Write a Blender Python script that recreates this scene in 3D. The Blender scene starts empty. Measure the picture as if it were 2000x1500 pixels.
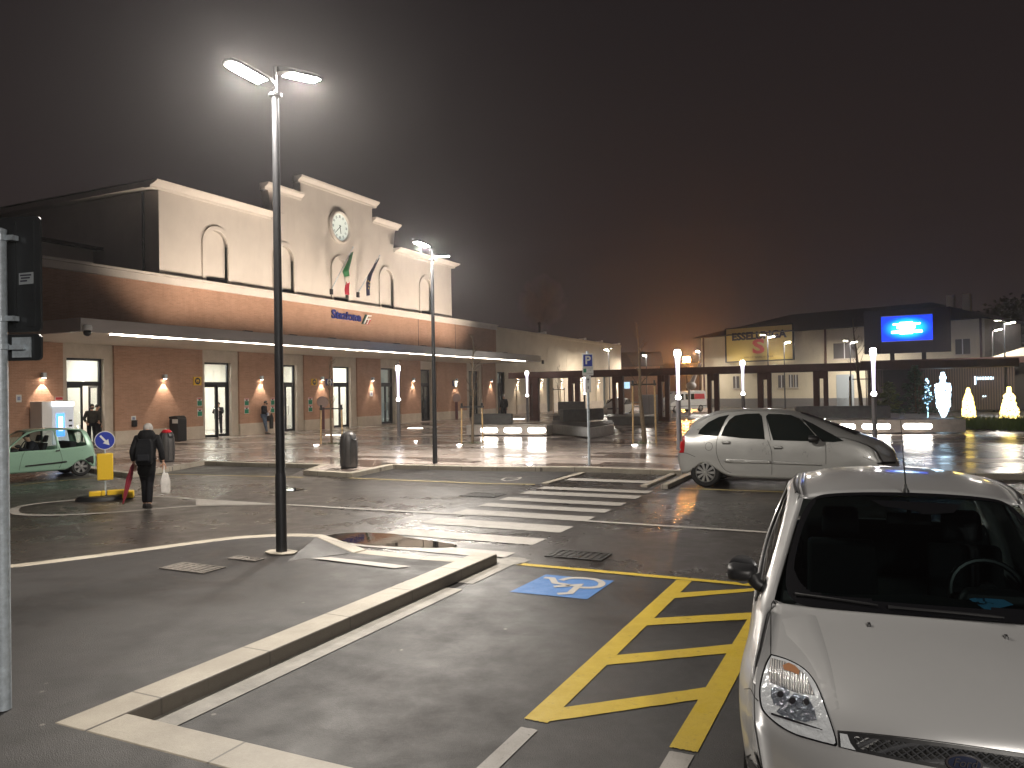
import bpy, bmesh, math, random
from mathutils import Vector, Matrix
R = math.radians
PI = math.pi
scene = bpy.context.scene
COL = scene.collection
random.seed(7)

# ---------------------------------------------------------------- camera
CAM_H, PAVE = 2.1, 0.12
FOCAL = 1530.0
YAW, PITCH, ROLL = math.atan(740 / FOCAL), math.atan(14 / FOCAL), -0.0165
CAM_ROT = Matrix.Rotation(YAW, 3, 'Z') @ Matrix.Rotation(PI / 2 + PITCH, 3, 'X') @ Matrix.Rotation(ROLL, 3, 'Z')
cam = bpy.data.objects.new('camera', bpy.data.cameras.new('camera'))
COL.objects.link(cam)
cam.matrix_world = Matrix.Translation((0, 0, CAM_H)) @ CAM_ROT.to_4x4()
cam.data.sensor_width = 36
cam.data.lens = 36 * FOCAL / 2000
cam.data.clip_end = 1500
cam.data.clip_start = 0.05
scene.camera = cam


def ray(px, py):
    return CAM_ROT @ Vector(((px - 1000) / FOCAL, -(py - 750) / FOCAL, -1))


def G(px, py, z=0.0):
    """Ground point (at height z) that was measured at a pixel of the photograph."""
    d = ray(px, py)
    return Vector((0, 0, CAM_H)) + d * ((z - CAM_H) / d.z)


def WX(px, py, x):
    """Point on the wall plane X = x measured at a pixel of the photograph."""
    d = ray(px, py)
    return Vector((0, 0, CAM_H)) + d * (x / d.x)


def DEP(px, py, depth):
    """Point measured at a pixel, a given distance along the camera's axis away."""
    d = ray(px, py)
    return Vector((0, 0, CAM_H)) + d * depth


# ---------------------------------------------------------------- mesh builder
class MB:
    def __init__(s):
        s.v, s.f = [], []

    def add(s, vs, fs):
        b = len(s.v)
        s.v.extend([tuple(p) for p in vs])
        s.f.extend([tuple(i + b for i in f) for f in fs])
        return s

    def bx(s, x0, x1, y0, y1, z0, z1):
        x0, x1 = min(x0, x1), max(x0, x1)
        y0, y1 = min(y0, y1), max(y0, y1)
        z0, z1 = min(z0, z1), max(z0, z1)
        return s.add([(x0, y0, z0), (x1, y0, z0), (x1, y1, z0), (x0, y1, z0), (x0, y0, z1), (x1, y0, z1), (x1, y1, z1), (x0, y1, z1)],
                     [(0, 3, 2, 1), (4, 5, 6, 7), (0, 1, 5, 4), (1, 2, 6, 5), (2, 3, 7, 6), (3, 0, 4, 7)])

    def obx(s, c, sx, sy, sz, rot=0.0, tilt=None):
        m = Matrix.Rotation(rot, 3, 'Z')
        if tilt is not None:
            m = m @ tilt
        vs = []
        for dz in (-.5, .5):
            for dx, dy in ((-.5, -.5), (.5, -.5), (.5, .5), (-.5, .5)):
                vs.append(Vector(c) + m @ Vector((dx * sx, dy * sy, dz * sz)))
        return s.add(vs, [(0, 3, 2, 1), (4, 5, 6, 7), (0, 1, 5, 4), (1, 2, 6, 5), (2, 3, 7, 6), (3, 0, 4, 7)])

    def prism(s, poly, d0, d1, axis='z'):
        """poly: 2-D outline; extruded from d0 to d1 along the axis ('z': xy, 'x': yz, 'y': xz)."""
        def P(a, b, d):
            return {'z': (a, b, d), 'x': (d, a, b), 'y': (a, d, b)}[axis]
        n = len(poly)
        vs = [P(a, b, d0) for a, b in poly] + [P(a, b, d1) for a, b in poly]
        fs = [tuple(range(n)), tuple(range(2 * n - 1, n - 1, -1))] + [(i, i + n, (i + 1) % n + n, (i + 1) % n) for i in range(n)]
        return s.add(vs, fs)

    def sheet(s, pts):
        return s.add(pts, [tuple(range(len(pts)))])

    def tube(s, path, rad, n=10, caps=True):
        path = [Vector(p) for p in path]
        if not isinstance(rad, (list, tuple)):
            rad = [rad] * len(path)
        vs, fs = [], []
        up = None
        for i, p in enumerate(path):
            a = path[max(i - 1, 0)]
            b = path[min(i + 1, len(path) - 1)]
            t = (b - a).normalized()
            if up is None:
                up = Vector((0, 0, 1)) if abs(t.z) < .9 else Vector((1, 0, 0))
            u = (up - t * up.dot(t)).normalized()
            w = t.cross(u)
            up = u
            for k in range(n):
                an = 2 * PI * k / n
                vs.append(p + (u * math.cos(an) + w * math.sin(an)) * rad[i])
        for i in range(len(path) - 1):
            for k in range(n):
                fs.append((i * n + k, i * n + (k + 1) % n, (i + 1) * n + (k + 1) % n, (i + 1) * n + k))
        if caps:
            fs.append(tuple(range(n - 1, -1, -1)))
            fs.append(tuple(range((len(path) - 1) * n, len(path) * n)))
        return s.add(vs, fs)

    def lathe(s, prof, n=16, c=(0, 0, 0), axis='z', caps=True):
        """prof: list of (radius, height)."""
        vs, fs = [], []
        for r, h in prof:
            for k in range(n):
                a = 2 * PI * k / n
                x, y = r * math.cos(a), r * math.sin(a)
                p = {'z': (x, y, h), 'x': (h, x, y), 'y': (y, h, x)}[axis]
                vs.append((p[0] + c[0], p[1] + c[1], p[2] + c[2]))
        for i in range(len(prof) - 1):
            for k in range(n):
                fs.append((i * n + k, i * n + (k + 1) % n, (i + 1) * n + (k + 1) % n, (i + 1) * n + k))
        if caps:
            fs.append(tuple(range(n - 1, -1, -1)))
            fs.append(tuple(range((len(prof) - 1) * n, len(prof) * n)))
        return s.add(vs, fs)

    def ball(s, c, rx, ry=None, rz=None, n=12, m=8):
        ry = rx if ry is None else ry
        rz = rx if rz is None else rz
        vs = [(c[0], c[1], c[2] - rz)]
        for i in range(1, m):
            t = -PI / 2 + PI * i / m
            for k in range(n):
                a = 2 * PI * k / n
                vs.append((c[0] + rx * math.cos(t) * math.cos(a), c[1] + ry * math.cos(t) * math.sin(a), c[2] + rz * math.sin(t)))
        vs.append((c[0], c[1], c[2] + rz))
        fs = [(0, 1 + (k + 1) % n, 1 + k) for k in range(n)]
        for i in range(m - 2):
            for k in range(n):
                a = 1 + i * n
                fs.append((a + k, a + (k + 1) % n, a + n + (k + 1) % n, a + n + k))
        e = len(vs) - 1
        a = 1 + (m - 2) * n
        fs += [(a + k, a + (k + 1) % n, e) for k in range(n)]
        return s.add(vs, fs)

    def loft(s, secs, closed=True, caps=True):
        n = len(secs[0])
        vs = [p for q in secs for p in q]
        fs = []
        for i in range(len(secs) - 1):
            for k in range(n if closed else n - 1):
                fs.append((i * n + k, i * n + (k + 1) % n, (i + 1) * n + (k + 1) % n, (i + 1) * n + k))
        if caps and closed:
            fs.append(tuple(range(n - 1, -1, -1)))
            fs.append(tuple(range((len(secs) - 1) * n, len(secs) * n)))
        return s.add(vs, fs)

    def build(s, name, mat=None, parent=None, smooth=False, bevel=0.0, world=False, subsurf=0, angle=None, seg=2, fixn=True):
        vs = s.v
        if world and parent is not None:
            o = parent.location
            vs = [(a - o[0], b - o[1], c - o[2]) for a, b, c in vs]
        me = bpy.data.meshes.new(name)
        me.from_pydata(vs, [], s.f)
        if fixn:
            bm = bmesh.new()
            bm.from_mesh(me)
            bmesh.ops.recalc_face_normals(bm, faces=bm.faces)
            bm.to_mesh(me)
            bm.free()
        me.update()
        o = bpy.data.objects.new(name, me)
        COL.objects.link(o)
        if mat is not None:
            me.materials.append(mat)
        if parent is not None:
            o.parent = parent
        if bevel:
            b = o.modifiers.new('bevel', 'BEVEL')
            b.width = bevel
            b.segments = seg
            b.limit_method = 'ANGLE'
            b.angle_limit = R(35)
        if subsurf:
            m = o.modifiers.new('subsurf', 'SUBSURF')
            m.levels = m.render_levels = subsurf
        if smooth or bevel or subsurf:
            for p in me.polygons:
                p.use_smooth = True
            if not subsurf:
                try:
                    me.set_sharp_from_angle(angle=R(angle or 40))
                except Exception:
                    pass
        return o


def tag(o, label=None, cat=None, group=None, kind=None):
    if label:
        o['label'] = label
    if cat:
        o['category'] = cat
    if group:
        o['group'] = group
    if kind:
        o['kind'] = kind
    return o


def thing(name, loc, label, cat, rot=0.0, group=None):
    o = bpy.data.objects.new(name, None)
    o.empty_display_size = .2
    COL.objects.link(o)
    o.location = loc
    o.rotation_euler = (0, 0, rot)
    return tag(o, label, cat, group)


def copy_thing(src, loc, rot=None, label=None, group=None):
    c = src.copy()
    COL.objects.link(c)
    c.location = loc
    if rot is not None:
        c.rotation_euler = (0, 0, rot)
    if label:
        c['label'] = label
    if group:
        c['group'] = group
    for ch in list(src.children):
        d = ch.copy()
        COL.objects.link(d)
        d.parent = c
        for g in list(ch.children):
            e = g.copy()
            COL.objects.link(e)
            e.parent = d
    return c


def text_mesh(s, size, mat, name, parent=None, depth=.004, shear=0.0, align='CENTER', bold=0.0, sx=1.0):
    cu = bpy.data.curves.new(name, 'FONT')
    cu.body = s
    cu.size = size
    cu.extrude = depth / 2
    cu.offset = bold
    cu.shear = shear
    cu.align_x = align
    cu.align_y = 'CENTER'
    cu.resolution_u = 3
    o = bpy.data.objects.new(name, cu)
    COL.objects.link(o)
    dg = bpy.context.evaluated_depsgraph_get()
    me = bpy.data.meshes.new_from_object(o.evaluated_get(dg))
    bpy.data.objects.remove(o)
    m = bpy.data.objects.new(name, me)
    if sx != 1:
        for v in me.vertices:
            v.co.x *= sx
    me.materials.clear()
    me.materials.append(mat)
    COL.objects.link(m)
    if parent is not None:
        m.parent = parent
    return m


def face_rot(nx, ny):
    """Rotation that stands a text/plate (drawn in local XY, seen from +Z) upright with its front along (nx, ny)."""
    a = math.atan2(ny, nx)
    return (PI / 2, 0, a + PI / 2)


# ---------------------------------------------------------------- materials
MATS = {}


def mat(name, color, rough=.6, metal=0.0, var=0.0, vscale=4.0, bump=0.0, bscale=60.0, coat=0.0, spec=.5, emit=None, estr=0.0, alpha=1.0, dirt=None, rvar=0.0, trans=0.0, ior=1.45):
    if name in MATS:
        return MATS[name]
    m = bpy.data.materials.new(name)
    m.use_nodes = True
    nt = m.node_tree
    b = nt.nodes['Principled BSDF']
    b.inputs['Base Color'].default_value = (*color, 1)
    b.inputs['Roughness'].default_value = rough
    b.inputs['Metallic'].default_value = metal
    b.inputs['Coat Weight'].default_value = coat
    b.inputs['Coat Roughness'].default_value = .08
    b.inputs['Specular IOR Level'].default_value = spec
    b.inputs['Alpha'].default_value = alpha
    b.inputs['Transmission Weight'].default_value = trans
    b.inputs['IOR'].default_value = ior
    if emit is not None:
        b.inputs['Emission Color'].default_value = (*emit, 1)
        b.inputs['Emission Strength'].default_value = estr
    tc = None
    if var or bump or rvar:
        tc = nt.nodes.new('ShaderNodeTexCoord')
    if var or rvar:
        n = nt.nodes.new('ShaderNodeTexNoise')
        n.inputs['Scale'].default_value = vscale
        n.inputs['Detail'].default_value = 6
        n.inputs['Roughness'].default_value = .65
        nt.links.new(tc.outputs['Object'], n.inputs['Vector'])
        if var:
            r = nt.nodes.new('ShaderNodeValToRGB')
            lo = [max(c * (1 - var), 0) for c in color]
            hi = [min(c * (1 + var), 1) for c in color]
            if dirt:
                lo = dirt
            r.color_ramp.elements[0].position = .3
            r.color_ramp.elements[1].position = .7
            r.color_ramp.elements[0].color = (*lo, 1)
            r.color_ramp.elements[1].color = (*hi, 1)
            nt.links.new(n.outputs['Fac'], r.inputs['Fac'])
            nt.links.new(r.outputs['Color'], b.inputs['Base Color'])
        if rvar:
            mr = nt.nodes.new('ShaderNodeMapRange')
            mr.inputs['From Min'].default_value = .3
            mr.inputs['From Max'].default_value = .7
            mr.inputs['To Min'].default_value = max(rough - rvar, .02)
            mr.inputs['To Max'].default_value = min(rough + rvar, 1)
            nt.links.new(n.outputs['Fac'], mr.inputs['Value'])
            nt.links.new(mr.outputs['Result'], b.inputs['Roughness'])
    if bump:
        n2 = nt.nodes.new('ShaderNodeTexNoise')
        n2.inputs['Scale'].default_value = bscale
        n2.inputs['Detail'].default_value = 4
        nt.links.new(tc.outputs['Object'], n2.inputs['Vector'])
        bp = nt.nodes.new('ShaderNodeBump')
        bp.inputs['Strength'].default_value = bump
        bp.inputs['Distance'].default_value = .02
        nt.links.new(n2.outputs['Fac'], bp.inputs['Height'])
        nt.links.new(bp.outputs['Normal'], b.inputs['Normal'])
    MATS[name] = m
    return m


def emitter(name, color, strength, sample='AUTO'):
    if name in MATS:
        return MATS[name]
    m = bpy.data.materials.new(name)
    m.use_nodes = True
    nt = m.node_tree
    nt.nodes.clear()
    e = nt.nodes.new('ShaderNodeEmission')
    e.inputs['Color'].default_value = (*color, 1)
    e.inputs['Strength'].default_value = strength
    o = nt.nodes.new('ShaderNodeOutputMaterial')
    nt.links.new(e.outputs[0], o.inputs[0])
    try:
        m.cycles.emission_sampling = sample
    except Exception:
        pass
    MATS[name] = m
    return m


class NT:
    """Small node-tree helper."""
    def __init__(s, name, rough=.5):
        s.m = bpy.data.materials.new(name)
        s.m.use_nodes = True
        s.t = s.m.node_tree
        s.b = s.t.nodes['Principled BSDF']
        s.b.inputs['Roughness'].default_value = rough
        MATS[name] = s.m

    def n(s, typ, **kw):
        x = s.t.nodes.new('ShaderNode' + typ)
        for k, v in kw.items():
            if k.startswith('i_'):
                x.inputs[k[2:].replace('_', ' ')].default_value = v
            else:
                setattr(x, k, v)
        return x

    def l(s, a, b):
        s.t.links.new(a, b)

    def ramp(s, src, stops, interp='LINEAR'):
        r = s.t.nodes.new('ShaderNodeValToRGB')
        r.color_ramp.interpolation = interp
        e = r.color_ramp.elements
        while len(e) < len(stops):
            e.new(.5)
        for k, (p, c) in enumerate(stops):
            e[k].position = p
            e[k].color = (*c, 1) if len(c) == 3 else c
        s.l(src, r.inputs['Fac'])
        return r

    def noise(s, vec, scale, detail=5, rough=.6, dist=0):
        x = s.n('TexNoise')
        x.inputs['Scale'].default_value = scale
        x.inputs['Detail'].default_value = detail
        x.inputs['Roughness'].default_value = rough
        x.inputs['Distortion'].default_value = dist
        s.l(vec, x.inputs['Vector'])
        return x

    def mapping(s, vec, scale=(1, 1, 1), loc=(0, 0, 0), rot=(0, 0, 0)):
        x = s.n('Mapping')
        x.inputs['Scale'].default_value = scale
        x.inputs['Location'].default_value = loc
        x.inputs['Rotation'].default_value = rot
        s.l(vec, x.inputs['Vector'])
        return x.outputs['Vector']

    def rng(s, src, a, b, c, d):
        x = s.n('MapRange')
        x.inputs['From Min'].default_value = a
        x.inputs['From Max'].default_value = b
        x.inputs['To Min'].default_value = c
        x.inputs['To Max'].default_value = d
        s.l(src, x.inputs['Value'])
        return x.outputs['Result']

    def mix(s, fac, a, b, blend='MIX'):
        x = s.n('Mix', data_type='RGBA', blend_type=blend)
        if hasattr(fac, 'links'):
            s.l(fac, x.inputs['Factor'])
        else:
            x.inputs['Factor'].default_value = fac
        for v, k in ((a, 6), (b, 7)):
            if hasattr(v, 'links'):
                s.l(v, x.inputs[k])
            else:
                x.inputs[k].default_value = (*v, 1)
        return x.outputs[2]

    def math(s, op, a, b=None):
        x = s.n('Math', operation=op)
        for v, k in ((a, 0), (b, 1)):
            if v is None:
                continue
            if hasattr(v, 'links'):
                s.l(v, x.inputs[k])
            else:
                x.inputs[k].default_value = v
        return x.outputs[0]

    def bump(s, h, strength=.3, dist=.01, normal=None):
        x = s.n('Bump')
        x.inputs['Strength'].default_value = strength
        x.inputs['Distance'].default_value = dist
        s.l(h, x.inputs['Height'])
        if normal is not None:
            s.l(normal, x.inputs['Normal'])
        s.l(x.outputs[0], s.b.inputs['Normal'])
        return x.outputs[0]
# ---------------------------------------------------------------- surface materials of the place
def m_asphalt(name, lo, hi, wet, dry, seed):
    n = NT(name)
    pos = n.n('NewGeometry').outputs['Position']
    big = n.noise(n.mapping(pos, loc=(seed, seed, 0)), .35, 4, .6, .4)
    mid = n.noise(n.mapping(pos, loc=(seed, 3, 0)), 3.0, 5, .65)
    fine = n.noise(pos, 120, 4, .75)
    grit = n.n('TexVoronoi', feature='F1')
    grit.inputs['Scale'].default_value = 140
    n.l(pos, grit.inputs['Vector'])
    base = n.ramp(big.outputs['Fac'], [(.3, lo), (.7, hi)]).outputs['Color']
    base = n.mix(n.rng(mid.outputs['Fac'], .35, .75, 0, .45), base, tuple(c * .6 for c in lo))
    base = n.mix(n.rng(fine.outputs['Fac'], .48, .72, 0, .7), base, tuple(min(c * 3.0, 1) for c in hi))
    sp = n.n('TexVoronoi', feature='F1')
    sp.inputs['Scale'].default_value = 2.3
    n.l(pos, sp.inputs['Vector'])
    base = n.mix(n.rng(sp.outputs['Distance'], .03, .045, .8, 0), base, (.16, .145, .13))
    st = n.noise(n.mapping(pos, loc=(seed * 2, 7, 0)), .9, 6, .72, .8)
    base = n.mix(n.rng(st.outputs['Fac'], .52, .72, 0, .6), base, tuple(c * .45 for c in lo))
    n.l(base, n.b.inputs['Base Color'])
    r = n.rng(big.outputs['Fac'], .38, .62, wet, dry)
    r = n.math('ADD', r, n.rng(mid.outputs['Fac'], .3, .7, -.08, .08))
    n.l(r, n.b.inputs['Roughness'])
    n.b.inputs['Specular IOR Level'].default_value = .5
    h = n.math('ADD', n.math('MULTIPLY', fine.outputs['Fac'], .5), grit.outputs['Distance'])
    n.bump(h, .40, .004)
    return n.m


M_ROAD = m_asphalt('road_asphalt', (.021, .018, .0165), (.038, .033, .030), .24, .46, 3.0)
M_PAVE = m_asphalt('pavement_asphalt', (.010, .0088, .0084), (.0185, .0162, .0155), .48, .72, 11.0)
M_BAY = m_asphalt('bay_asphalt', (.0095, .0085, .0082), (.0175, .0155, .0150), .42, .66, 23.0)


def m_paint(name, color, worn=.35):
    n = NT(name)
    pos = n.n('NewGeometry').outputs['Position']
    a = n.noise(pos, 5.0, 6, .7)
    f = n.noise(pos, 120, 3, .7)
    c = n.mix(n.rng(a.outputs['Fac'], .45, .8, 0, worn), color, tuple(x * .55 for x in color))
    c = n.mix(n.rng(f.outputs['Fac'], .55, .68, 0, .6), c, tuple(x * .35 for x in color))
    g = n.noise(pos, 14, 6, .75)
    c = n.mix(n.rng(g.outputs['Fac'], .60, .70, 0, .75), c, (.04, .036, .032))
    n.l(c, n.b.inputs['Base Color'])
    n.l(n.rng(a.outputs['Fac'], .3, .7, .42, .7), n.b.inputs['Roughness'])
    n.bump(f.outputs['Fac'], .35, .004)
    return n.m


M_WHITE = m_paint('road_white_paint', (.36, .335, .305))
M_YELLOW = m_paint('road_yellow_paint', (.44, .31, .017), .3)
M_YELLOWOLD = m_paint('road_old_yellow_paint', (.42, .33, .14), .5)
M_BLUEP = m_paint('road_blue_paint', (.04, .14, .36), .3)
M_GREYP = m_paint('road_grey_paint', (.26, .245, .225), .4)


def m_kerb():
    n = NT('kerb_stone')
    pos = n.n('NewGeometry').outputs['Position']
    a = n.noise(pos, 1.6, 6, .7)
    f = n.noise(pos, 45, 4, .7)
    z = n.n('SeparateXYZ')
    n.l(pos, z.inputs[0])
    moss = n.noise(n.mapping(pos, scale=(1, 1, .3)), 9, 5, .7)
    c = n.ramp(a.outputs['Fac'], [(.3, (.25, .22, .175)), (.7, (.40, .36, .295))]).outputs['Color']
    c = n.mix(n.rng(f.outputs['Fac'], .4, .7, 0, .3), c, (.22, .19, .15))
    nz = n.n('SeparateXYZ')
    n.l(n.n('NewGeometry').outputs['Normal'], nz.inputs[0])
    side = n.math('LESS_THAN', nz.outputs['Z'], .5)
    fac = n.math('MULTIPLY', side, n.rng(moss.outputs['Fac'], .58, .78, 0, .7))
    c = n.mix(fac, c, (.07, .06, .035))
    # joints every metre along both directions
    for ax in ('X', 'Y'):
        fr = n.math('FRACT', n.math('ADD', z.outputs[ax], 1000.37))
        j = n.math('LESS_THAN', fr, .016)
        c = n.mix(n.math('MULTIPLY', j, .8), c, (.08, .07, .06))
    n.l(c, n.b.inputs['Base Color'])
    n.b.inputs['Roughness'].default_value = .55
    n.bump(f.outputs['Fac'], .25, .006)
    return n.m


M_KERB = m_kerb()
M_GUTTER = mat('gutter_concrete', (.24, .225, .20), .6, var=.35, vscale=3, bump=.2, bscale=50)


def m_plaza():
    n = NT('plaza_stone')
    pos = n.n('NewGeometry').outputs['Position']
    # long slabs laid across, some rows dark, some pale
    br = n.n('TexBrick', offset=.37, squash=1.0)
    br.inputs['Color1'].default_value = (1, 1, 1, 1)
    br.inputs['Color2'].default_value = (0, 0, 0, 1)
    br.inputs['Mortar'].default_value = (.3, .3, .3, 1)
    br.inputs['Scale'].default_value = 1
    br.inputs['Mortar Size'].default_value = .006
    br.inputs['Bias'].default_value = 0
    br.inputs['Brick Width'].default_value = 2.1
    br.inputs['Row Height'].default_value = .62
    n.l(pos, br.inputs['Vector'])
    big = n.noise(n.mapping(pos, scale=(.05, .30, 1), loc=(4, 2.2, 0)), 1.0, 2, .5)
    sx = n.n('SeparateXYZ')
    n.l(pos, sx.inputs[0])
    # probability of dark slabs grows towards the middle of the square
    prob = n.rng(sx.outputs['X'], -20, -6, .02, .42)
    prob = n.math('ADD', prob, n.rng(big.outputs['Fac'], .35, .65, -.30, .34))
    dark = n.math('LESS_THAN', br.outputs['Color'], prob)
    slab = n.n('TexBrick', offset=.5)
    slab.inputs['Scale'].default_value = 1
    slab.inputs['Brick Width'].default_value = .7
    slab.inputs['Row Height'].default_value = .31
    slab.inputs['Mortar Size'].default_value = .004
    slab.inputs['Color1'].default_value = (.9, .9, .9, 1)
    slab.inputs['Color2'].default_value = (1.08, 1.06, 1.04, 1)
    slab.inputs['Mortar'].default_value = (.5, .48, .46, 1)
    n.l(pos, slab.inputs['Vector'])
    stain = n.noise(pos, 1.1, 6, .7)
    pale = n.ramp(stain.outputs['Fac'], [(.3, (.34, .29, .26)), (.7, (.47, .41, .375))]).outputs['Color']
    brown = n.ramp(stain.outputs['Fac'], [(.3, (.085, .066, .058)), (.7, (.14, .11, .098))]).outputs['Color']
    c = n.mix(dark, pale, brown)
    c = n.mix(1.0, c, slab.outputs['Color'], 'MULTIPLY')
    n.l(c, n.b.inputs['Base Color'])
    wet = n.noise(n.mapping(pos, scale=(.5, 1, 1)), .5, 4, .6, .6)
    n.l(n.rng(wet.outputs['Fac'], .35, .65, .13, .34), n.b.inputs['Roughness'])
    rip = n.noise(n.mapping(pos, scale=(.6, 2.2, 1)), 5.5, 4, .6)
    h = n.math('ADD', n.math('MULTIPLY', rip.outputs['Fac'], .35), n.math('MULTIPLY', slab.outputs['Fac'], -.4))
    n.bump(h, .14, .03)
    n.b.inputs['Specular IOR Level'].default_value = .6
    return n.m


M_PLAZA = m_plaza()


def m_brick():
    n = NT('brick_wall', .85)
    pos = n.n('NewGeometry').outputs['Position']
    yz = n.n('SeparateXYZ')
    n.l(pos, yz.inputs[0])
    v = n.n('CombineXYZ')
    n.l(n.math('ADD', yz.outputs['Y'], yz.outputs['X']), v.inputs[0])
    n.l(yz.outputs['Z'], v.inputs[1])
    br = n.n('TexBrick', offset=.5)
    br.inputs['Scale'].default_value = 1
    br.inputs['Brick Width'].default_value = .26
    br.inputs['Row Height'].default_value = .062
    br.inputs['Mortar Size'].default_value = .007
    br.inputs['Mortar Smooth'].default_value = .3
    br.inputs['Color1'].default_value = (.35, .185, .115, 1)
    br.inputs['Color2'].default_value = (.45, .25, .165, 1)
    br.inputs['Mortar'].default_value = (.46, .33, .25, 1)
    n.l(v.outputs[0], br.inputs['Vector'])
    a = n.noise(pos, .9, 6, .7)
    s = n.noise(n.mapping(pos, scale=(1, 1, .25)), 2.2, 5, .7)
    c = n.mix(n.rng(a.outputs['Fac'], .35, .7, 0, .5), br.outputs['Color'], (.50, .31, .215))
    c = n.mix(n.rng(s.outputs['Fac'], .5, .8, 0, .35), c, (.22, .10, .055))
    n.l(c, n.b.inputs['Base Color'])
    n.bump(n.math('SUBTRACT', a.outputs['Fac'], br.outputs['Fac']), .35, .008)
    return n.m


M_BRICK = m_brick()


def m_plaster(name, lo, hi, streak=.25, sc=.7):
    n = NT(name, .8)
    pos = n.n('NewGeometry').outputs['Position']
    a = n.noise(pos, sc, 6, .65)
    s = n.noise(n.mapping(pos, scale=(1, 1, .15)), 2.5, 5, .7)
    f = n.noise(pos, 40, 3, .6)
    c = n.ramp(a.outputs['Fac'], [(.3, lo), (.7, hi)]).outputs['Color']
    c = n.mix(n.rng(s.outputs['Fac'], .52, .8, 0, streak), c, tuple(x * .5 for x in lo))
    n.l(c, n.b.inputs['Base Color'])
    n.bump(f.outputs['Fac'], .12, .008)
    return n.m


M_PLASTER = m_plaster('white_plaster', (.64, .59, .54), (.73, .68, .62), .14)
M_TRAV = m_plaster('pale_stone', (.50, .43, .35), (.62, .55, .46), .3, 2.0)
M_CREAM = m_plaster('cream_render', (.56, .48, .36), (.66, .58, .45), .15)
M_CONC = m_plaster('fascia_concrete', (.42, .38, .35), (.50, .46, .42), .2)
M_SOFFIT = m_plaster('canopy_soffit_paint', (.60, .53, .43), (.68, .61, .50), .1)
M_HOUSE = m_plaster('yellowish_render', (.60, .53, .38), (.68, .60, .45), .2)
M_ROOF = mat('dark_roof_tiles', (.05, .04, .038), .8, var=.4, vscale=8, bump=.4, bscale=30)
M_STEEL = mat('dark_grey_steel', (.045, .046, .05), .42, .6, var=.15, vscale=6)
M_GALV = mat('galvanised_steel', (.46, .52, .57), .40, .25, var=.25, vscale=22, bump=.05, bscale=40)
M_BLACKM = mat('black_metal', (.012, .012, .014), .4, .2)
M_FRAME = mat('door_frame_grey', (.022, .024, .028), .4, .4)
M_BLACKP = mat('black_plastic', (.013, .013, .014), .45)
M_RUBBER = mat('tyre_rubber', (.012, .012, .012), .75, bump=.2, bscale=80)
M_CHROME = mat('chrome', (.75, .76, .78), .12, 1.0)
M_BROWN = mat('brown_pergola_steel', (.062, .026, .021), .45, .3, var=.25, vscale=3)
M_WHITEP = mat('white_plastic', (.75, .75, .74), .4)
M_WOOD = mat('stake_wood', (.40, .27, .13), .75, var=.35, vscale=14, bump=.3, bscale=60)
M_BARK = mat('tree_bark', (.13, .095, .06), .85, var=.4, vscale=20, bump=.4, bscale=60)
M_BENCH = mat('bench_dark_stone', (.09, .09, .085), .45, var=.3, vscale=5, bump=.1, bscale=60)
M_BENCHL = mat('bench_pale_stone', (.48, .44, .40), .4, var=.2, vscale=4, bump=.1, bscale=60)


def m_glass(name, tint=(.9, .95, .95), rough=.02, alpha=.25):
    n = NT(name, rough)
    t = n.t
    n.b.inputs['Base Color'].default_value = (*tint, 1)
    n.b.inputs['Specular IOR Level'].default_value = .6
    tr = n.n('BsdfTransparent')
    tr.inputs[0].default_value = (*tint, 1)
    gl = n.n('BsdfGlossy')
    gl.inputs['Roughness'].default_value = rough
    fr = n.n('Fresnel')
    bf = n.n('NewGeometry').outputs['Backfacing']
    n.l(n.rng(bf, 0, 1, 1.5, 1 / 1.5), fr.inputs['IOR'])
    mx = n.n('MixShader')
    n.l(fr.outputs[0], mx.inputs[0])
    n.l(tr.outputs[0], mx.inputs[1])
    n.l(gl.outputs[0], mx.inputs[2])
    n.l(mx.outputs[0], t.nodes['Material Output'].inputs[0])
    t.nodes.remove(n.b)
    return n.m


M_GLASS = m_glass('window_glass')
M_CARGLASS = m_glass('car_glass', (.22, .27, .27))
M_DARKGLASS = mat('dark_glass', (.010, .014, .013), .05, spec=.7)
# ---------------------------------------------------------------- ground, kerbs and markings
def xy(pts, z=0.0):
    return [tuple(G(a, b, z)[:2]) for a, b in pts]


def offset_line(pts, w):
    """Points of an open polyline shifted w to its left."""
    out = []
    n = len(pts)
    for i in range(n):
        p = Vector(pts[i])
        d0 = (Vector(pts[i]) - Vector(pts[i - 1])).normalized() if i else None
        d1 = (Vector(pts[i + 1]) - Vector(pts[i])).normalized() if i < n - 1 else None
        if d0 is None:
            d0 = d1
        if d1 is None:
            d1 = d0
        n0, n1 = Vector((-d0.y, d0.x)), Vector((-d1.y, d1.x))
        b = (n0 + n1)
        b = b / max(b.dot(n0), .35) if b.length > 1e-6 else n0
        out.append(tuple(p + b * w))
    return out


def smooth_line(pts, k=4):
    P = [Vector(p) for p in pts]
    out = []
    for i in range(len(P) - 1):
        p0, p1, p2, p3 = P[max(i - 1, 0)], P[i], P[i + 1], P[min(i + 2, len(P) - 1)]
        for j in range(k):
            t = j / k
            out.append(tuple(.5 * ((2 * p1) + (p2 - p0) * t + (2 * p0 - 5 * p1 + 4 * p2 - p3) * t * t + (3 * p1 - p0 - 3 * p2 + p3) * t ** 3)))
    out.append(tuple(P[-1]))
    return out


def ribbon(mb, pts, w, z, jag=0.0):
    a, b = offset_line(pts, w / 2), offset_line(pts, -w / 2)
    n = len(pts)
    J = lambda: random.uniform(-jag, jag)
    vs = [(x + J(), y + J(), z) for x, y in a] + [(x + J(), y + J(), z) for x, y in b]
    mb.add(vs, [(i, i + 1, n + i + 1, n + i) for i in range(n - 1)])


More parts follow.
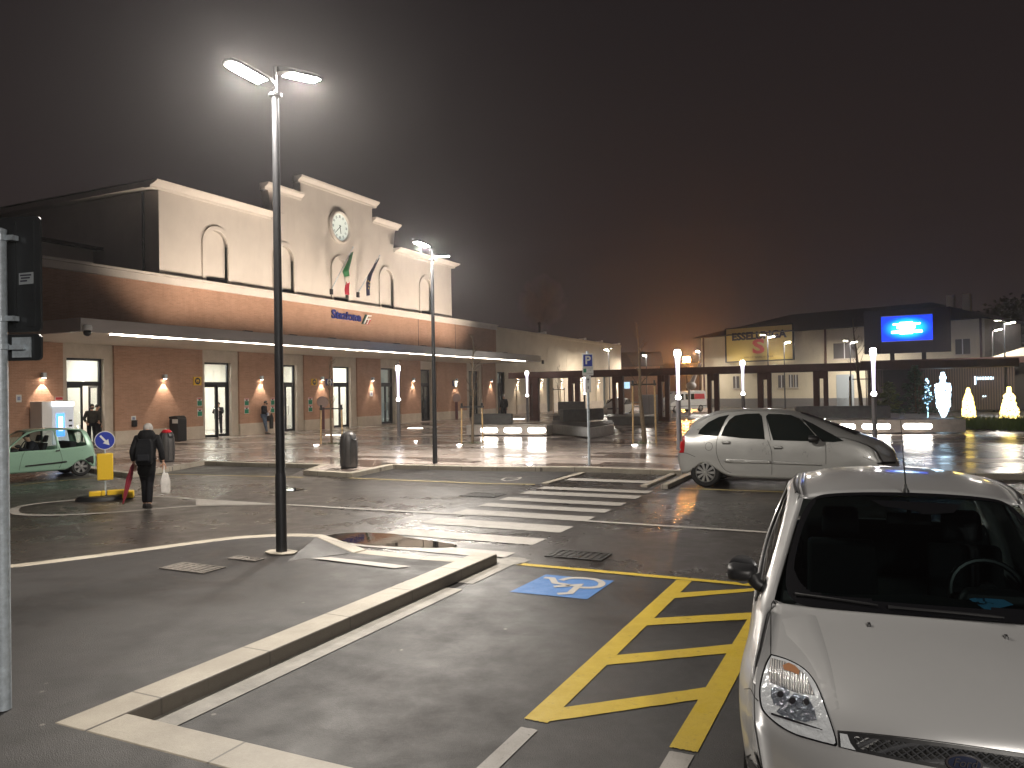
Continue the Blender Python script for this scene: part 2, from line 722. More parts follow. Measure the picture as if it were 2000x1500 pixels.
def band(mb, pts, w, z0, z1):
    """Solid kerb along a polyline: w to the left of it."""
    a, b = list(pts), offset_line(pts, w)
    n = len(pts)
    vs = [(x, y, z1) for x, y in a] + [(x, y, z1) for x, y in b] + [(x, y, z0) for x, y in a] + [(x, y, z0) for x, y in b]
    fs = []
    for i in range(n - 1):
        fs += [(i, i + 1, n + i + 1, n + i), (2 * n + i, 2 * n + i + 1, i + 1, i), (n + i, n + i + 1, 3 * n + i + 1, 3 * n + i)]
    fs += [(0, n, 3 * n, 2 * n), (n - 1, 3 * n - 1, 4 * n - 1, 2 * n - 1)]
    mb.add(vs, fs)


def rect(mb, x0, x1, y0, y1, z, n=1, jag=0.0):
    xs = [x0 + (x1 - x0) * i / n for i in range(n + 1)]
    J = lambda: random.uniform(-jag, jag)
    vs = [(x, y0 + J(), z) for x in xs] + [(x, y1 + J(), z) for x in xs]
    mb.add(vs, [(i, i + 1, n + 2 + i, n + 1 + i) for i in range(n)])


road = MB().add([(-260, -120, 0), (260, -120, 0), (260, 330, 0), (-260, 330, 0)], [(0, 1, 2, 3)]).build('road', M_ROAD)
tag(road, 'wet dark asphalt road crossing in front of the station square', 'road', kind='structure')

# --- the square in front of the station, with its stone kerb
A = xy([(177, 915), (254, 925)], PAVE)
EDGE = [(-25.6, -30), (-25.6, 14.6), (-25.0, 15.2), (-23.6, 15.35), A[0], A[1]] + xy([(322, 914), (399, 901), (500, 904), (627, 907), (592, 918.5), (688, 924), (767, 907.5), (950, 911.5), (1142, 912.5)], PAVE)
EDGE += [(-4.6, 18.75), (2.6, 20.1), (14, 22.2), (60, 30)]
MB().sheet([(x, y, PAVE - .005) for x, y in EDGE + [(60, 54), (-19, 54), (-19, 140), (-29.6, 140), (-29.6, -30)]]).build('square_paving', M_PLAZA)
tag(bpy.data.objects['square_paving'], 'wet stone paving of the station square', 'paving', kind='structure')
mb = MB()
band(mb, EDGE, .22, -.05, PAVE)
tag(mb.build('square_kerb', M_KERB, bevel=.012), 'mossy stone kerb round the station square', 'kerb', kind='structure')
mb = MB()
band(mb, [(-19, 140), (-19, 54), (60, 54)][::-1], .25, -.05, PAVE)
tag(mb.build('back_kerb', M_KERB), 'kerb at the back of the station square', 'kerb', kind='structure')

# dark bays of newer asphalt against the square
for nm, pts in (('bay_asphalt', [(688, 934), (770, 914), (952, 917), (1140, 917), (1045, 947)]),
                ('bay_asphalt', [(326, 926), (405, 904), (500, 908), (600, 912), (585, 921), (560, 932)])):
    o = MB().sheet([(x, y, .004) for x, y in xy(pts)]).build(nm, M_BAY)
    tag(o, 'dark asphalt of a parking bay by the square', 'bay', kind='structure')

# --- foreground pavement (photographer's side)
KX = -4.36                                            # face of the long kerb
K0, K1 = 3.38, 8.52                                   # its ends
farK = [(-16.0, 2.0), (-11.5, 4.0)] + smooth_line(xy([(25, 1108), (210, 1085), (430, 1055.5), (500, 1049.5), (560, 1047)], PAVE) + [tuple(G(618, 1048.5, PAVE)[:2])], 5)
RX0, RX1 = -6.42, KX - .29                            # dropped crossing
RY0, RY1 = 7.25, 8.36
rim = [(x, y, PAVE - .004) for x, y in farK]
pts = [(-16, -8, PAVE - .004)] + rim + [(-7.0, RY0 + .35, PAVE - .004), (RX0 - .1, RY0, PAVE - .004), (RX1, RY0, PAVE - .004), (RX1, K0 - .1, PAVE - .004), (7, K0 - .1, PAVE - .004), (7, -8, PAVE - .004)]
mb = MB()
mb.sheet(pts)
e = rim[-1]
mb.sheet([(e[0], e[1], PAVE - .004), (RX0, RY1, .010), (RX0 - .1, RY0, PAVE - .004), (-7.0, RY0 + .35, PAVE - .004)])
N = 8
row = []
for i in range(N + 1):
    t = i / N
    s = t * t * (3 - 2 * t)
    y = RY0 + (RY1 - RY0) * t
    row.append(((RX0 - .1 * (1 - t), y, (PAVE - .004) * (1 - s) + .010 * s), (RX1, y, (PAVE - .004) * (1 - s) + .010 * s)))
for i in range(N):
    mb.sheet([row[i][0], row[i][1], row[i + 1][1], row[i + 1][0]])
o = mb.build('pavement', M_PAVE)
tag(o, 'asphalt pavement island with a dropped crossing', 'pavement', kind='structure')
bay = MB().sheet([(KX, K0, .004), (3.6, K0, .004), (3.6, 8.5, .004), (KX, 8.5, .004)]).build('parking_asphalt', M_BAY)
tag(bay, 'asphalt of the disabled parking bay', 'bay', kind='structure')

mb = MB()
band(mb, farK, .20, -.05, PAVE)
a0 = Vector((*farK[-1], 0))
dr = (Vector(farK[-1]) - Vector(farK[-2])).normalized()
nl = Vector((-dr.y, dr.x)) * .2
b0, b1 = Vector((RX0 + .02, RY1, .0)), Vector((RX0 + .06, RY1 + .24, .0))
mb.add([(a0.x, a0.y, PAVE), (a0.x + nl.x, a0.y + nl.y, PAVE), (b1.x, b1.y, .016), (b0.x, b0.y, .016),
        (a0.x, a0.y, -.05), (a0.x + nl.x, a0.y + nl.y, -.05), (b1.x, b1.y, -.05), (b0.x, b0.y, -.05)],
       [(0, 1, 2, 3), (0, 3, 7, 4), (1, 5, 6, 2), (0, 4, 5, 1), (3, 2, 6, 7)])
band(mb, [(RX0 + .06, RY1), (-5.4, RY1 - .04), (RX1, RY1 + .05)], .22, -.05, .014)
tag(mb.build('crossing_kerb', M_KERB, bevel=.012), 'pale kerb along the pavement, lowered at the crossing', 'kerb', kind='structure')
mb = MB()
mb.bx(KX - .29, KX, K0 - .29, K1, -.05, PAVE)
mb.bx(KX, 7, K0 - .29, K0, -.05, PAVE)
tag(mb.build('parking_kerb', M_KERB, bevel=.014), 'pale stone kerb round the disabled parking bay', 'kerb', kind='structure')
mb = MB()
rect(mb, KX + .002, KX + .235, K0 + .002, 7.25, .010, 14, .0)
rect(mb, KX + .002, KX + .22, 7.5, 8.9, .010, 5, .01)
rect(mb, KX - .5, KX + .30, 8.53, 8.85, .009, 4, .012)
tag(mb.build('gutter', M_GUTTER), 'concrete gutter strip along the kerb', 'gutter', kind='structure')

# --- painted markings
Z1, Z2 = .009, .013
mb = MB()
for y0, y1 in ((8.78, 9.16), (9.70, 10.16), (10.68, 11.24), (11.74, 12.22), (12.66, 13.06), (13.50, 13.92), (14.46, 14.94), (15.30, 15.72), (16.95, 17.42)):
    rect(mb, -6.86 if y0 < 16 else -6.9, -4.42 if y0 < 16 else -4.85, y0, y1, Z1, 30, .008)
tag(mb.build('zebra_crossing', M_WHITE), 'white zebra crossing stripes over the wet road', 'road marking', kind='structure')
mb = MB()
q = xy([(607, 1090), (645, 1084.5), (803, 1102), (770, 1110)], PAVE)
mb.sheet([(*q[0], PAVE + .002), (*q[3], PAVE + .002), (*q[2], .098), (*q[1], .098)])
tag(mb.build('pavement_stripe', M_WHITE), 'single white stripe at the dropped pavement', 'road marking', kind='structure')

mb = MB()
ribbon(mb, smooth_line(xy([(27, 999), (34, 991.5), (70, 984.5), (110, 980.5), (156, 976.5), (200, 973), (252, 970.5), (330, 971.5), (383, 975.8), (470, 981.5), (545, 986.5)]), 4), .15, Z1, .006)
ribbon(mb, smooth_line(xy([(27, 999), (34, 1004.5), (70, 1007), (120, 1006.5), (170, 1004.3), (240, 1000), (300, 995), (383, 988.8), (470, 986.8), (545, 986.5)]), 4), .15, Z1, .006)
q = xy([(383, 976), (383, 988.5), (470, 986), (545, 986.7), (470, 982)])
mb.sheet([(*p, Z2 + .002) for p in q])
ribbon(mb, xy([(520, 984.7), (600, 989), (650, 992), (850, 1003), (990, 1010)]) + [(-6.9, 11.86)], .11, Z2 - .001, .008)
ribbon(mb, [(-4.42, 11.80), (-1.6, 11.76), (1, 11.74), (4, 11.7), (12, 11.6)], .115, Z1, .006)
tag(mb.build('lane_lines', M_WHITE), 'white lane lines and teardrop outline round the traffic refuge', 'road marking', kind='structure')

mb = MB()
ribbon(mb, xy([(250, 930.5), (326, 926.5), (430, 929), (540, 931.5), (592, 933)]), .10, Z1, .006)
ribbon(mb, xy([(682, 934), (800, 939), (950, 945), (1045, 946.5)]), .11, Z1, .006)
ribbon(mb, xy([(1328, 954.5), (1430, 958), (1540, 962)]) + [(1.5, 16.42), (5, 16.5)], .11, Z1, .006)
ribbon(mb, xy([(26, 949), (110, 940), (215, 931.5), (250, 930.5)]), .10, Z1, .006)
tag(mb.build('faded_lines', M_YELLOWOLD), 'faded yellow lines in front of the roadside bays', 'road marking', kind='structure')

mb = MB()
rect(mb, -2.15, -1.985, 4.54, 8.50, Z1, 40, .006)
rect(mb, -1.205, -1.04, 4.52, 8.52, Z1, 40, .006)
rect(mb, -4.10, -1.04, 8.52, 8.63, Z1, 30, .005)
for yl, yr in ((7.98, 8.64), (7.0, 7.52), (5.91, 6.53), (4.80, 5.52)):
    n = 12
    J = lambda: random.uniform(-.006, .006)
    vs = [(-1.985 + .78 * i / n, yl + (min(yr, 8.52) - yl) * i / n + J(), Z1) for i in range(n + 1)]
    vs += [(-1.985 + .78 * i / n, yl - .235 + (yr - yl) * i / n + J(), Z1) for i in range(n + 1)]
    mb.add(vs, [(i, i + 1, n + 2 + i, n + 1 + i) for i in range(n)])
tag(mb.build('hatched_zone', M_YELLOW), 'yellow hatched zone beside the disabled bay', 'road marking', kind='structure')

mb = MB()
q = xy([(995.3, 1157.5), (1066, 1123.4), (1199.3, 1135.8), (1146.6, 1172.1)])
mb.sheet([(*p, Z1) for p in q])
tag(mb.build('blue_square', M_BLUEP), 'blue painted square of the disabled bay', 'road marking', kind='structure')
mb = MB()
S = lambda pts: xy([(950 + a / 3.333, 880 + b / 3.333) for a, b in pts])
ribbon(mb, S([(376, 834), (428, 838), (446, 868), (548, 884)]), .075, Z2)
ribbon(mb, S([(438, 893), (604, 882), (545, 936), (462, 940)]), .075, Z2)
ribbon(mb, smooth_line(S([(486, 852), (545, 837), (640, 838), (715, 848), (752, 868), (738, 890), (684, 900), (608, 898)]), 4), .075, Z2)
tag(mb.build('wheelchair_symbol', M_WHITE), 'white wheelchair symbol on the blue square', 'road marking', kind='structure')

mb = MB()
rect(mb, -2.115, -2.0, K0 + .02, 4.42, Z1, 10, .006)
rect(mb, -1.19, -1.05, K0 + .02, 4.47, Z1, 10, .006)
tag(mb.build('grey_bay_lines', M_GREYP), 'grey worn lines dividing the parking bays', 'road marking', kind='structure')
mb = MB()
ribbon(mb, smooth_line(S([(100, 192), (130, 180), (190, 183), (222, 176), (212, 188), (170, 196), (130, 200), (100, 192)]), 3), .06, .012)
tag(mb.build('bay_symbol', M_WHITE), 'small white ring painted in the roadside bay', 'road marking', kind='structure')

# flush stone strips at the sides of the crossing on the square's side
mb = MB()
mb.bx(-7.12, -6.95, 16.15, 18.55, -.05, .03)
mb.bx(-4.86, -4.72, 16.3, 18.8, -.05, .05)
mb.bx(-4.40, -4.25, 16.2, 18.9, -.05, .09)
tag(mb.build('ramp_kerb', M_KERB, bevel=.01), 'stone strips along the ramp up to the square', 'kerb', kind='structure')

# --- puddles: thin water sheets in hollows
M_WATER = mat('puddle_water', (.012, .011, .010), .025, spec=.8, bump=.015, bscale=9)


def puddle(px, k=5, z=.0150, name='puddle'):
    p = [Vector(a) for a in xy(px)]
    p = smooth_line([tuple(a) for a in p] + [tuple(p[0])], k)[:-1]
    return tag(MB().sheet([(x + random.uniform(-.01, .01), y + random.uniform(-.015, .015), z) for x, y in p]).build(name, M_WATER), 'shallow mirror-like puddle on the asphalt', 'puddle', kind='structure')


puddle([(632, 1049), (668, 1043.5), (715, 1042), (770, 1045), (792, 1051), (840, 1058), (890, 1066), (872, 1071), (795, 1070), (720, 1066), (690, 1062)])
puddle([(545, 955), (570, 953.5), (592, 956), (575, 959.5), (552, 959)])
0 and puddle([(545, 931), (585, 928), (592, 934), (560, 937)])
0 and puddle([(430, 947), (470, 945), (480, 950), (440, 952)])
0 and puddle([(735, 948), (780, 950), (784, 954), (742, 953)])
0 and puddle([(600, 985), (665, 988), (650, 993), (605, 990)])
0 and puddle([(160, 947), (200, 944), (205, 948), (170, 951)])

# --- iron covers and repairs
M_IRON = mat('cast_iron', (.014, .012, .011), .45, .3, bump=.5, bscale=60)


def grate(px, py, sx, sy, z, nm, lab, m, slots=8):
    c = G(px, py, z)
    t = thing(nm, (c.x, c.y, z), lab, 'drain cover')
    f = MB()
    f.bx(-sx / 2, sx / 2, -sy / 2, -sy / 2 + .03, .002, .012).bx(-sx / 2, sx / 2, sy / 2 - .03, sy / 2, .002, .012)
    f.bx(-sx / 2, -sx / 2 + .03, -sy / 2 + .03, sy / 2 - .03, .002, .012).bx(sx / 2 - .03, sx / 2, -sy / 2 + .03, sy / 2 - .03, .002, .012)
    f.build('frame', m, t)
    g = MB()
    w = (sx - .06) / slots
    for i in range(slots):
        g.bx(-sx / 2 + .03 + w * i, -sx / 2 + .03 + w * (i + .62), -sy / 2 + .03, sy / 2 - .03, .002, .009)
    g.bx(-sx / 2 + .03, sx / 2 - .03, -sy / 2 + .03, sy / 2 - .03, .001, .003)
    g.build('grille', m, t)
    return t


grate(1130, 1085, .75, .45, .003, 'drain_grate', 'dark iron drain grate in the road beyond the yellow lines', M_IRON)
grate(944, 967, .8, .55, .003, 'drain_grate', 'dark iron drain grate in the road before the roadside bay', M_IRON)
M_COB = mat('worn_cover', (.13, .115, .10), .6, var=.6, vscale=28, bump=.8, bscale=34)
grate(376, 1110, .70, .34, PAVE - .003, 'manhole_cover', 'pale patterned cover set in the asphalt pavement', M_COB, 6)
grate(480, 1092, .45, .16, PAVE - .003, 'manhole_cover', 'small worn cover near the base of the tall lamp', M_COB, 4)
# ---------------------------------------------------------------- station building
FX = -29.2                                            # front plane of the brick piers


def yb(px):
    return 869 - .0765 * (px - 225)


def FY(px):
    return WX(px, yb(px), FX).y


ST = thing('station_building', (FX, 37.5, PAVE), 'long brick station with white clock gable and a flat lit canopy', 'station')
DOORS = [(135, 208, 'lit'), (404, 456, 'lit'), (549, 584, 'lit'), (655, 689, 'lit'), (748, 774, 'grey'), (825, 846, 'dark'), (919, 939, 'dark'), (974, 988, 'grey')]
PIERS = [(-60, 125), (225, 397.5), (469, 540), (596, 651), (699.5, 745), (783.6, 823), (855, 913), (943.6, 969)]
CANT, SOF = 4.72, 4.27
YEND = FY(1000)
YB0 = -6.0
dedge = [(FY(a), FY(b)) for a, b, k in DOORS]
PY = [(YB0 if a < 0 else FY(a), FY(b)) for a, b in PIERS]

# wall between the openings, pale stone surround
w = MB()
y = YB0
for (a, b) in dedge:
    w.bx(FX - .45, FX - .10, y, a, 0, CANT)
    y = b
w.bx(FX - .45, FX - .10, y, YEND, 0, CANT)
DT = 3.72                                             # top of the door openings
for (a, b) in dedge:
    w.bx(FX - .45, FX - .10, a, b, DT, CANT)
w.build('stone_wall', M_TRAV, ST, world=True)
for (a, c) in PY:
    MB().bx(FX - .10, FX, a, c, .70, CANT).build('brick_pier', M_BRICK, ST, world=True)
    MB().bx(FX - .10, FX + .025, a, c, PAVE - .05, .70).build('plinth', M_TRAV, ST, world=True, bevel=.01)
YBR = FY(969) + .2
MB().bx(FX - .45, FX, YB0, YBR, CANT, 7.16).build('brick_band', M_BRICK, ST, world=True)
c = MB()
c.bx(FX - .6, FX + .10, YB0, YBR + .1, 7.16, 7.46)
c.bx(FX - .6, FX + .16, YB0, YBR + .16, 7.46, 7.58)
c.build('coping', M_PLASTER, ST, world=True, bevel=.02)
for px in (817, 889):
    yy = WX(px, 645, FX).y
    MB().bx(FX, FX + .012, yy - .02, yy + .02, 4.72, 7.16).build('expansion_joint', M_BLACKM, ST, world=True)
# flat roof behind the coping
MB().bx(-48, FX - .6, YB0, YEND + 32, 7.2, 7.3).build('flat_roof', M_ROOF, ST, world=True)

# ---- white upper storey with arched niches and a stepped gable
UX = FX - .25
Y0, Y1 = 24.75, 50.75
YC = 37.55
niches = [28.05, 32.80, 37.60, 42.40, 47.15]
NB, NW, NS = 7.70, .70, 9.45                          # sill, half width, springing height
u = MB()


def arch_pts(yc, hw, zs, zb, n=14):
    return [(yc - hw, zb), (yc - hw, zs)] + [(yc - hw * math.cos(PI * i / n), zs + hw * math.sin(PI * i / n)) for i in range(1, n)] + [(yc + hw, zs), (yc + hw, zb)]


# front wall as columns between niches plus arch spandrels
ycur = Y0
ZT = 11.45
for yc in niches:
    u.bx(UX - .4, UX, ycur, yc - NW, 7.3, ZT)
    u.bx(UX - .4, UX, yc - NW, yc + NW, 7.3, NB)
    n = 14
    arc = [(yc - NW * math.cos(PI * i / n), NS + NW * math.sin(PI * i / n)) for i in range(n + 1)]
    for i in range(n):
        (ya, za), (yb_, zb_) = arc[i], arc[i + 1]
        u.prism([(ya, za), (yb_, zb_), (yb_, ZT), (ya, ZT)], UX - .4, UX, 'x')
    ycur = yc + NW
u.bx(UX - .4, UX, ycur, Y1, 7.3, ZT)
u.bx(UX - 15, UX - .4, Y0, Y0 + .3, 7.3, ZT)
u.bx(UX - 15, UX - .4, Y1 - .3, Y1, 7.3, ZT)
u.prism([(YC - 5.6, ZT), (YC + 5.6, ZT), (YC + 5.9, 12.95), (YC + 3.35, 12.95), (YC + 3.35, 13.95), (YC - 3.35, 13.95), (YC - 3.35, 12.95), (YC - 5.9, 12.95)], UX - .5, UX, 'x')
u.build('upper_wall', M_PLASTER, ST, world=True)
for yc in niches:
    f = MB()
    o_, i_ = arch_pts(yc, NW + .20, NS, NB - .1), arch_pts(yc, NW, NS, NB - .1)
    n = len(o_)
    vs = [(UX + .09, *q) for q in o_] + [(UX + .09, *q) for q in i_] + [(UX - .01, *q) for q in o_] + [(UX - .17, *q) for q in i_]
    fs = []
    for k in range(n - 1):
        fs += [(k, k + 1, n + k + 1, n + k), (k, 2 * n + k, 2 * n + k + 1, k + 1), (n + k, n + k + 1, 3 * n + k + 1, 3 * n + k)]
    f.add(vs, fs)
    fr = f.build('arched_window', M_PLASTER, ST, world=True)
    pane = MB()
    pane.sheet([(UX - .16, *q) for q in i_])
    pn = pane.build('infill', M_PLASTER, None)
    pn.parent = fr
    pn.data.transform(Matrix.Translation((-FX, -37.5, -PAVE)))
    sl = MB().bx(UX - .15, UX + .02, yc - NW + .03, yc + NW - .03, NB - .08, NB + .10).build('sill', M_STEEL, None)
    sl.parent = fr
    sl.data.transform(Matrix.Translation((-FX, -37.5, -PAVE)))
MB().bx(UX, UX + .05, Y0 + .3, Y1, 7.585, 7.66).build('lead_flashing', M_STEEL, ST, world=True)
co = MB()


def cornice(m, y0, y1, z, d=.30, h=.34):
    prof = [(UX - .3, z), (UX + .06, z), (UX + .08, z + .10), (UX + d * .6, z + .16), (UX + d, z + .24), (UX + d + .04, z + h), (UX - .3, z + h)]
    m.add([(x, y0, q) for x, q in prof] + [(x, y1, q) for x, q in prof], [tuple(range(7)), tuple(range(13, 6, -1))] + [(k, k + 7, (k + 1) % 7 + 7, (k + 1) % 7) for k in range(7)])


cornice(co, YC - 3.6, YC + 3.75, 13.95)
cornice(co, YC - 6.2, YC - 3.36, 12.95)
cornice(co, YC + 3.36, YC + 6.2, 12.95)
cornice(co, Y0 - .5, YC - 5.75, 11.42, .5, .30)
cornice(co, YC + 5.75, Y1 + .5, 11.42, .5, .30)
co.build('cornice', M_PLASTER, ST, world=True)
MB().bx(UX - 15.5, UX - .3, Y0 - .5, Y0 + .3, 11.46, 11.70).build('eaves', M_PLASTER, ST, world=True)
MB().bx(UX - 15.5, UX - .3, Y1 - .3, Y1 + .5, 11.46, 11.70).build('eaves', M_PLASTER, ST, world=True)
rf = MB()
z0, z1 = 11.73, 14.0
xa, xb = UX + .62, UX - 15.6
rf.add([(xa, Y0 - .65, z0), (xa, YC - 5.3, z0), (xb, Y0 - .65, z0), (-36.5, Y0 + 6, z1), (-36.5, YC - 5.3, z1), (-36.5, YC - 5.3, z0),
        (xa, Y1 + .65, z0), (xa, YC + 5.3, z0), (xb, Y1 + .65, z0), (-36.5, Y1 - 6, z1), (-36.5, YC + 5.3, z1)],
       [(0, 1, 4, 3), (0, 3, 2), (6, 9, 10, 7), (6, 8, 9), (2, 3, 4, 10, 9, 8)])
rf.build('roof', M_ROOF, ST, world=True)
dp = MB().tube([(UX - .9, Y0 - .09, 11.4), (UX - .9, Y0 - .09, 7.4)], .06, 8)
dp.build('downpipe', M_STEEL, ST, world=True)
lw = MB().bx(-44, -33.4, 17.5, 24.4, 7.3, 9.0)
lw.build('rear_wing_wall', M_PLASTER, ST, world=True)
MB().bx(-44.3, -33.1, 17.2, 24.72, 9.0, 9.15).build('rear_wing_roof', M_ROOF, ST, world=True)

# ---- canopy
M_FASCIA = NT('fascia_metal', .22)
_p = M_FASCIA.n('NewGeometry').outputs['Position']
_n = M_FASCIA.noise(M_FASCIA.mapping(_p, scale=(1, .25, 1)), 1.2, 5, .6)
M_FASCIA.l(M_FASCIA.ramp(_n.outputs['Fac'], [(.3, (.42, .385, .37)), (.7, (.52, .48, .46))]).outputs['Color'], M_FASCIA.b.inputs['Base Color'])
M_FASCIA.b.inputs['Roughness'].default_value = .2
M_FASCIA = M_FASCIA.m
CX, CY0, CY1 = -23.62, 16.78, 53.9
fa = MB()
fa.bx(CX - .12, CX, CY0, CY1, SOF, CANT)
fa.bx(FX, CX - .12, CY0, CY0 + .12, SOF, CANT)
fa.bx(FX, CX - .12, CY1 - .12, CY1, SOF, CANT)
fa.build('canopy_fascia', M_FASCIA, ST, world=True, bevel=.015)
MB().bx(FX, CX - .12, CY0 + .12, CY1 - .12, SOF + .02, CANT - .05).build('canopy_soffit', M_SOFFIT, ST, world=True)
MB().bx(FX - .1, CX - .02, CY0 + .02, CY1 - .02, CANT - .05, CANT - .015).build('canopy_roof', M_ROOF, ST, world=True)
M_STRIP = emitter('led_strip', (1, .86, .72), 12)
M_STRIPHOT = emitter('led_strip_bright', (1, .88, .72), 16)
ls = MB()
y = 22.0
ls.bx(CX - .26, CX - .17, 20.95, CY1 - 5.85, SOF - .012, SOF + .018)
ls.build('canopy_strip_light', M_STRIP, ST, world=True)
MB().bx(CX - .30, CX - .14, 18.05, 20.9, SOF - .03, SOF + .018).build('canopy_tube_light', M_STRIPHOT, ST, world=True)
for ya, yb_ in ((28.6, 29.9), (31, 31.9), (CY1 - 5.8, CY1 - 2.2)):
    MB().bx(CX - .36, CX - .275, ya, yb_, SOF - .02, SOF + .018).build('canopy_tube_light', M_STRIPHOT, ST, world=True)

# ---- doors and the lit hall behind them
M_HALLW = mat('hall_wall', (.74, .70, .64), .6)
M_HALLF = mat('hall_floor', (.45, .42, .38), .15)
M_HALLC = emitter('hall_ceiling_light', (1, .93, .84), 22)
hy0, hy1 = 19.2, dedge[3][1] + 1.0
h = MB()
h.bx(-36.2, -36, hy0, hy1, PAVE, 4.2).bx(-36, FX - .46, hy0 - .2, hy0, PAVE, 4.2).bx(-36, FX - .46, hy1, hy1 + .2, PAVE, 4.2)
h.bx(-36, FX - .46, hy0, hy1, 4.05, 4.2)
for yy in (24.0, 35.0):
    h.bx(-36, -31.9, yy, yy + .15, PAVE, 4.05)
h.build('hall_wall', M_HALLW, ST, world=True)
MB().bx(-36, FX - .3, hy0, hy1, PAVE - .02, PAVE + .004).build('hall_floor', M_HALLF, ST, world=True)
hl = MB()
yy = hy0 + .6
while yy < hy1 - .8:
    hl.bx(-31.2, -30.7, yy, yy + 1.3, 4.0, 4.045).bx(-34.0, -33.5, yy, yy + 1.3, 4.0, 4.045)
    yy += 2.2
hl.build('hall_ceiling_light', M_HALLC, ST, world=True)
M_BLUEG = emitter('shop_screen', (.25, .45, 1.0), 2.2)
M_REDG = emitter('shop_sign', (1.0, .08, .16), 1.6)
hs = MB().bx(-35.9, -35.6, 27.0, 29.0, 1.4, 2.7)
hs.build('departure_screen', M_BLUEG, ST, world=True)
MB().bx(-35.9, -35.55, 26.6, 29.4, 2.75, 3.05).build('kiosk_sign', M_REDG, ST, world=True)
MB().bx(-33.6, -33.3, 21.2, 22.5, .12, 2.2).bx(-33.6, -33.3, 22.2, 22.9, 2.2, 3.8).build('inner_partition', mat('inner_dark', (.05, .045, .07), .4), ST, world=True)
MB().bx(-33.28, -33.27, 21.9, 22.3, 2.55, 2.7).bx(-33.28, -33.27, 21.9, 22.4, 3.2, 3.35).build('inner_sign', emitter('inner_sign_light', (.8, .85, 1), 4), ST, world=True)
MB().bx(-33.28, -33.27, 22.5, 22.62, 2.6, 3.3).build('inner_yellow_sign', emitter('inner_yellow', (1, .7, .05), 1.2), ST, world=True)

gx = FX - .33
TR0, TR1 = 2.60, 2.78                                 # transom bar


def door_leaf(y0, y1, z0, z1, x, nm='leaf', parent=ST, rot=None, hinge=None, glass=None):
    t = .075
    d = .06
    m = MB()
    m.bx(x - d / 2, x + d / 2, y0, y0 + t, z0, z1).bx(x - d / 2, x + d / 2, y1 - t, y1, z0, z1)
    m.bx(x - d / 2, x + d / 2, y0 + t, y1 - t, z0, z0 + .13).bx(x - d / 2, x + d / 2, y0 + t, y1 - t, z1 - t, z1)
    g = MB().bx(x - .006, x + .006, y0 + t, y1 - t, z0 + .13, z1 - t)
    hd = MB()
    yh = y1 - .14 if hinge == 0 else y0 + .14
    hd.tube([(x + .03, yh, 1.0), (x + .09, yh, 1.02), (x + .09, yh, 1.5), (x + .03, yh, 1.52)], .016, 8)
    if rot is not None:
        c = Vector((x, y0 if hinge == 0 else y1, 0))
        M = Matrix.Translation(c) @ Matrix.Rotation(rot, 4, 'Z') @ Matrix.Translation(-c)
        for q in (m, g, hd):
            q.v = [tuple(M @ Vector(v)) for v in q.v]
    lf = m.build('door_leaf', M_FRAME, parent, world=True)
    for q, n2, mt in ((g, 'glass', glass or M_GLASS), (hd, 'handle', M_CHROME)):
        o = q.build(n2, mt, None, smooth=(n2 == 'handle'))
        o.data.transform(Matrix.Translation(-parent.location))
        o.parent = lf
    return lf


M_GREYBL = mat('frosted_door_panel', (.42, .45, .45), .5, emit=(.75, .85, .85), estr=.05)
M_DARKIN = mat('dark_room', (.06, .065, .06), .5)
for i, ((a, b_), (_, _, kind)) in enumerate(zip(dedge, DOORS)):
    f = MB()
    t = .09
    f.bx(gx - .05, gx + .05, a, a + t, PAVE, DT).bx(gx - .05, gx + .05, b_ - t, b_, PAVE, DT)
    f.bx(gx - .05, gx + .05, a + t, b_ - t, DT - t, DT)
    if kind != 'dark' or i == 5:
        f.bx(gx - .05, gx + .06, a + t, b_ - t, TR0, TR1)
    f.build('door_frame', M_FRAME, ST, world=True)
    MB().bx(gx - .008, gx + .008, a + t, b_ - t, TR1, DT - t).build('transom_glass', M_GLASS, ST, world=True)
    mid = (a + b_) / 2
    A_, B_ = a + t, b_ - t
    if i == 0:
        door_leaf(A_, mid, PAVE + .01, TR0, gx, hinge=0)
        door_leaf(mid, B_, PAVE + .01, TR0, gx, rot=R(-97), hinge=1)
    elif i == 1:
        door_leaf(A_, mid, PAVE + .01, TR0, gx, rot=R(-68), hinge=0)
        door_leaf(mid, B_, PAVE + .01, TR0, gx, hinge=1)
    elif i == 6:
        MB().bx(gx - .008, gx + .008, A_, B_, PAVE, TR1).build('window_glass', M_GLASS, ST, world=True)
    else:
        door_leaf(A_, mid, PAVE + .01, TR0, gx, hinge=0)
        door_leaf(mid, B_, PAVE + .01, TR0, gx, hinge=1)
    if kind == 'grey':
        MB().bx(gx - .4, gx - .3, a, b_, PAVE, DT).build('door_blind', M_GREYBL, ST, world=True)
    if kind == 'dark':
        MB().bx(gx - 1.2, gx - 1.1, a - .5, b_ + .5, PAVE, DT).build('room_back', M_DARKIN, ST, world=True)
        MB().bx(gx - .6, gx - .58, a + .5, a + .95, 1.3, 2.4).build('window_notice', M_GREYBL, ST, world=True)
# arc motif on the second door, notices inside the third and fourth doors
MB().bx(gx - .9, gx - .88, dedge[0][0] + .1, dedge[0][0] + .55, 1.55, 1.95).bx(gx - .9, gx - .88, dedge[0][0] + .1, dedge[0][0] + .5, 2.05, 2.3).build('hall_notice', mat('paper_grey', (.5, .52, .55), .6), ST, world=True)

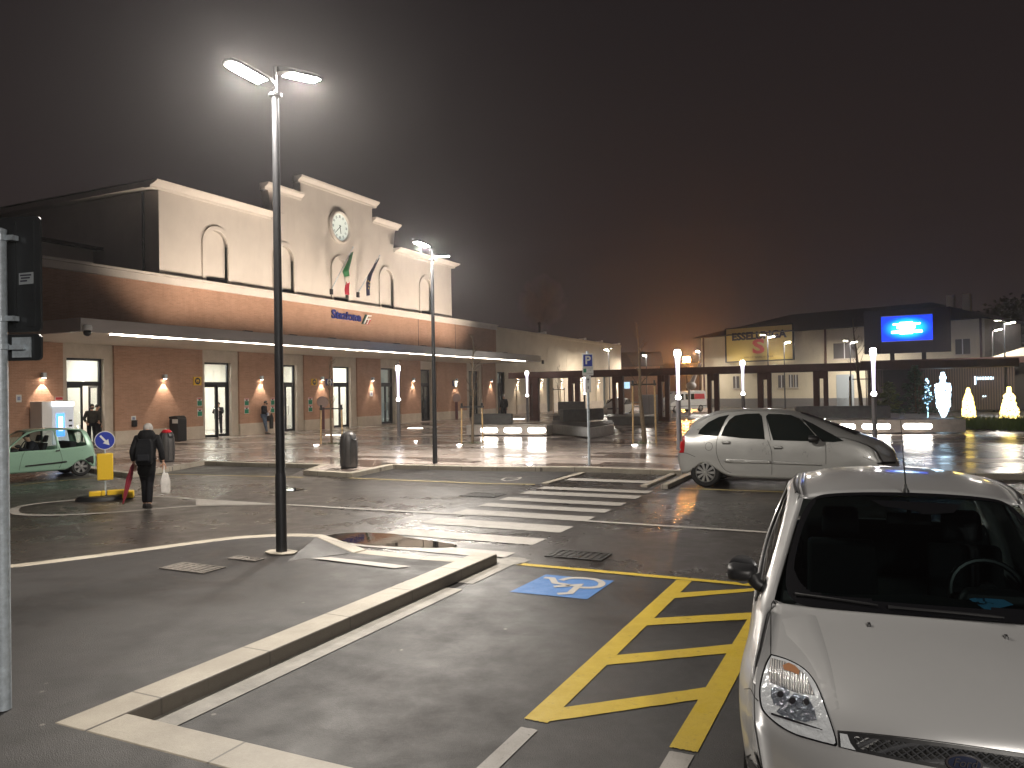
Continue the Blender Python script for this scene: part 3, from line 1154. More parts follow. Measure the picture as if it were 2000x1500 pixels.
# ---- annex: the long cream building beyond
AX0, AX1 = YBR + .02, 90.5
AN = thing('cream_annex', (FX, AX0, PAVE), 'long cream annex with up and down wall lamps beyond the brick station', 'building')
w = MB()
AF = FX + .02
holes = [(FY(1069), FY(1080)), (FY(1179), FY(1188))]
dW = dedge[7]
y = AX0
segs = [(dW[0], dW[1], 3.72)] + [(a, b_, 3.6) for a, b_ in holes]
for a, b_, zt in segs:
    if a > y:
        w.bx(AF - .45, AF - .08, y, a, 0, 7.15)
    w.bx(AF - .45, AF - .08, a, b_, zt, 7.15)
    y = b_
w.bx(AF - .45, AF - .08, y, AX1, 0, 7.15)
w.bx(AF - 14, AF - .08, AX1, AX1 + .3, 0, 7.15)
w.build('wall', M_CREAM, AN, world=True)
yy = [61.0, 66.0, 71.0, 76.0, 81.4, 86.5, 90.5]
for a, b_ in zip(yy[:-1], yy[1:]):
    hit = [q for q in holes if a < (q[0] + q[1]) / 2 < b_]
    if hit:
        q = [(a + .25, hit[0][0] - .1), (hit[0][1] + .1, b_ - .25)]
    else:
        q = [(a + .25, b_ - .25)]
    for u_, v_ in q:
        MB().bx(AF - .08, AF, u_, v_, .9, 3.75).build('wall_panel', M_CREAM, AN, world=True)
for u_, v_ in ((61.25, holes[0][0] - .1), (holes[0][1] + .1, holes[1][0] - .1), (holes[1][1] + .1, AX1)):
    MB().bx(AF - .08, AF + .03, u_, v_, 0, .9).build('plinth', M_TRAV, AN, world=True)
MB().bx(AF - .5, AF + .04, AX0, AX1 + .1, 7.15, 7.42).build('coping', M_CREAM, AN, world=True, bevel=.02)
for a, b_ in holes:
    MB().bx(AF - .4, AF - .34, a, b_, PAVE, 3.6).build('door', mat('bluish_door', (.10, .13, .135), .35), AN, world=True)
for yc in (64, 69, 74, 79, 84):
    q = arch_pts(yc, .9, 5.4, 4.4)
    f = MB().add([(AF - .078, *k) for k in q] + [(AF - .05, *k) for k in arch_pts(yc, .82, 5.4, 4.45)],
                 [(k, k + 1, len(q) + k + 1, len(q) + k) for k in range(len(q) - 1)])
    f.sheet([(AF - .07, *k) for k in arch_pts(yc, .82, 5.4, 4.45)])
    f.build('blind_window', M_CREAM, AN, world=True)
M_SMALLBR = M_WHITEP
for px in (1058, 1137, 1170, 1204):
    yy_ = FY(px)
    m = MB().bx(AF - .3, AF + .5, yy_ - .05, yy_ + .05, 7.42, 7.5).bx(AF + .35, AF + .55, yy_ - .12, yy_ + .12, 7.36, 7.56)
    m.build('parapet_bracket', M_SMALLBR, AN, world=True)
# ---------------------------------------------------------------- lamps
WORLD_STR, HAZE, EXPO = .46, .0010, 1.22
M_LENS = emitter('street_lamp_lens', (1, .92, .81), 340)
M_LENSFAR = emitter('street_lamp_lens_distant', (1, .92, .82), 640)


def lamp_head(t, base, direc, z, lens, tilt=8, up=0.0, spot_w=0):
    d = Vector((direc[0], direc[1], 0)).normalized()
    n = Vector((-d.y, d.x, 0))
    s, c = math.sin(R(tilt)), math.cos(R(tilt))
    u = d * c + Vector((0, 0, s))
    w = Vector((0, 0, c)) - d * s
    o = Vector(base) + Vector((0, 0, z))

    def P(a, b, h):
        return o + u * a + n * b + w * h
    out = [(.03, .05), (.10, .10), (.2, .125), (.62, .125), (.72, .09), (.75, .0)]
    ring = [(a, b) for a, b in out] + [(a, -b) for a, b in out[-2::-1]]
    m = MB()
    m.loft([[P(a, b, .0) for a, b in ring], [P(a, b * 1.0, .03) for a, b in ring], [P(.03 + (a - .03) * .9, b * .7, .065) for a, b in ring]])
    hd = m.build('lamp_head', M_STEEL, t, bevel=.006)
    l = MB().sheet([P(a, b, -.004) for a, b in ((.2, .10), (.62, .10), (.69, .07), (.69, -.07), (.62, -.10), (.2, -.10))])
    lo = l.build('lens', lens, hd, fixn=False)
    if spot_w:
        c_ = P(.45, 0, -.06)
        ld = bpy.data.lights.new('street_lamp_light', 'SPOT')
        ld.energy = spot_w
        ld.color = (1, .93, .84)
        ld.spot_size = R(168)
        ld.spot_blend = .25
        ld.shadow_soft_size = .12
        so = bpy.data.objects.new('street_lamp_light', ld)
        COL.objects.link(so)
        so.location = c_
        so.rotation_euler = (-w).to_track_quat('-Z', 'Y').to_euler()
        so.parent = t
    return hd


def street_lamp(x, y, z0, direc, h, label, lens, heads=2, swap=False, group='tall street lamps', spot_w=0):
    t = thing('street_lamp', (x, y, z0), label, 'street lamp', group=group)
    m = MB().tube([(0, 0, 0), (0, 0, h - .12)], [.062, .044], 14)
    m.build('pole', M_STEEL, t, smooth=True)
    MB().lathe([(.068, .0), (.068, .95), (.062, 1.0)], 14).build('sleeve', M_STEEL, t, smooth=True)
    MB().tube([(0, 0, h - .12), (0, 0, h + .26)], [.022, .02], 10).build('neck', M_STEEL, t, smooth=True)
    MB().lathe([(.045, h - .13), (.085, h - .12), (.085, h - .09), (.03, h - .07)], 14).build('collar', M_STEEL, t, smooth=True)
    d = Vector(direc)
    lo, hi = (h - .02, h + .2)
    if swap:
        lo, hi = hi, lo
    lamp_head(t, (0, 0, 0), d, lo, lens, spot_w=spot_w)
    if heads == 2:
        lamp_head(t, (0, 0, 0), -d, hi, lens, spot_w=spot_w)
    return t


p1 = G(550, 1080, PAVE)
L1 = street_lamp(p1.x, p1.y, PAVE, (-.15, -.98), 5.86, 'tall double-headed street lamp on the asphalt island, glaring at the top', M_LENS, spot_w=430)
bp = MB()
ring = [(-.19, -.09), (-.05, -.15), (.12, -.13), (.22, -.02), (.17, .10), (.0, .14), (-.14, .11), (-.22, .02)]
bp.prism(ring, 0.0, .022)
bp.build('base_slab', M_KERB, L1, bevel=.006)
p2 = G(850, 905, PAVE)
L2 = street_lamp(p2.x, p2.y, PAVE, (-.15, -.98), 5.80, 'double-headed street lamp at the kerb beyond the litter bin', M_LENS, swap=True, spot_w=620)

# lamps further off; each pole stands where its head shows at the same mounting height
HF = 6.0
spots = [(1189, 681, 'street lamp in front of the far end of the cream annex', 1), (1262, 692, 'street lamp behind the staked tree with a grey cabinet', 1),
         (1499, 655, 'street lamp standing before the yellow billboard letters', 1), (1531, 666, 'thin dark street lamp by the edge of the billboard', 0),
         (1660, 666, 'street lamp behind the bare tree near the screen', 0), (1961, 627, 'bright street lamp beyond the dark slatted pavilion', 1),
         (1938, 641, 'faint street lamp behind the end of the yellowish house', 0), (1366, 684, 'dim street lamp beside the orange floodlight', 0)]
for px, py, lab, big in spots:
    g_ = G(px, py, HF + .2)
    street_lamp(g_.x, g_.y, 0.0, (.8, -.6) if px > 1400 else (-.2, -.98), HF, lab, M_LENSFAR, heads=2 if big or px == 1660 else 1)

# orange sodium floodlight
g_ = G(1341, 703, 6.6)
M_SOD = emitter('sodium_light', (1, .40, .10), 420)
t = thing('floodlight', (g_.x, g_.y, 0), 'glaring orange sodium floodlight on a mast behind the pergola', 'floodlight')
MB().tube([(0, 0, 0), (0, 0, 6.4)], .09, 10).build('mast', M_STEEL, t, smooth=True)
MB().bx(-.55, .55, -.02, .35, 6.2, 7.1).build('housing', M_STEEL, t, bevel=.03)
MB().bx(-.5, .5, -.06, -.025, 6.25, 7.05).build('lens', M_SOD, t)
t.rotation_euler = (0, 0, R(28))

# glowing column lamps of the square
M_TUBE = emitter('column_lamp_tube', (.86, .78, 1.0), .9)
M_TUBEHOT = emitter('column_lamp_cap', (1, .94, .92), 20)


def light_column(px, py, label):
    g_ = G(px, py, 3.36)
    t = thing('column_lamp', (g_.x, g_.y, PAVE), label, 'column lamp', group='glowing column lamps of the square')
    MB().lathe([(.105, 0), (.105, .03), (.082, .035), (.082, 1.62)], 16).build('post', mat('column_grey', (.20, .19, .20), .45, .3), t, smooth=True)
    MB().lathe([(.05, 1.74), (.052, 2.2), (.068, 2.75), (.098, 3.02)], 16, caps=False).build('glow_tube', M_TUBE, t, smooth=True)
    MB().lathe([(.098, 3.02), (.105, 3.12), (.10, 3.2), (.06, 3.24)], 16).build('glow_cap', M_TUBEHOT, t, smooth=True)
    MB().lathe([(.04, 1.615), (.078, 1.64), (.085, 1.69), (.07, 1.74), (.045, 1.755)], 14).build('lower_light', M_TUBEHOT, t, smooth=True)
    return t


light_column(777, 714, 'glowing column lamp in front of the grey closed doors')
light_column(1029, 725, 'glowing column lamp by the end of the canopy')
light_column(1141, 733, 'glowing column lamp hidden behind the parking sign')
light_column(1323, 683, 'glowing column lamp behind the tail of the silver people carrier')
light_column(1450, 704, 'glowing column lamp before the yellowish house, beside a pergola post')
light_column(1705, 680, 'glowing column lamp at the stone planter with the bare tree')


# wall lamps
def spot(name, loc, direc, power, angle, blend, color, parent, size=.03):
    ld = bpy.data.lights.new(name, 'SPOT')
    ld.energy = power
    ld.color = color
    ld.spot_size = R(angle)
    ld.spot_blend = blend
    ld.shadow_soft_size = size
    o = bpy.data.objects.new(name, ld)
    COL.objects.link(o)
    o.location = loc
    o.rotation_euler = Vector(direc).to_track_quat('-Z', 'Y').to_euler()
    if parent is not None:
        o.parent = parent
    return o


M_SHINE = emitter('wall_lamp_lens', (1, .80, .62), 30)
WARM = (1, .82, .65)


def wall_lamp(y, z, x, label, up=False, pw=40, grp='wall lamps on the brick piers'):
    t = thing('wall_lamp', (x, y, z), label, 'wall lamp', group=grp)
    MB().bx(0, .05, -.05, .05, -.05, .05).bx(.05, .19, -.075, .075, -.10, .10).build('body', M_GALV, t, bevel=.01)
    MB().bx(.07, .17, -.055, .055, -.106, -.102).build('lens', M_SHINE, t)
    spot('wall_lamp_light', (.17, 0, -.12), (-.10, 0, -1), pw * 1.5, 66, .10, WARM, t)
    if up:
        MB().bx(.07, .17, -.055, .055, .102, .106).build('lens', M_SHINE, t)
        spot('wall_lamp_uplight', (.10, 0, .13), (-.02, 0, 1), pw * 1.3, 24, .5, (1, .86, .7), t)
    return t


WL = [(82, 739, 'wall lamp above the white vending kiosk'), (319, 737, 'wall lamp on the wide pier between the first two doors'),
      (508, 738, 'wall lamp above the man leaning with a phone'), (627, 741, 'wall lamp between the yellow and blue signs'),
      (725.5, 742, 'wall lamp on the narrow pier with a small notice'), (805.5, 743, 'wall lamp on the pier right of the glowing column'),
      (889.5, 748, 'wall lamp on the pier with the lift sign'), (958, 747, 'wall lamp on the last brick pier')]
for px, py, lab in WL:
    q = WX(px, py, FX)
    wall_lamp(q.y, 3.0, FX, lab)
for px, lab in ((1011, 'first up and down lamp on the cream annex, by the canopy end'), (1058, 'second up and down lamp on the cream annex, right of the first pergola post'), (1097, 'up and down lamp over the small staked tree at the annex'),
                (1134, 'up and down lamp left of the parking sign'), (1169, 'up and down lamp right of the parking sign'), (1205, 'up and down lamp seen through the slot of a pergola post')):
    wall_lamp(FY(px), 3.0, FX + .02, lab, True, 45, 'up and down lamps on the cream annex')

# floodlights standing on the canopy roof, washing the brick band and the white storey
for i, yy in enumerate((25.2, 28.0, 30.8, 33.6, 36.4, 39.2, 42.0, 44.8, 47.6, 50.0)):
    t = thing('facade_floodlight', (-24.7, yy, CANT - .015), 'low floodlight on the canopy roof washing the white storey', 'floodlight', group='floodlights on the canopy roof')
    MB().bx(-.12, .12, -.2, .2, 0, .16).build('housing', M_STEEL, t, bevel=.01)
    MB().bx(-.125, -.122, -.17, .17, .03, .13).build('lens', emitter('facade_flood_lens', (1, .84, .68), 8), t)
    spot('facade_flood_light', (-.18, 0, .2), (-1, 0, 1.05), 520, 94, .75, (1, .83, .67), t, .5)

# street lamp out of view behind the photographer, inferred from the lit foreground
street_lamp(5.2, -4.6, PAVE, (-.15, -.98), 5.86, 'double-headed street lamp behind the photographer', emitter('street_lamp_lens_dim', (1, .95, .90), 340), spot_w=950)
# ---------------------------------------------------------------- cars
from mathutils.bvhtree import BVHTree


def m_carpaint(name, color, rough=.3, metal=.75, wet=True):
    n = NT(name, rough)
    b = n.b
    tc = n.n('TexCoord').outputs['Object']
    d = n.noise(tc, 2.2, 5, .65)
    f = n.noise(tc, 240, 2, .6)
    c = n.mix(n.rng(d.outputs['Fac'], .4, .75, 0, .22), color, tuple(x * .72 for x in color))
    n.l(c, b.inputs['Base Color'])
    b.inputs['Metallic'].default_value = metal
    n.l(n.rng(d.outputs['Fac'], .3, .7, rough - .05, rough + .10), b.inputs['Roughness'])
    b.inputs['Coat Weight'].default_value = .6
    b.inputs['Coat Roughness'].default_value = .06
    if wet:
        v = n.n('TexVoronoi', feature='F1')
        v.inputs['Scale'].default_value = 75
        n.l(tc, v.inputs['Vector'])
        drop = n.rng(v.outputs['Distance'], .05, .28, 1, 0)
        m = n.noise(tc, 5, 3, .6)
        h = n.math('MULTIPLY', drop, n.rng(m.outputs['Fac'], .5, .62, 0, 1))
        n.bump(h, .12, .002)
    return n.m


M_SILVER = m_carpaint('silver_car_paint', (.45, .45, .45), .32, .45)
M_SILVER2 = m_carpaint('silver_grey_paint', (.45, .45, .435), .30, .35, False)
M_GREEN = m_carpaint('pale_green_paint', (.27, .44, .33), .30, .15, False)
M_WHITECAR = m_carpaint('white_car_paint', (.70, .69, .66), .3, .0, False)
M_INT = mat('car_interior', (.018, .019, .020), .7)
M_SEAT = mat('seat_fabric', (.014, .016, .018), .9)
M_DASH = mat('dashboard_plastic', (.015, .016, .017), .55)
M_FRIT = mat('black_glass_border', (.006, .006, .007), .12, spec=.6)
M_GAP = mat('panel_gap', (.006, .006, .006), .6)
M_AMBER = mat('amber_lens', (.28, .13, .06), .3, coat=.5)
M_REDL = mat('red_lens', (.40, .012, .016), .18, coat=.6)
M_REFL = mat('lamp_reflector', (.70, .73, .76), .2, .45, bump=.5, bscale=26)
M_ALLOY = mat('wheel_rim_silver', (.42, .42, .41), .35, .8, var=.2, vscale=9)


def T4(s, ds, zc, ye, ze):
    """Four lateral points from the centre line to the edge."""
    return [(s, 0, zc), (s + ds * .12, ye * .36, zc - .09 * (zc - ze)), (s + ds * .45, ye * .72, zc - .36 * (zc - ze)), (s + ds, ye, ze)]


def car_cage(front, cols, rear):
    """front: rows of 4 points from the bumper's foot up to the bonnet roll; cols: (top4, [rp,r1,r2,r3,r4]); rear: rows of 4 points down the tail."""
    V, F = [], {}
    idx = {}

    def vid(p):
        k = tuple(round(c, 5) for c in p)
        if k not in idx:
            idx[k] = len(V)
            V.append(k)
        return idx[k]

    def face(kind, pts):
        ids = []
        for p in pts:
            i = vid(p)
            if i not in ids:
                ids.append(i)
        if len(ids) > 2:
            F.setdefault(kind, []).append(ids)
    tops = [('f', r) for r in front] + [('c', c[0]) for c in cols] + [('r', r) for r in rear]
    nf, nc = len(front), len(cols)

    def M(p):
        return (-p[0], p[1], p[2])

    def m2(p):
        return (-p[0], -p[1], p[2])
    glass = cols_glass = None
    for i in range(len(tops) - 1):
        a, b = tops[i][1], tops[i + 1][1]
        kind = 'body'
        if i >= nf and (i - nf) in WS_SET:
            kind = 'windscreen'
        if i - nf in RW_SET:
            kind = 'rear_window'
        for k in range(3):
            for f in (M, m2):
                q = [f(a[k]), f(b[k]), f(b[k + 1]), f(a[k + 1])]
                face(kind, q if f is M else q[::-1])
    fc = [front[nf - 1 - k][3] for k in range(6)]
    side = [fc] + [[c[0][3]] + c[1] for c in cols]
    for i in range(len(side) - 1):
        a, b = side[i], side[i + 1]
        for k in range(5):
            kind = 'body'
            if k == 1 and (i - 1) in SG_SET:
                kind = 'side_window'
            for f in (M, m2):
                q = [f(a[k]), f(b[k]), f(b[k + 1]), f(a[k + 1])]
                face(kind, q[::-1] if f is M else q)
    last = side[-1]
    re = [last[0]] + [r[3] for r in rear]
    for k in range(5):
        for f in (M, m2):
            q = [f(last[k]), f(re[k]), f(re[k + 1]), f(last[k + 1])]
            face('body', q[::-1] if f is M else q)
    return V, F


CREASE = set()


def mk_mesh(name, V, faces, m, parent, sub=2):
    used = sorted({i for f in faces for i in f})
    mp = {j: k for k, j in enumerate(used)}
    mb = MB()
    mb.add([V[j] for j in used], [[mp[i] for i in f] for f in faces])
    # all panels face away from the car's middle
    acc = 0.0
    for f in mb.f:
        q = [Vector(mb.v[i]) for i in f]
        c = sum(q, Vector()) / len(q)
        nn = (q[1] - q[0]).cross(q[2] - q[0])
        acc += nn.dot(c - Vector((-2.0, 0, .6)))
    if acc < 0:
        mb.f = [tuple(f[::-1]) for f in mb.f]
    o = mb.build(name, m, parent, smooth=True, subsurf=sub, fixn=False)
    if CREASE:
        at = o.data.attributes.new('crease_vert', 'FLOAT', 'POINT')
        for i, v in enumerate(mb.v):
            if (round(v[0], 4), round(abs(v[1]), 4), round(v[2], 4)) in CREASE:
                at.data[i].value = .75
    return o


def frit(name, src, t, m, wide, off=.003, lev=5):
    """Dark printed border of a pane: the pane's own surface where it lies close to its edge. wide(point) gives the border's width there."""
    md = src.modifiers['subsurf']
    old = md.levels
    md.levels = lev
    bpy.context.view_layer.update()
    ev = src.evaluated_get(bpy.context.evaluated_depsgraph_get())
    me = ev.to_mesh()
    bm = bmesh.new()
    bm.from_mesh(me)
    ev.to_mesh_clear()
    md.levels = old
    edge = [v.co.copy() for v in bm.verts if v.is_boundary]
    from mathutils.kdtree import KDTree
    kd = KDTree(len(edge))
    for i, e in enumerate(edge):
        kd.insert(e, i)
    kd.balance()
    mb = MB()
    for f in bm.faces:
        c = f.calc_center_median()
        co, _, dist = kd.find(c)
        if dist < wide(co):
            mb.add([v.co + v.normal * off for v in f.verts], [tuple(range(len(f.verts)))])
    bm.free()
    o = mb.build(name, m, t, fixn=False)
    bm = bmesh.new()
    bm.from_mesh(o.data)
    bmesh.ops.remove_doubles(bm, verts=bm.verts, dist=1e-4)
    bm.to_mesh(o.data)
    bm.free()
    for p in o.data.polygons:
        p.use_smooth = True
    return o


def sides(name, V, faces, m, parent):
    for s in (-1, 1):
        mk_mesh(name, V, [f for f in faces if sum(V[i][1] for i in f) * s > 0], m, parent)


def solidify(o, th):
    s = o.modifiers.new('thick', 'SOLIDIFY')
    s.thickness = th
    s.offset = -1
    return o


def bvh_of(objs):
    bpy.context.view_layer.update()
    dg = bpy.context.evaluated_depsgraph_get()
    vs, fs = [], []
    for o in objs:
        ev = o.evaluated_get(dg)
        me = ev.to_mesh()
        b = len(vs)
        vs += [o.matrix_world @ v.co for v in me.vertices]
        fs += [tuple(i + b for i in p.vertices) for p in me.polygons]
        ev.to_mesh_clear()
    return BVHTree.FromPolygons(vs, fs)


def patch(name, px, tree, t, m, off=.004, maxlen=14, mirror=False, parent=None, smooth=True, thick=0):
    """A piece of trim whose outline was measured in the photograph, laid on the car's surface."""
    bm = bmesh.new()
    vs = [bm.verts.new((a, b, 0)) for a, b in px]
    f = bm.faces.new(vs)
    bmesh.ops.triangulate(bm, faces=[f])
    for _ in range(6):
        es = [e for e in bm.edges if e.calc_length() > maxlen]
        if not es:
            break
        bmesh.ops.subdivide_edges(bm, edges=es, cuts=1)
        bmesh.ops.triangulate(bm, faces=bm.faces[:])
    inv = t.matrix_world.inverted()
    mb = MB()
    pts, bad = [], False
    for v in bm.verts:
        d = ray(v.co.x, v.co.y).normalized()
        loc, nrm, _, _ = tree.ray_cast(Vector((0, 0, CAM_H)), d)
        if loc is None:
            loc, nrm, _, _ = tree.find_nearest(Vector((0, 0, CAM_H)) + d * (t.location - Vector((0, 0, CAM_H))).length)
        if nrm.dot(d) > 0:
            nrm = -nrm
        pts.append(inv @ (loc + nrm * off))
    bm.verts.index_update()
    fs = [tuple(v.index for v in f.verts) for f in bm.faces]
    bm.free()
    mb.add(pts, fs)
    o = mb.build(name, m, parent or t, smooth=smooth, angle=80, fixn=False)
    if thick:
        solidify(o, thick)
    if mirror:
        m2 = MB().add([(p.x, -p.y, p.z) for p in pts], [q[::-1] for q in fs])
        o2 = m2.build(name, m, TWIN.get(parent.name, parent) if parent is not None else t, smooth=smooth, angle=80, fixn=False)
        if thick:
            solidify(o2, thick)
        TWIN[o.name] = o2
    return o


TWIN = {}


def pline(name, px, w, tree, t, m, off=.003, mirror=False, parent=None):
    """Thin line (panel gap, moulding) along a pixel path on the car's surface; w in pixels."""
    q = smooth_line(px, 3) if len(px) > 2 else px
    a, b = offset_line(q, w / 2), offset_line(q, -w / 2)
    return patch(name, a + b[::-1], tree, t, m, off, 10, mirror, parent)


def wheel(t, x, y, r, w, style=0, rim_r=.66, nm='wheel'):
    s = 1 if y > 0 else -1
    tyre = MB().lathe([(r * rim_r, -w / 2), (r * .9, -w / 2), (r, -w / 2 + .03), (r, w / 2 - .03), (r * .9, w / 2), (r * rim_r, w / 2)], 28, (x, y, r), 'y', caps=False)
    wh = tyre.build(nm, M_RUBBER, t, smooth=True)
    rr = r * rim_r
    face = s * (w / 2 - .012)
    rim = MB().lathe([(rr, face), (rr * .93, face + s * .006), (rr * .88, face - s * .012)], 28, (x, y, r), 'y', caps=False)
    nsp = {0: 10, 1: 6, 2: 7}[style]
    for k in range(nsp):
        a = 2 * PI * k / nsp
        ca, sa = math.cos(a), math.sin(a)
        for (r0, r1, w0, w1) in ((rr * .18, rr * .92, (.07, .13, .12)[style] * rr, (.14, .20, .17)[style] * rr),):
            P = lambda rad, off, dy: (x + ca * rad - sa * off, y + face + dy * s, r + sa * rad + ca * off)
            vs = [P(r0, -w0, .0), P(r0, w0, .0), P(r1, w1, -.006), P(r1, -w1, -.006), P(r0, -w0, -.02), P(r0, w0, -.02), P(r1, w1, -.03), P(r1, -w1, -.03)]
            rim.add(vs, [(0, 1, 2, 3), (4, 7, 6, 5), (0, 4, 5, 1), (1, 5, 6, 2), (2, 6, 7, 3), (3, 7, 4, 0)])
    rim.lathe([(.001, face + s * .014), (rr * .2, face + s * .012), (rr * .24, face)], 16, (x, y, r), 'y', caps=False)
    ri = rim.build('rim', M_ALLOY, wh, smooth=True)
    bk = MB().lathe([(rr * .95, face - s * .035), (.002, face - s * .03)], 20, (x, y, r), 'y', caps=False)
    bk.build('dark_backing', M_BLACKM, wh)  # black disc put behind the spokes to make their gaps dark
    return wh


def seat(t, x, y, nm='seat', m=None, h=.62):
    mb = MB()
    mb.loft([[(x - .05, y - .23, .35), (x - .05, y + .23, .35), (x + .45, y + .23, .42), (x + .45, y - .23, .42)],
             [(x - .05, y - .24, .50), (x - .05, y + .24, .50), (x + .46, y + .24, .55), (x + .46, y - .24, .55)]])
    mb.loft([[(x - .10, y - .22, .45), (x - .10, y + .22, .45), (x + .04, y + .22, .45), (x + .04, y - .22, .45)],
             [(x - .26, y - .21, .45 + h), (x - .26, y + .21, .45 + h), (x - .15, y + .21, .45 + h), (x - .15, y - .21, .45 + h)]])
    mb.loft([[(x - .27, y - .12, .47 + h), (x - .27, y + .12, .47 + h), (x - .18, y + .12, .47 + h), (x - .18, y - .12, .47 + h)],
             [(x - .31, y - .11, .66 + h), (x - .31, y + .11, .66 + h), (x - .23, y + .11, .66 + h), (x - .23, y - .11, .66 + h)]])
    return mb.build(nm, m or M_SEAT, t, bevel=.03)


# ================= silver hatchback, nose to the photographer
rotF = math.atan2(-.996, .085)
CF = thing('hatchback_car', (.235, 3.40, 0), 'silver hatchback parked nose forward with a blue badge card behind its windscreen', 'car', rot=rotF)
front = [[(.07, 0, .18), (.085, .26, .18), (.14, .50, .18), (.30, .70, .18)],
         [(.0, 0, .42), (.015, .27, .42), (.075, .53, .42), (.26, .755, .42)],
         [(.015, 0, .585), (.03, .27, .585), (.085, .51, .585), (.29, .785, .60)],
         [(.035, 0, .645), (.05, .26, .645), (.12, .49, .64), (.34, .79, .67)],
         [(.055, 0, .715), (.07, .25, .71), (.16, .47, .705), (.40, .79, .735)],
         [(.12, 0, .79), (.14, .25, .785), (.25, .48, .782), (.48, .785, .80)]]
cols = [
    ([(.40, 0, .885), (.41, .25, .88), (.47, .50, .862), (.62, .765, .845)], [(.62, .80, .82), (.60, .835, .74), (.58, .86, .62), (.55, .872, .46), (.50, .84, .22)]),
    ([(.60, 0, .93), (.61, .26, .925), (.67, .51, .905), (.82, .755, .88)], [(.82, .80, .855), (.80, .84, .79), (.79, .868, .735), (.79, .882, .70), (.79, .872, .66)]),
    ([(.79, 0, .965), (.82, .27, .958), (.90, .52, .938), (1.06, .745, .91)], [(1.06, .80, .89), (1.07, .84, .80), (1.08, .868, .66), (1.09, .876, .45), (1.10, .84, .20)]),
    ([(.85, 0, .985), (.88, .27, .978), (.96, .52, .958), (1.12, .738, .93)], [(1.14, .795, .925), (1.22, .84, .86), (1.25, .87, .68), (1.25, .876, .45), (1.25, .84, .20)]),
    ([(1.84, 0, 1.455), (1.85, .24, 1.45), (1.875, .44, 1.432), (1.94, .585, 1.395)], [(1.96, .665, 1.36), (1.75, .845, .93), (1.75, .87, .70), (1.75, .878, .45), (1.75, .84, .20)]),
    ([(2.3, 0, 1.497), (2.3, .24, 1.492), (2.3, .45, 1.472), (2.3, .605, 1.432)], [(2.3, .685, 1.385), (2.3, .85, .95), (2.3, .872, .72), (2.3, .878, .45), (2.3, .84, .20)]),
    ([(2.6, 0, 1.505), (2.6, .24, 1.50), (2.6, .45, 1.48), (2.6, .605, 1.44)], [(2.6, .685, 1.39), (2.6, .85, .96), (2.6, .872, .73), (2.6, .878, .45), (2.6, .84, .20)]),
    ([(3.2, 0, 1.49), (3.2, .24, 1.485), (3.2, .45, 1.465), (3.2, .60, 1.425)], [(3.2, .68, 1.37), (3.0, .84, 1.0), (3.0, .865, .80), (3.0, .876, .74), (3.0, .87, .66)]),
    ([(3.45, 0, 1.465), (3.45, .24, 1.46), (3.44, .44, 1.44), (3.40, .58, 1.395)], [(3.42, .66, 1.33), (3.5, .80, 1.02), (3.5, .83, .75), (3.45, .84, .45), (3.4, .82, .22)])]
rear = [[(3.56, 0, 1.40), (3.56, .24, 1.395), (3.54, .44, 1.38), (3.50, .58, 1.34)],
        [(3.76, 0, 1.0), (3.76, .27, 1.0), (3.74, .52, .99), (3.66, .72, .98)],
        [(3.82, 0, .80), (3.82, .28, .80), (3.80, .55, .80), (3.72, .76, .80)],
        [(3.88, 0, .48), (3.88, .28, .48), (3.85, .55, .48), (3.75, .78, .48)],
        [(3.84, 0, .22), (3.84, .28, .22), (3.81, .55, .22), (3.70, .76, .22)]]
WS_SET, RW_SET, SG_SET = {3}, {9}, {3, 4, 5, 6}
V, F = car_cage(front, cols, rear)
body = mk_mesh('body', V, F['body'], M_SILVER, CF)
solidify(body, .02)
ws = mk_mesh('windscreen', V, F['windscreen'], M_CARGLASS, CF)
sides('side_window', V, F['side_window'], M_CARGLASS, CF)
mk_mesh('rear_window', V, F['rear_window'], M_CARGLASS, CF)
tree = bvh_of([body, ws])
bodytree = bvh_of([body])
frit('windscreen_border', ws, CF, M_FRIT, lambda p: .03 if p.z > 1.38 else .045 + .055 * max(0, min(1, (1.06 - p.z) / .10)), lev=6)
wstree = bvh_of([ws])
patch('mirror_shade', [(1700, 977), (1880, 986), (1862, 1003), (1800, 1006), (1795, 1000), (1725, 990)], wstree, CF, M_FRIT, .004)
HX = lambda pts: [(1440 + a / 3.571, 1150 + b / 3.571) for a, b in pts]
# headlamp: outline from the photograph, laid on the wing; mirrored to the other side
hl = smooth_line(HX([(234, 458), (310, 478), (400, 515), (480, 568), (540, 640), (585, 730), (625, 840), (665, 950), (702, 1090), (640, 1088), (540, 1062), (420, 1025), (320, 975), (240, 915), (180, 850), (160, 780), (158, 690), (175, 600), (200, 520), (234, 458)]), 3)[:-1]
hlamp = patch('headlight', hl, bodytree, CF, M_FRIT, .0035, 10, True)
ctr = (sum(a for a, b in hl) / len(hl), sum(b for a, b in hl) / len(hl))
shr = lambda k: [(ctr[0] + (a - ctr[0]) * k, ctr[1] + (b - ctr[1]) * k) for a, b in hl]
patch('reflector', shr(.955), bodytree, CF, M_REFL, .006, 8, True, hlamp)
M_RIB = NT('ribbed_lens', .15)
_tc = M_RIB.n('TexCoord').outputs['Object']
_w = M_RIB.n('TexWave', wave_type='BANDS', bands_direction='Y')
_w.inputs['Scale'].default_value = 28
M_RIB.l(_tc, _w.inputs['Vector'])
M_RIB.bump(_w.outputs['Fac'], .8, .01)
M_RIB.l(M_RIB.ramp(_w.outputs['Fac'], [(.2, (.30, .31, .32)), (.8, (.75, .76, .77))]).outputs['Color'], M_RIB.b.inputs['Base Color'])
M_RIB.b.inputs['Metallic'].default_value = .6
M_RIB = M_RIB.m
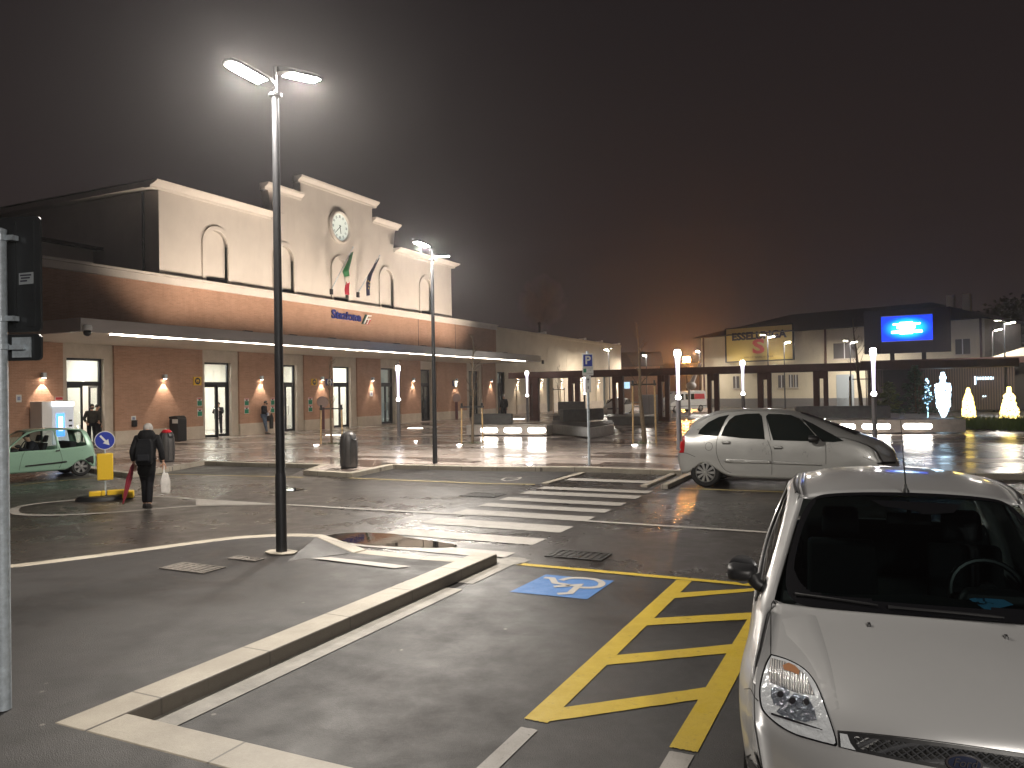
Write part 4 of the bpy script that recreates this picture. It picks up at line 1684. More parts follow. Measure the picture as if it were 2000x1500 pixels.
patch('ribbed_glass', HX([(236, 490), (330, 515), (420, 560), (480, 610), (520, 690), (545, 750), (430, 735), (330, 700), (232, 655), (222, 590)]), bodytree, CF, M_RIB, .008, 8, True, hlamp)
patch('indicator', HX([(320, 545), (362, 527), (408, 548), (440, 585), (432, 612), (380, 590), (330, 575)]), bodytree, CF, M_AMBER, .0105, 8, True, hlamp)


def circ(cx, cy, rx, ry, n=18, rot=0.0):
    return [(cx + rx * math.cos(2 * PI * k / n) * math.cos(rot) - ry * math.sin(2 * PI * k / n) * math.sin(rot), cy + rx * math.cos(2 * PI * k / n) * math.sin(rot) + ry * math.sin(2 * PI * k / n) * math.cos(rot)) for k in range(n)]


M_BOWL = mat('lamp_bowl', (.20, .22, .26), .12, .6, bump=.6, bscale=40)
patch('bowl', HX([(245, 690), (330, 688), (372, 720), (372, 780), (330, 830), (262, 812), (240, 750)]), bodytree, CF, M_BOWL, .008, 6, True, hlamp)
patch('bowl', HX([(400, 735), (500, 760), (545, 850), (560, 920), (480, 935), (330, 900), (280, 860), (400, 830)]), bodytree, CF, M_BOWL, .0085, 6, True, hlamp)
for cx, cy in ((312, 745), (395, 790), (490, 800)):
    patch('bulb', circ(1440 + cx / 3.571, 1150 + cy / 3.571, 6.5, 6.5, 12), bodytree, CF, M_CHROME, .014, 5, True, hlamp)
patch('lower_trim', HX([(245, 868), (420, 925), (600, 985), (604, 992), (420, 940), (245, 882)]), bodytree, CF, M_CHROME, .010, 8, True, hlamp)
# grille with a chrome corner, mesh and an oval badge with a script word
g_out = HX([(705, 998), (800, 1003), (1100, 1034), (1500, 1085), (2000, 1152), (2300, 1200), (2300, 1420), (2000, 1340), (1500, 1268), (1150, 1200), (830, 1135), (712, 1105)])
gr = patch('grille', g_out, bodytree, CF, M_BLACKP, .004, 10)
M_MESHG = NT('grille_mesh', .5)
_tc = M_MESHG.n('TexCoord').outputs['Object']
_v = M_MESHG.n('TexVoronoi', feature='DISTANCE_TO_EDGE')
_v.inputs['Scale'].default_value = 42
_v.inputs['Randomness'].default_value = .0
M_MESHG.l(M_MESHG.mapping(_tc, scale=(1, 1, 1.4), rot=(R(45), 0, 0)), _v.inputs['Vector'])
M_MESHG.l(M_MESHG.ramp(_v.outputs['Distance'], [(.08, (.035, .036, .04)), (.16, (.003, .003, .003))]).outputs['Color'], M_MESHG.b.inputs['Base Color'])
M_MESHG.bump(_v.outputs['Distance'], .8, .02)
M_MESHG = M_MESHG.m
patch('mesh', HX([(815, 1030), (1100, 1062), (1500, 1112), (2000, 1178), (2300, 1225), (2300, 1390), (2000, 1310), (1500, 1240), (1150, 1178), (850, 1115)]), bodytree, CF, M_MESHG, .007, 10, False, gr)
patch('chrome_corner', HX([(722, 1012), (772, 1018), (795, 1080), (832, 1128), (728, 1104)]), bodytree, CF, M_REFL, .010, 8, False, gr)
cb = (1440 + 1580 / 3.571, 1150 + 1215 / 3.571)
bd = patch('badge', circ(*cb, 37, 17, 28, .12), bodytree, CF, M_CHROME, .012, 8)
patch('badge_field', circ(*cb, 32, 13.5, 28, .12), bodytree, CF, mat('badge_dark_blue', (.012, .016, .035), .2), .015, 8, False, bd)
scr = text_mesh('Ford', .042, M_CHROME, 'badge_script', None, .002, .35)
_b = bodytree.ray_cast(Vector((0, 0, CAM_H)), ray(*cb).normalized())
_r = ray(cb[0] + 20, cb[1] + 2.5).normalized()
_b2 = bodytree.ray_cast(Vector((0, 0, CAM_H)), _r)
_x = (_b2[0] - _b[0]).normalized()
_n = _b[1] if _b[1].dot(_r) < 0 else -_b[1]
_y = _n.cross(_x).normalized()
_m = Matrix((_x, _y, _n)).transposed().to_4x4()
scr.matrix_world = CF.matrix_world.inverted() @ (Matrix.Translation(_b[0] + _n * .018) @ _m)
scr.parent = bd
# panel gaps: bonnet edge, bumper seam, bonnet crease, side seam
pline('panel_gap', HX([(234, 456), (236, 350), (236, 200), (238, 110), (262, 78)]), 1.6, bodytree, CF, M_GAP, .0025, True)
pline('panel_gap', HX([(700, 992), (900, 1008), (1250, 1046), (1600, 1092), (2000, 1150), (2300, 1196)]), 2.0, bodytree, CF, M_GAP, .0025)
pline('panel_gap', HX([(52, 700), (70, 698), (95, 700), (120, 750), (150, 785)]), 1.4, bodytree, CF, M_GAP, .0025, True)
# raised middle of the bonnet with a pressed crease on either side
_cr = [(1583, 1183), (1592, 1197), (1606, 1235), (1625, 1305), (1641, 1383)]


_inv = CF.matrix_world.inverted()


def hood_z(x, y, dflt):
    h = bodytree.ray_cast(CF.matrix_world @ Vector((x, y, 2)), Vector((0, 0, -1)))[0]
    z = (_inv @ h).z if h else dflt
    return z if z > .6 else dflt


BON = [_inv @ bodytree.ray_cast(Vector((0, 0, CAM_H)), ray(a, b).normalized())[0] for a, b in smooth_line(_cr, 5)]
BON = [p for p in BON if p.z > .7 and p.x > -.92]
for sg in (1, -1):
    mb = MB()
    W = 6
    for p in BON:
        f_ = max(0.0, min(1.0, (-p.x - .26) / .45)) ** 1.5
        y0_ = abs(p.y)
        ys = ((0, -.001), (.012 + .018 * f_, .0008 + .010 * f_), (.06, .0006 + .0085 * f_), (.11, .0003 + .005 * f_), (.15, .0002 + .0015 * f_), (.18, -.002))
        for dy, rise in ys:
            y = sg * min(y0_ + dy * (.35 + .65 * f_), .748)
            mb.v.append((p.x, y, hood_z(p.x, y, p.z) + rise))
    mb.f = [(i * W + k, i * W + k + 1, (i + 1) * W + k + 1, (i + 1) * W + k) for i in range(len(BON) - 1) for k in range(W - 1)]
    mb.build('bonnet_crease', M_SILVER, CF, smooth=True, angle=60)
# washer jets
for px, py in ((1697, 1222), (1965, 1246)):
    d = ray(px, py).normalized()
    loc, nrm, _, _ = tree.ray_cast(Vector((0, 0, CAM_H)), d)
    l = CF.matrix_world.inverted() @ loc
    MB().loft([[(l.x - .014, l.y - .012, l.z - .004), (l.x - .014, l.y + .012, l.z - .004), (l.x + .018, l.y + .010, l.z - .008), (l.x + .018, l.y - .010, l.z - .008)],
               [(l.x - .008, l.y - .007, l.z + .016), (l.x - .008, l.y + .007, l.z + .016), (l.x + .008, l.y + .006, l.z + .012), (l.x + .008, l.y - .006, l.z + .012)]]).build('washer_jet', M_BLACKP, CF, bevel=.003)
# antenna
d = ray(1769, 961).normalized()
loc, nrm, _, _ = bodytree.ray_cast(Vector((0, 0, CAM_H)), d)
l = CF.matrix_world.inverted() @ loc
an = MB().lathe([(.022, 0), (.020, .012), (.010, .03), (.007, .05)], 12, (l.x, l.y, l.z - .004))
an.tube([(l.x, l.y, l.z + .04), (l.x - .09, l.y, l.z + .20)], [.005, .004], 8).tube([(l.x - .09, l.y, l.z + .20), (l.x - .21, l.y, l.z + .42)], [.0026, .002], 6)
an.build('antenna', M_BLACKP, CF, smooth=True)
for q in ([(1526, 1160), (1575, 1166), (1640, 1175), (1715, 1186)], [(1735, 1189), (1800, 1195), (1880, 1202), (1960, 1210)]):
    pts = []
    for a, b in smooth_line(q, 3):
        lc, nr, _, _ = wstree.ray_cast(Vector((0, 0, CAM_H)), ray(a, b).normalized())
        if lc is not None:
            nr = nr if nr.z > 0 else -nr
            pts.append(CF.matrix_world.inverted() @ (lc + nr * .012))
    if len(pts) > 2:
        MB().tube(pts, [.010] + [.007] * (len(pts) - 2) + [.004], 6).build('wiper', M_BLACKP, CF, smooth=True)
# roof ditch mouldings
for sg in (1, -1):
    q = []
    for x, y in ((-2.08, .628), (-2.2, .638), (-2.4, .648), (-2.8, .65), (-3.2, .645), (-3.4, .63)):
        h_ = bodytree.ray_cast(CF.matrix_world @ Vector((x, y * sg, 2)), Vector((0, 0, -1)))[0]
        q.append((x, y * sg, (CF.matrix_world.inverted() @ h_).z - .004))
    MB().tube(q, .013, 8).build('roof_moulding', M_BLACKP, CF, smooth=True)
# mirrors (both sides)
for s in (-1, 1):
    mb = MB()
    xx, yy, zz = -1.33, .92 * s, 1.035
    A = []
    for dx, k in ((.075, .55), (.05, .9), (-.01, 1.0), (-.06, .96), (-.07, .9)):
        A.append([(xx + dx, yy + .085 * k * (abs(math.cos(a)) ** .55) * (1 if math.cos(a) > 0 else -1), zz + .043 * k * (abs(math.sin(a)) ** .55) * (1 if math.sin(a) > 0 else -1)) for a in [2 * PI * q / 16 for q in range(16)]])
    A = [[(p[0], p[1], zz + (p[2] - zz) * (1.1 if abs(p[1]) > abs(yy) else .95)) for p in ring] for ring in A]
    mb.loft(A)
    mb.tube([(xx + .02, yy - .06 * s, zz - .015), (xx + .03, .84 * s, zz - .05), (xx + .02, .79 * s, zz - .085)], [.045, .034, .04], 10)
    mo = mb.build('door_mirror', M_BLACKP, CF, smooth=True, angle=60)
    MB().lathe([(.0, 0), (.085, 0)], 16, (xx - .072, yy, zz), 'x', caps=False).build('mirror_glass', M_CHROME, mo)
# lower bumper intake seen at the corner, rubbing strip
patch('fog_recess', HX([(32, 1130), (70, 1165), (110, 1210), (150, 1250), (150, 1340), (60, 1340), (36, 1250)]), bodytree, CF, M_BLACKP, .004, 10, True)
# wheels, wells and underside
for s in (-1, 1):
    for x in (-.79, -3.02):
        wheel(CF, x, .775 * s, .295, .17, 2)
MB().bx(-3.5, -.4, -.74, .74, .2, .72).build('underbody', M_INT, CF)
# cabin: dashboard, wheel, seats, card, mirror
ds = MB()
secs = []
for y in (-.70, -.45, 0, .45, .70):
    k = 1 - .10 * (abs(y) / .7) ** 2
    secs.append([(-.98 - .13 * abs(y), y, .80), (-.98 - .13 * abs(y), y, .915), (-1.30, y, .935 * k + .05), (-1.52, y, .90), (-1.60, y, .80), (-1.55, y, .6), (-1.2, y, .55)])
ds.loft(secs)
ds.build('dashboard', M_DASH, CF, smooth=True, angle=50)
bi = MB().loft([[(-1.40, .18, .92), (-1.40, .56, .92), (-1.58, .54, .9), (-1.58, .20, .9)], [(-1.44, .22, 1.0), (-1.44, .52, 1.0), (-1.56, .50, .985), (-1.56, .24, .985)]])
bi.build('instrument_binnacle', M_DASH, CF, bevel=.03)
sw = MB()
for k in range(25):
    pass
ringp = []
cw = Vector((-1.66, .37, .93))
u_, v_ = Vector((0, 1, 0)), Vector((-.42, 0, .907))
for k in range(25):
    a = 2 * PI * k / 24
    ringp.append(cw + u_ * .185 * math.cos(a) + v_ * .185 * math.sin(a))
sw.tube(ringp, .017, 8, caps=False)
sw.tube([cw - u_ * .17, cw + u_ * .17], .02, 6).tube([cw, cw - v_ * .17], .02, 6)
sw.lathe([(.06, -.02), (.06, .02)], 12, tuple(cw), 'x')
sw.build('steering_wheel', mat('wheel_leather', (.03, .03, .032), .35), CF, smooth=True)
for s in (-1, 1):
    seat(CF, -2.15, .36 * s)
MB().bx(-3.1, -2.95, -.62, .62, .4, 1.1).build('rear_bench', M_SEAT, CF, bevel=.05)
MB().bx(-1.86, -1.82, -.12, .12, 1.27, 1.335).tube([(-1.8, 0, 1.33), (-1.84, 0, 1.41)], .012, 6).build('inner_mirror', M_BLACKP, CF, bevel=.01)
BC = thing('disabled_badge', (0, 0, 0), 'blue disabled parking card lying on the hatchback dashboard', 'parking card')
cd = [(1893, 1170), (1944, 1163), (1979, 1181), (1928, 1193)]
zc = .958
pts = [Vector(G(a, b, zc)) for a, b in cd]
BC.location = sum(pts, Vector()) / 4
loc0 = BC.location
MB().prism([(p.x - loc0.x, p.y - loc0.y) for p in pts], -.001, .001).build('card', mat('card_blue', (.14, .50, .88), .5), BC)
mb = MB()
S2 = lambda q: [tuple((G(1400 + a / 3.333, 880 + b / 3.333, zc) - loc0)[:2]) for a, b in q]
ribbon(mb, S2([(1690, 965), (1735, 962), (1742, 985)]), .010, .002)
ribbon(mb, smooth_line(S2([(1700, 985), (1698, 1000), (1720, 1004), (1750, 998), (1752, 985)]), 3), .010, .002)
ribbon(mb, S2([(1752, 990), (1790, 995), (1800, 1002)]), .010, .002)
mb.build('symbol', mat('card_symbol', (.05, .12, .2), .5), BC)
# ================= silver people carrier, side on
def simple_cols(spec):
    """spec rows: (s_center, z_center, s_edge, y_edge, z_edge, [(s,y,z) x5])."""
    return [(T4b(a, z, se, ye, ze), rows) for a, z, se, ye, ze, rows in spec]


def T4b(s, z, se, ye, ze):
    return [(s, 0, z), (s + (se - s) * .12, ye * .36, z - .08 * (z - ze)), (s + (se - s) * .45, ye * .72, z - .36 * (z - ze)), (se, ye, ze)]


CP = thing('people_carrier_car', (.13, 17.55, 0), 'silver people carrier parked side on behind the near hatchback', 'car', rot=0.0)
front = [[(.10, 0, .2), (.12, .3, .2), (.2, .58, .2), (.36, .76, .2)],
         [(0, 0, .42), (.015, .3, .42), (.1, .6, .42), (.3, .81, .43)],
         [(.0, 0, .58), (.02, .3, .58), (.1, .6, .585), (.3, .83, .60)],
         [(.06, 0, .66), (.08, .3, .655), (.17, .58, .66), (.36, .82, .68)],
         [(.06, 0, .76), (.08, .28, .755), (.19, .56, .75), (.40, .81, .78)],
         [(.13, 0, .86), (.15, .28, .855), (.26, .56, .855), (.48, .795, .87)]]
lo = lambda s, z1=.86: [(s, .853, z1), (s, .87, .68), (s, .873, .45), (s, .84, .23)]
cols = simple_cols([
    (.28, .955, .60, .785, .94, [(.62, .825, .895), (.57, .85, .78), (.53, .868, .64), (.48, .870, .45), (.46, .84, .24)]),
    (.45, 1.04, .80, .785, 1.015, [(.82, .828, .965), (.815, .85, .83), (.815, .870, .75), (.815, .876, .71), (.815, .868, .665)]),
    (.62, 1.10, 1.02, .78, 1.07, [(1.08, .825, 1.01)] + lo(1.15, .87)),
    (.74, 1.15, 1.18, .755, 1.075, [(1.32, .815, 1.0)] + lo(1.4, .88)),
    (1.90, 1.60, 2.02, .57, 1.535, [(2.1, .645, 1.46), (1.95, .845, 1.0)] + lo(1.95, .9)[1:]),
    (2.35, 1.645, 2.4, .59, 1.59, [(2.4, .67, 1.535), (2.4, .848, 1.03)] + lo(2.4, .9)[1:]),
    (2.85, 1.66, 2.85, .60, 1.605, [(2.85, .68, 1.55), (2.9, .848, 1.05)] + lo(2.9, .9)[1:]),
    (3.35, 1.635, 3.32, .59, 1.58, [(3.32, .67, 1.52), (3.36, .845, 1.06), (3.38, .868, .72), (3.37, .872, .45), (3.36, .84, .24)]),
    (3.68, 1.575, 3.62, .565, 1.51, [(3.62, .655, 1.43), (3.70, .835, 1.06), (3.70, .866, .78), (3.70, .874, .725), (3.70, .866, .675)]),
    (3.92, 1.47, 3.84, .545, 1.40, [(3.86, .645, 1.30), (4.02, .81, 1.04), (4.05, .845, .72), (4.05, .855, .45), (4.02, .83, .27)])])
rear = [[(4.06, 0, 1.37), (4.06, .25, 1.365), (4.04, .45, 1.35), (3.99, .61, 1.30)],
        [(4.24, 0, 1.10), (4.24, .3, 1.10), (4.23, .58, 1.09), (4.20, .79, 1.07)],
        [(4.29, 0, .86), (4.29, .32, .86), (4.28, .62, .86), (4.24, .82, .86)],
        [(4.37, 0, .58), (4.37, .32, .58), (4.35, .62, .58), (4.29, .83, .58)],
        [(4.30, 0, .27), (4.30, .32, .27), (4.28, .6, .27), (4.22, .80, .27)]]
WS_SET, RW_SET, SG_SET = set(), set(), set()
V, F = car_cage(front, cols, rear)
VP_, FP_ = V, F
pbody = mk_mesh('body', V, F['body'], M_SILVER2, CP)
solidify(pbody, .02)
pt = bvh_of([pbody])
Z2 = lambda q: [(1280 + a / 3.846, 770 + b / 3.846) for a, b in q]
side_px = [[(322, 300), (335, 270), (400, 212), (480, 172), (556, 156), (528, 192), (500, 250), (472, 314), (400, 311)],
           [(495, 312), (520, 250), (555, 195), (600, 162), (680, 149), (782, 147), (800, 165), (812, 250), (822, 338), (650, 330)],
           [(832, 165), (850, 150), (940, 151), (1020, 160), (1080, 187), (1150, 250), (1238, 354), (1100, 352), (884, 345), (862, 270)],
           [(1098, 186), (1180, 224), (1300, 290), (1416, 352), (1330, 360), (1256, 357), (1180, 280)]]
for q in side_px:
    w_ = patch('side_window', Z2(q), pt, CP, M_DARKGLASS, .014, 5, True)
    patch('seal', Z2([(a, b) for a, b in q]), pt, CP, M_BLACKP, .003, 9, True, w_) if False else None
pw = patch('windscreen', Z2([(1084, 138), (1108, 123), (1200, 152), (1330, 206), (1470, 266), (1545, 292), (1500, 308), (1400, 268), (1250, 198), (1092, 150)]), pt, CP, M_DARKGLASS, .02, 5, True)
patch('tail_light', Z2([(185, 322), (225, 314), (222, 380), (215, 438), (176, 440), (172, 390)]), pt, CP, M_REDL, .006, 6, True)
patch('side_moulding', Z2([(515, 492), (530, 483), (866, 499), (866, 517), (560, 512), (522, 507)]), pt, CP, M_SILVER2, .016, 10, True, thick=.016)
patch('side_moulding', Z2([(882, 500), (1240, 523), (1254, 533), (882, 519)]), pt, CP, M_SILVER2, .016, 10, True, thick=.016)
for q in ([(500, 352), (562, 354), (564, 370), (502, 370)], [(888, 388), (952, 390), (954, 407), (890, 406)]):
    h_ = patch('door_handle', Z2(q), pt, CP, M_SILVER2, .022, 8, True, thick=.015)
    patch('handle_recess', Z2([(q[0][0], q[3][1] - 2), (q[2][0], q[2][1] - 2), (q[2][0] - 6, q[2][1] + 7), (q[0][0] + 6, q[3][1] + 7)]), pt, CP, M_GAP, .004, 8, True, h_)
for ln in ([(471, 318), (460, 360), (458, 430), (480, 505), (520, 565), (570, 590)], [(842, 346), (870, 420), (876, 500), (874, 605)], [(1276, 370), (1281, 450), (1281, 525)],
           [(170, 440), (230, 442), (300, 470)], [(1640, 500), (1610, 492), (1560, 470)]):
    pline('panel_gap', Z2(ln), .75, pt, CP, M_GAP, .006, True)
pline('fuel_cap', Z2(circ(402, 392, 27, 30, 20) + circ(402, 392, 27, 30, 20)[:1]), .6, pt, CP, M_GAP, .0035)
pline('window_pillar', Z2([(832, 166), (848, 250), (866, 346)]), 1.2, pt, CP, M_GAP, .004, True)
hp = patch('headlight', Z2([(1642, 392), (1672, 384), (1722, 402), (1764, 440), (1756, 464), (1720, 455), (1670, 424)]), pt, CP, M_REFL, .006, 6, True)
patch('bumper_strip', Z2([(1662, 516), (1700, 508), (1800, 506), (1860, 505), (1858, 520), (1800, 522), (1668, 526)]), pt, CP, M_BLACKP, .006, 8, True)
for s in (-1, 1):
    mb = MB()
    secs = []
    for dx, k in ((.10, .5), (.06, .9), (-.02, 1), (-.09, .92), (-.10, .85)):
        secs.append([(-1.52 + dx, .97 * s + .10 * k * math.cos(a), 1.05 + .075 * k * math.sin(a)) for a in [2 * PI * q / 14 for q in range(14)]])
    mb.loft(secs).tube([(-1.50, .90 * s, 1.0), (-1.48, .80 * s, .97)], [.035, .04], 8)
    mo = mb.build('door_mirror', M_BLACKP, CP, smooth=True, angle=60)
for s in (-1, 1):
    for x in (-.815, -3.70):
        wheel(CP, x, .765 * s, .312, .19, 0, .68)
MB().bx(-4.0, -.45, -.72, .72, .22, .74).build('underbody', M_INT, CP)

# ================= pale green small car with its driver
f2 = Vector((-.30, -.954))
f2.normalize()
l2 = Vector((-f2.y, f2.x))
SC = .93
W_ = Vector(G(159, 929.5)[:2])
loc = W_ - (f2 * (-2.80) + l2 * .74) * SC
CG = thing('small_green_car', (loc.x, loc.y, 0), 'pale green small three-door car stopped at the kerb with a driver inside', 'car', rot=math.atan2(f2.y, f2.x))
CG.scale = (SC, SC, SC)
front = [[(.08, 0, .2), (.09, .25, .2), (.14, .48, .2), (.26, .66, .2)],
         [(0, 0, .40), (.012, .27, .40), (.06, .52, .40), (.2, .70, .41)],
         [(.01, 0, .55), (.02, .27, .55), (.07, .52, .55), (.21, .72, .56)],
         [(.04, 0, .62), (.05, .26, .62), (.11, .5, .62), (.25, .715, .63)],
         [(.07, 0, .70), (.085, .25, .70), (.15, .48, .695), (.28, .71, .70)],
         [(.14, 0, .775), (.15, .24, .77), (.21, .46, .765), (.33, .69, .775)]]
lo = lambda s, z1=.80: [(s, .735, z1), (s, .75, .62), (s, .753, .42), (s, .73, .22)]
cols = simple_cols([
    (.30, .82, .38, .685, .80, [(.38, .71, .78), (.36, .73, .70), (.34, .748, .58), (.31, .75, .42), (.30, .73, .22)]),
    (.55, .88, .62, .68, .855, [(.62, .71, .83), (.60, .735, .75), (.60, .75, .66), (.60, .755, .62), (.60, .75, .575)]),
    (.82, .93, .92, .675, .905, [(.92, .71, .88)] + lo(.90)),
    (.90, .95, 1.0, .66, .925, [(1.02, .695, .915), (1.00, .737, .80)] + lo(1.00)[1:]),
    (1.40, 1.36, 1.46, .535, 1.335, [(1.46, .575, 1.315), (1.36, .738, .82)] + lo(1.36)[1:]),
    (1.75, 1.415, 1.80, .545, 1.375, [(1.80, .595, 1.355), (1.78, .742, .815)] + lo(1.78)[1:]),
    (2.12, 1.42, 2.12, .55, 1.385, [(2.12, .60, 1.36), (2.18, .742, .82)] + lo(2.18)[1:]),
    (2.19, 1.42, 2.17, .55, 1.385, [(2.17, .60, 1.36), (2.25, .742, .83)] + lo(2.25)[1:]),
    (2.50, 1.41, 2.46, .55, 1.37, [(2.46, .595, 1.355), (2.52, .742, .845), (2.50, .75, .64), (2.49, .753, .42), (2.48, .73, .22)]),
    (2.90, 1.385, 2.84, .54, 1.345, [(2.84, .580, 1.315), (2.96, .728, .88), (2.80, .748, .70), (2.80, .757, .645), (2.80, .752, .59)]),
    (3.03, 1.34, 2.97, .525, 1.30, [(3.00, .575, 1.24), (3.09, .70, .90), (3.08, .725, .66), (3.08, .735, .42), (3.07, .72, .24)])])
rear = [[(3.10, 0, 1.28), (3.10, .22, 1.275), (3.07, .42, 1.26), (3.02, .555, 1.20)],
        [(3.24, 0, .93), (3.24, .25, .93), (3.21, .48, .93), (3.13, .64, .92)],
        [(3.28, 0, .72), (3.28, .26, .72), (3.25, .5, .72), (3.17, .67, .72)],
        [(3.34, 0, .48), (3.34, .27, .48), (3.31, .52, .48), (3.22, .70, .48)],
        [(3.30, 0, .24), (3.30, .27, .24), (3.27, .5, .24), (3.19, .68, .24)]]
WS_SET, RW_SET, SG_SET = {3}, {11}, {3, 4, 5, 7, 8}
V, F = car_cage(front, cols, rear)
CREASE.clear()
for k_ in (3, 6, 7, 9):
    for r_ in (0, 1):
        CREASE.add((round(-cols[k_][1][r_][0], 4), round(cols[k_][1][r_][1], 4), round(cols[k_][1][r_][2], 4)))
gb = mk_mesh('body', V, F['body'], M_GREEN, CG)
solidify(gb, .025)
M_CLEARCAR = m_glass('clear_car_glass', (.80, .86, .84))
mk_mesh('windscreen', V, F['windscreen'], M_CLEARCAR, CG)
sides('side_window', V, F['side_window'], M_CLEARCAR, CG)
mk_mesh('rear_window', V, F['rear_window'], M_CLEARCAR, CG)
CREASE.clear()
gt = bvh_of([gb])
Z3 = lambda q: [(a / 4.167, 820 + b / 4.167) for a, b in q]
patch('side_moulding', Z3([(205, 372), (540, 334), (544, 345), (205, 382)]), gt, CG, M_BLACKP, .012, 8, True, thick=.012)
patch('door_handle', Z3([(452, 248), (486, 244), (486, 256), (452, 260)]), gt, CG, M_BLACKP, .012, 6, True)
patch('rear_bumper', Z3([(690, 318), (735, 296), (758, 292), (762, 345), (738, 380), (718, 345)]), gt, CG, M_BLACKP, .010, 6, True)
pline('panel_gap', Z3([(478, 220), (500, 290), (505, 340), (470, 415)]), .6, gt, CG, M_GAP, .004, True)
pline('panel_gap', Z3([(200, 258), (172, 330), (150, 440)]), .6, gt, CG, M_GAP, .004, True)
for s in (-1, 1):
    for x in (-.60, -2.80):
        wheel(CG, x, .66 * s, .272, .155, 1, .68)
    seat(CG, -1.75, .33 * s, h=.55)
    m_ = MB().loft([[(-1.18 + d, .76 * s + .07 * k * math.cos(a), .96 + .05 * k * math.sin(a)) for a in [2 * PI * q / 12 for q in range(12)]] for d, k in ((.06, .5), (.0, 1), (-.06, .9))])
    m_.build('door_mirror', M_BLACKP, CG, smooth=True)
MB().bx(-3.0, -.35, -.62, .62, .2, .60).build('underbody', M_INT, CG)
MB().bx(-1.25, -.95, -.62, .62, .60, .88).build('dashboard', M_DASH, CG, bevel=.04)
MB().bx(-2.75, -2.55, -.55, .55, .5, 1.0).build('rear_bench', M_SEAT, CG, bevel=.05)
sw = MB()
cw = Vector((-1.42, .33, .90))
u_, v_ = Vector((0, 1, 0)), Vector((-.35, 0, .93))
sw.tube([cw + u_ * .18 * math.cos(2 * PI * k / 20) + v_ * .18 * math.sin(2 * PI * k / 20) for k in range(21)], .014, 6, caps=False)
sw.build('steering_wheel', M_BLACKP, CG, smooth=True)

# ================= white van and white saloon behind the pergola
def van():
    base = G(1345, 806)
    t = thing('white_van', (0, 0, 0), 'white van with dark rear glass and a red panel parked behind the pergola', 'van')
    d = Vector((-.78, -.62)).normalized()
    L, Wd, H_ = 4.3, .85, 1.85
    c = Vector(G(1308, 806.5)[:2])
    # nose at the left end of the van as seen; side towards the square
    c2 = Vector(G(1381, 803.5)[:2])
    ax = (c - c2)
    L = min(max(ax.length, 3.9), 5.0)
    d = ax.normalized()
    n = Vector((-d.y, d.x))
    if n.dot(Vector((0, 0)) - c) < 0:
        side = -1
    else:
        side = 1
    t.location = (c.x - n.x * Wd * side, c.y - n.y * Wd * side, 0)
    t.rotation_euler = (0, 0, math.atan2(d.y, d.x))
    prof = [(0.0, .25), (0.0, .62), (-.12, .80), (-.75, 1.02), (-1.45, 1.72), (-1.7, 1.82), (-L + .25, 1.86), (-L + .05, 1.75), (-L, 1.0), (-L, .28)]
    secs = []
    for y, k, dz in ((-Wd, .0, .0), (-Wd * .96, .6, .02), (0, 1, .03), (Wd * .96, .6, .02), (Wd, .0, .0)):
        secs.append([(x + (.0 if z < .7 else 0), y * (1 if z < 1.05 else .93), z + dz * (z > 1)) for x, z in prof])
    mb = MB().loft(secs, closed=True, caps=True)
    b = mb.build('body', M_WHITECAR, t, bevel=.05)
    y = side * Wd
    o = side * .012
    yt = lambda z: y * (1 if z < 1.05 else .985 - .05 * (z - 1.05)) + o
    for nm, q, m_ in (('side_window', [(-1.0, 1.1), (-1.5, 1.6), (-1.75, 1.62), (-1.75, 1.1)], M_DARKGLASS), ('side_window', [(-2.0, 1.12), (-2.0, 1.6), (-3.1, 1.62), (-3.1, 1.12)], M_DARKGLASS),
                      ('red_panel', [(-3.12, 1.14), (-3.12, 1.6), (-L + .3, 1.6), (-L + .25, 1.14)], mat('van_red', (.55, .05, .06), .4))):
        MB().sheet([(x, yt(z), z) for x, z in q]).build(nm, m_, t)
    MB().bx(-L + .05, -.1, y + o * .5, y + o * 1.6, .52, .56).build('side_moulding', M_BLACKP, t)
    MB().sheet([(-.80, -Wd * .8, 1.07), (-.80, Wd * .8, 1.07), (-1.43, Wd * .78, 1.73), (-1.43, -Wd * .78, 1.73)]).build('windscreen', M_DARKGLASS, t)
    for x in (-.75, -L + .8):
        for s in (-1, 1):
            wheel(t, x, (Wd - .06) * s, .31, .17, 1, .66)
    MB().bx(-.03, .02, -.7, -.35, .62, .74).bx(-.03, .02, .35, .7, .62, .74).build('headlight', M_REFL, t)
    return t


VN = van()
CW = thing('white_saloon_car', (0, 0, 0), 'white saloon facing the square between two pergola posts', 'car')
c = G(1194, 812.5)
CW.location = (c.x, c.y, 0)
CW.rotation_euler = (0, 0, math.atan2(-c.y * 1.0 - 6, -c.x - 16))
CW.scale = (.95, .93, .86)
wb = mk_mesh('body', VP_, FP_['body'], M_WHITECAR, CW)
MB().sheet([(-1.03, -.66, 1.10), (-1.03, .66, 1.10), (-1.92, .53, 1.585), (-1.92, -.53, 1.585)]).sheet([(-1.0, -.6, 1.13), (-1.0, .6, 1.13), (-1.9, .45, 1.6), (-1.9, -.45, 1.6)]).build('windscreen', M_DARKGLASS, CW)
MB().bx(-.16, -.02, -.36, .36, .60, .74).build('grille', M_BLACKP, CW, bevel=.02)
for s in (-1, 1):
    MB().bx(-.30, -.12, s * .44, s * .70, .62, .76).build('headlight', M_REFL, CW, bevel=.03)
    for x in (-.815, -3.70):
        wheel(CW, x, .765 * s, .31, .18, 1, .66)
    MB().prism([(-1.35, 1.03), (-2.05, 1.46), (-3.2, 1.50), (-3.55, 1.05)], .86 * s, .80 * s, 'y').build('side_window', M_DARKGLASS, CW)
MB().bx(-.012, .0, -.26, .26, .40, .51).build('number_plate', M_WHITEP, CW)
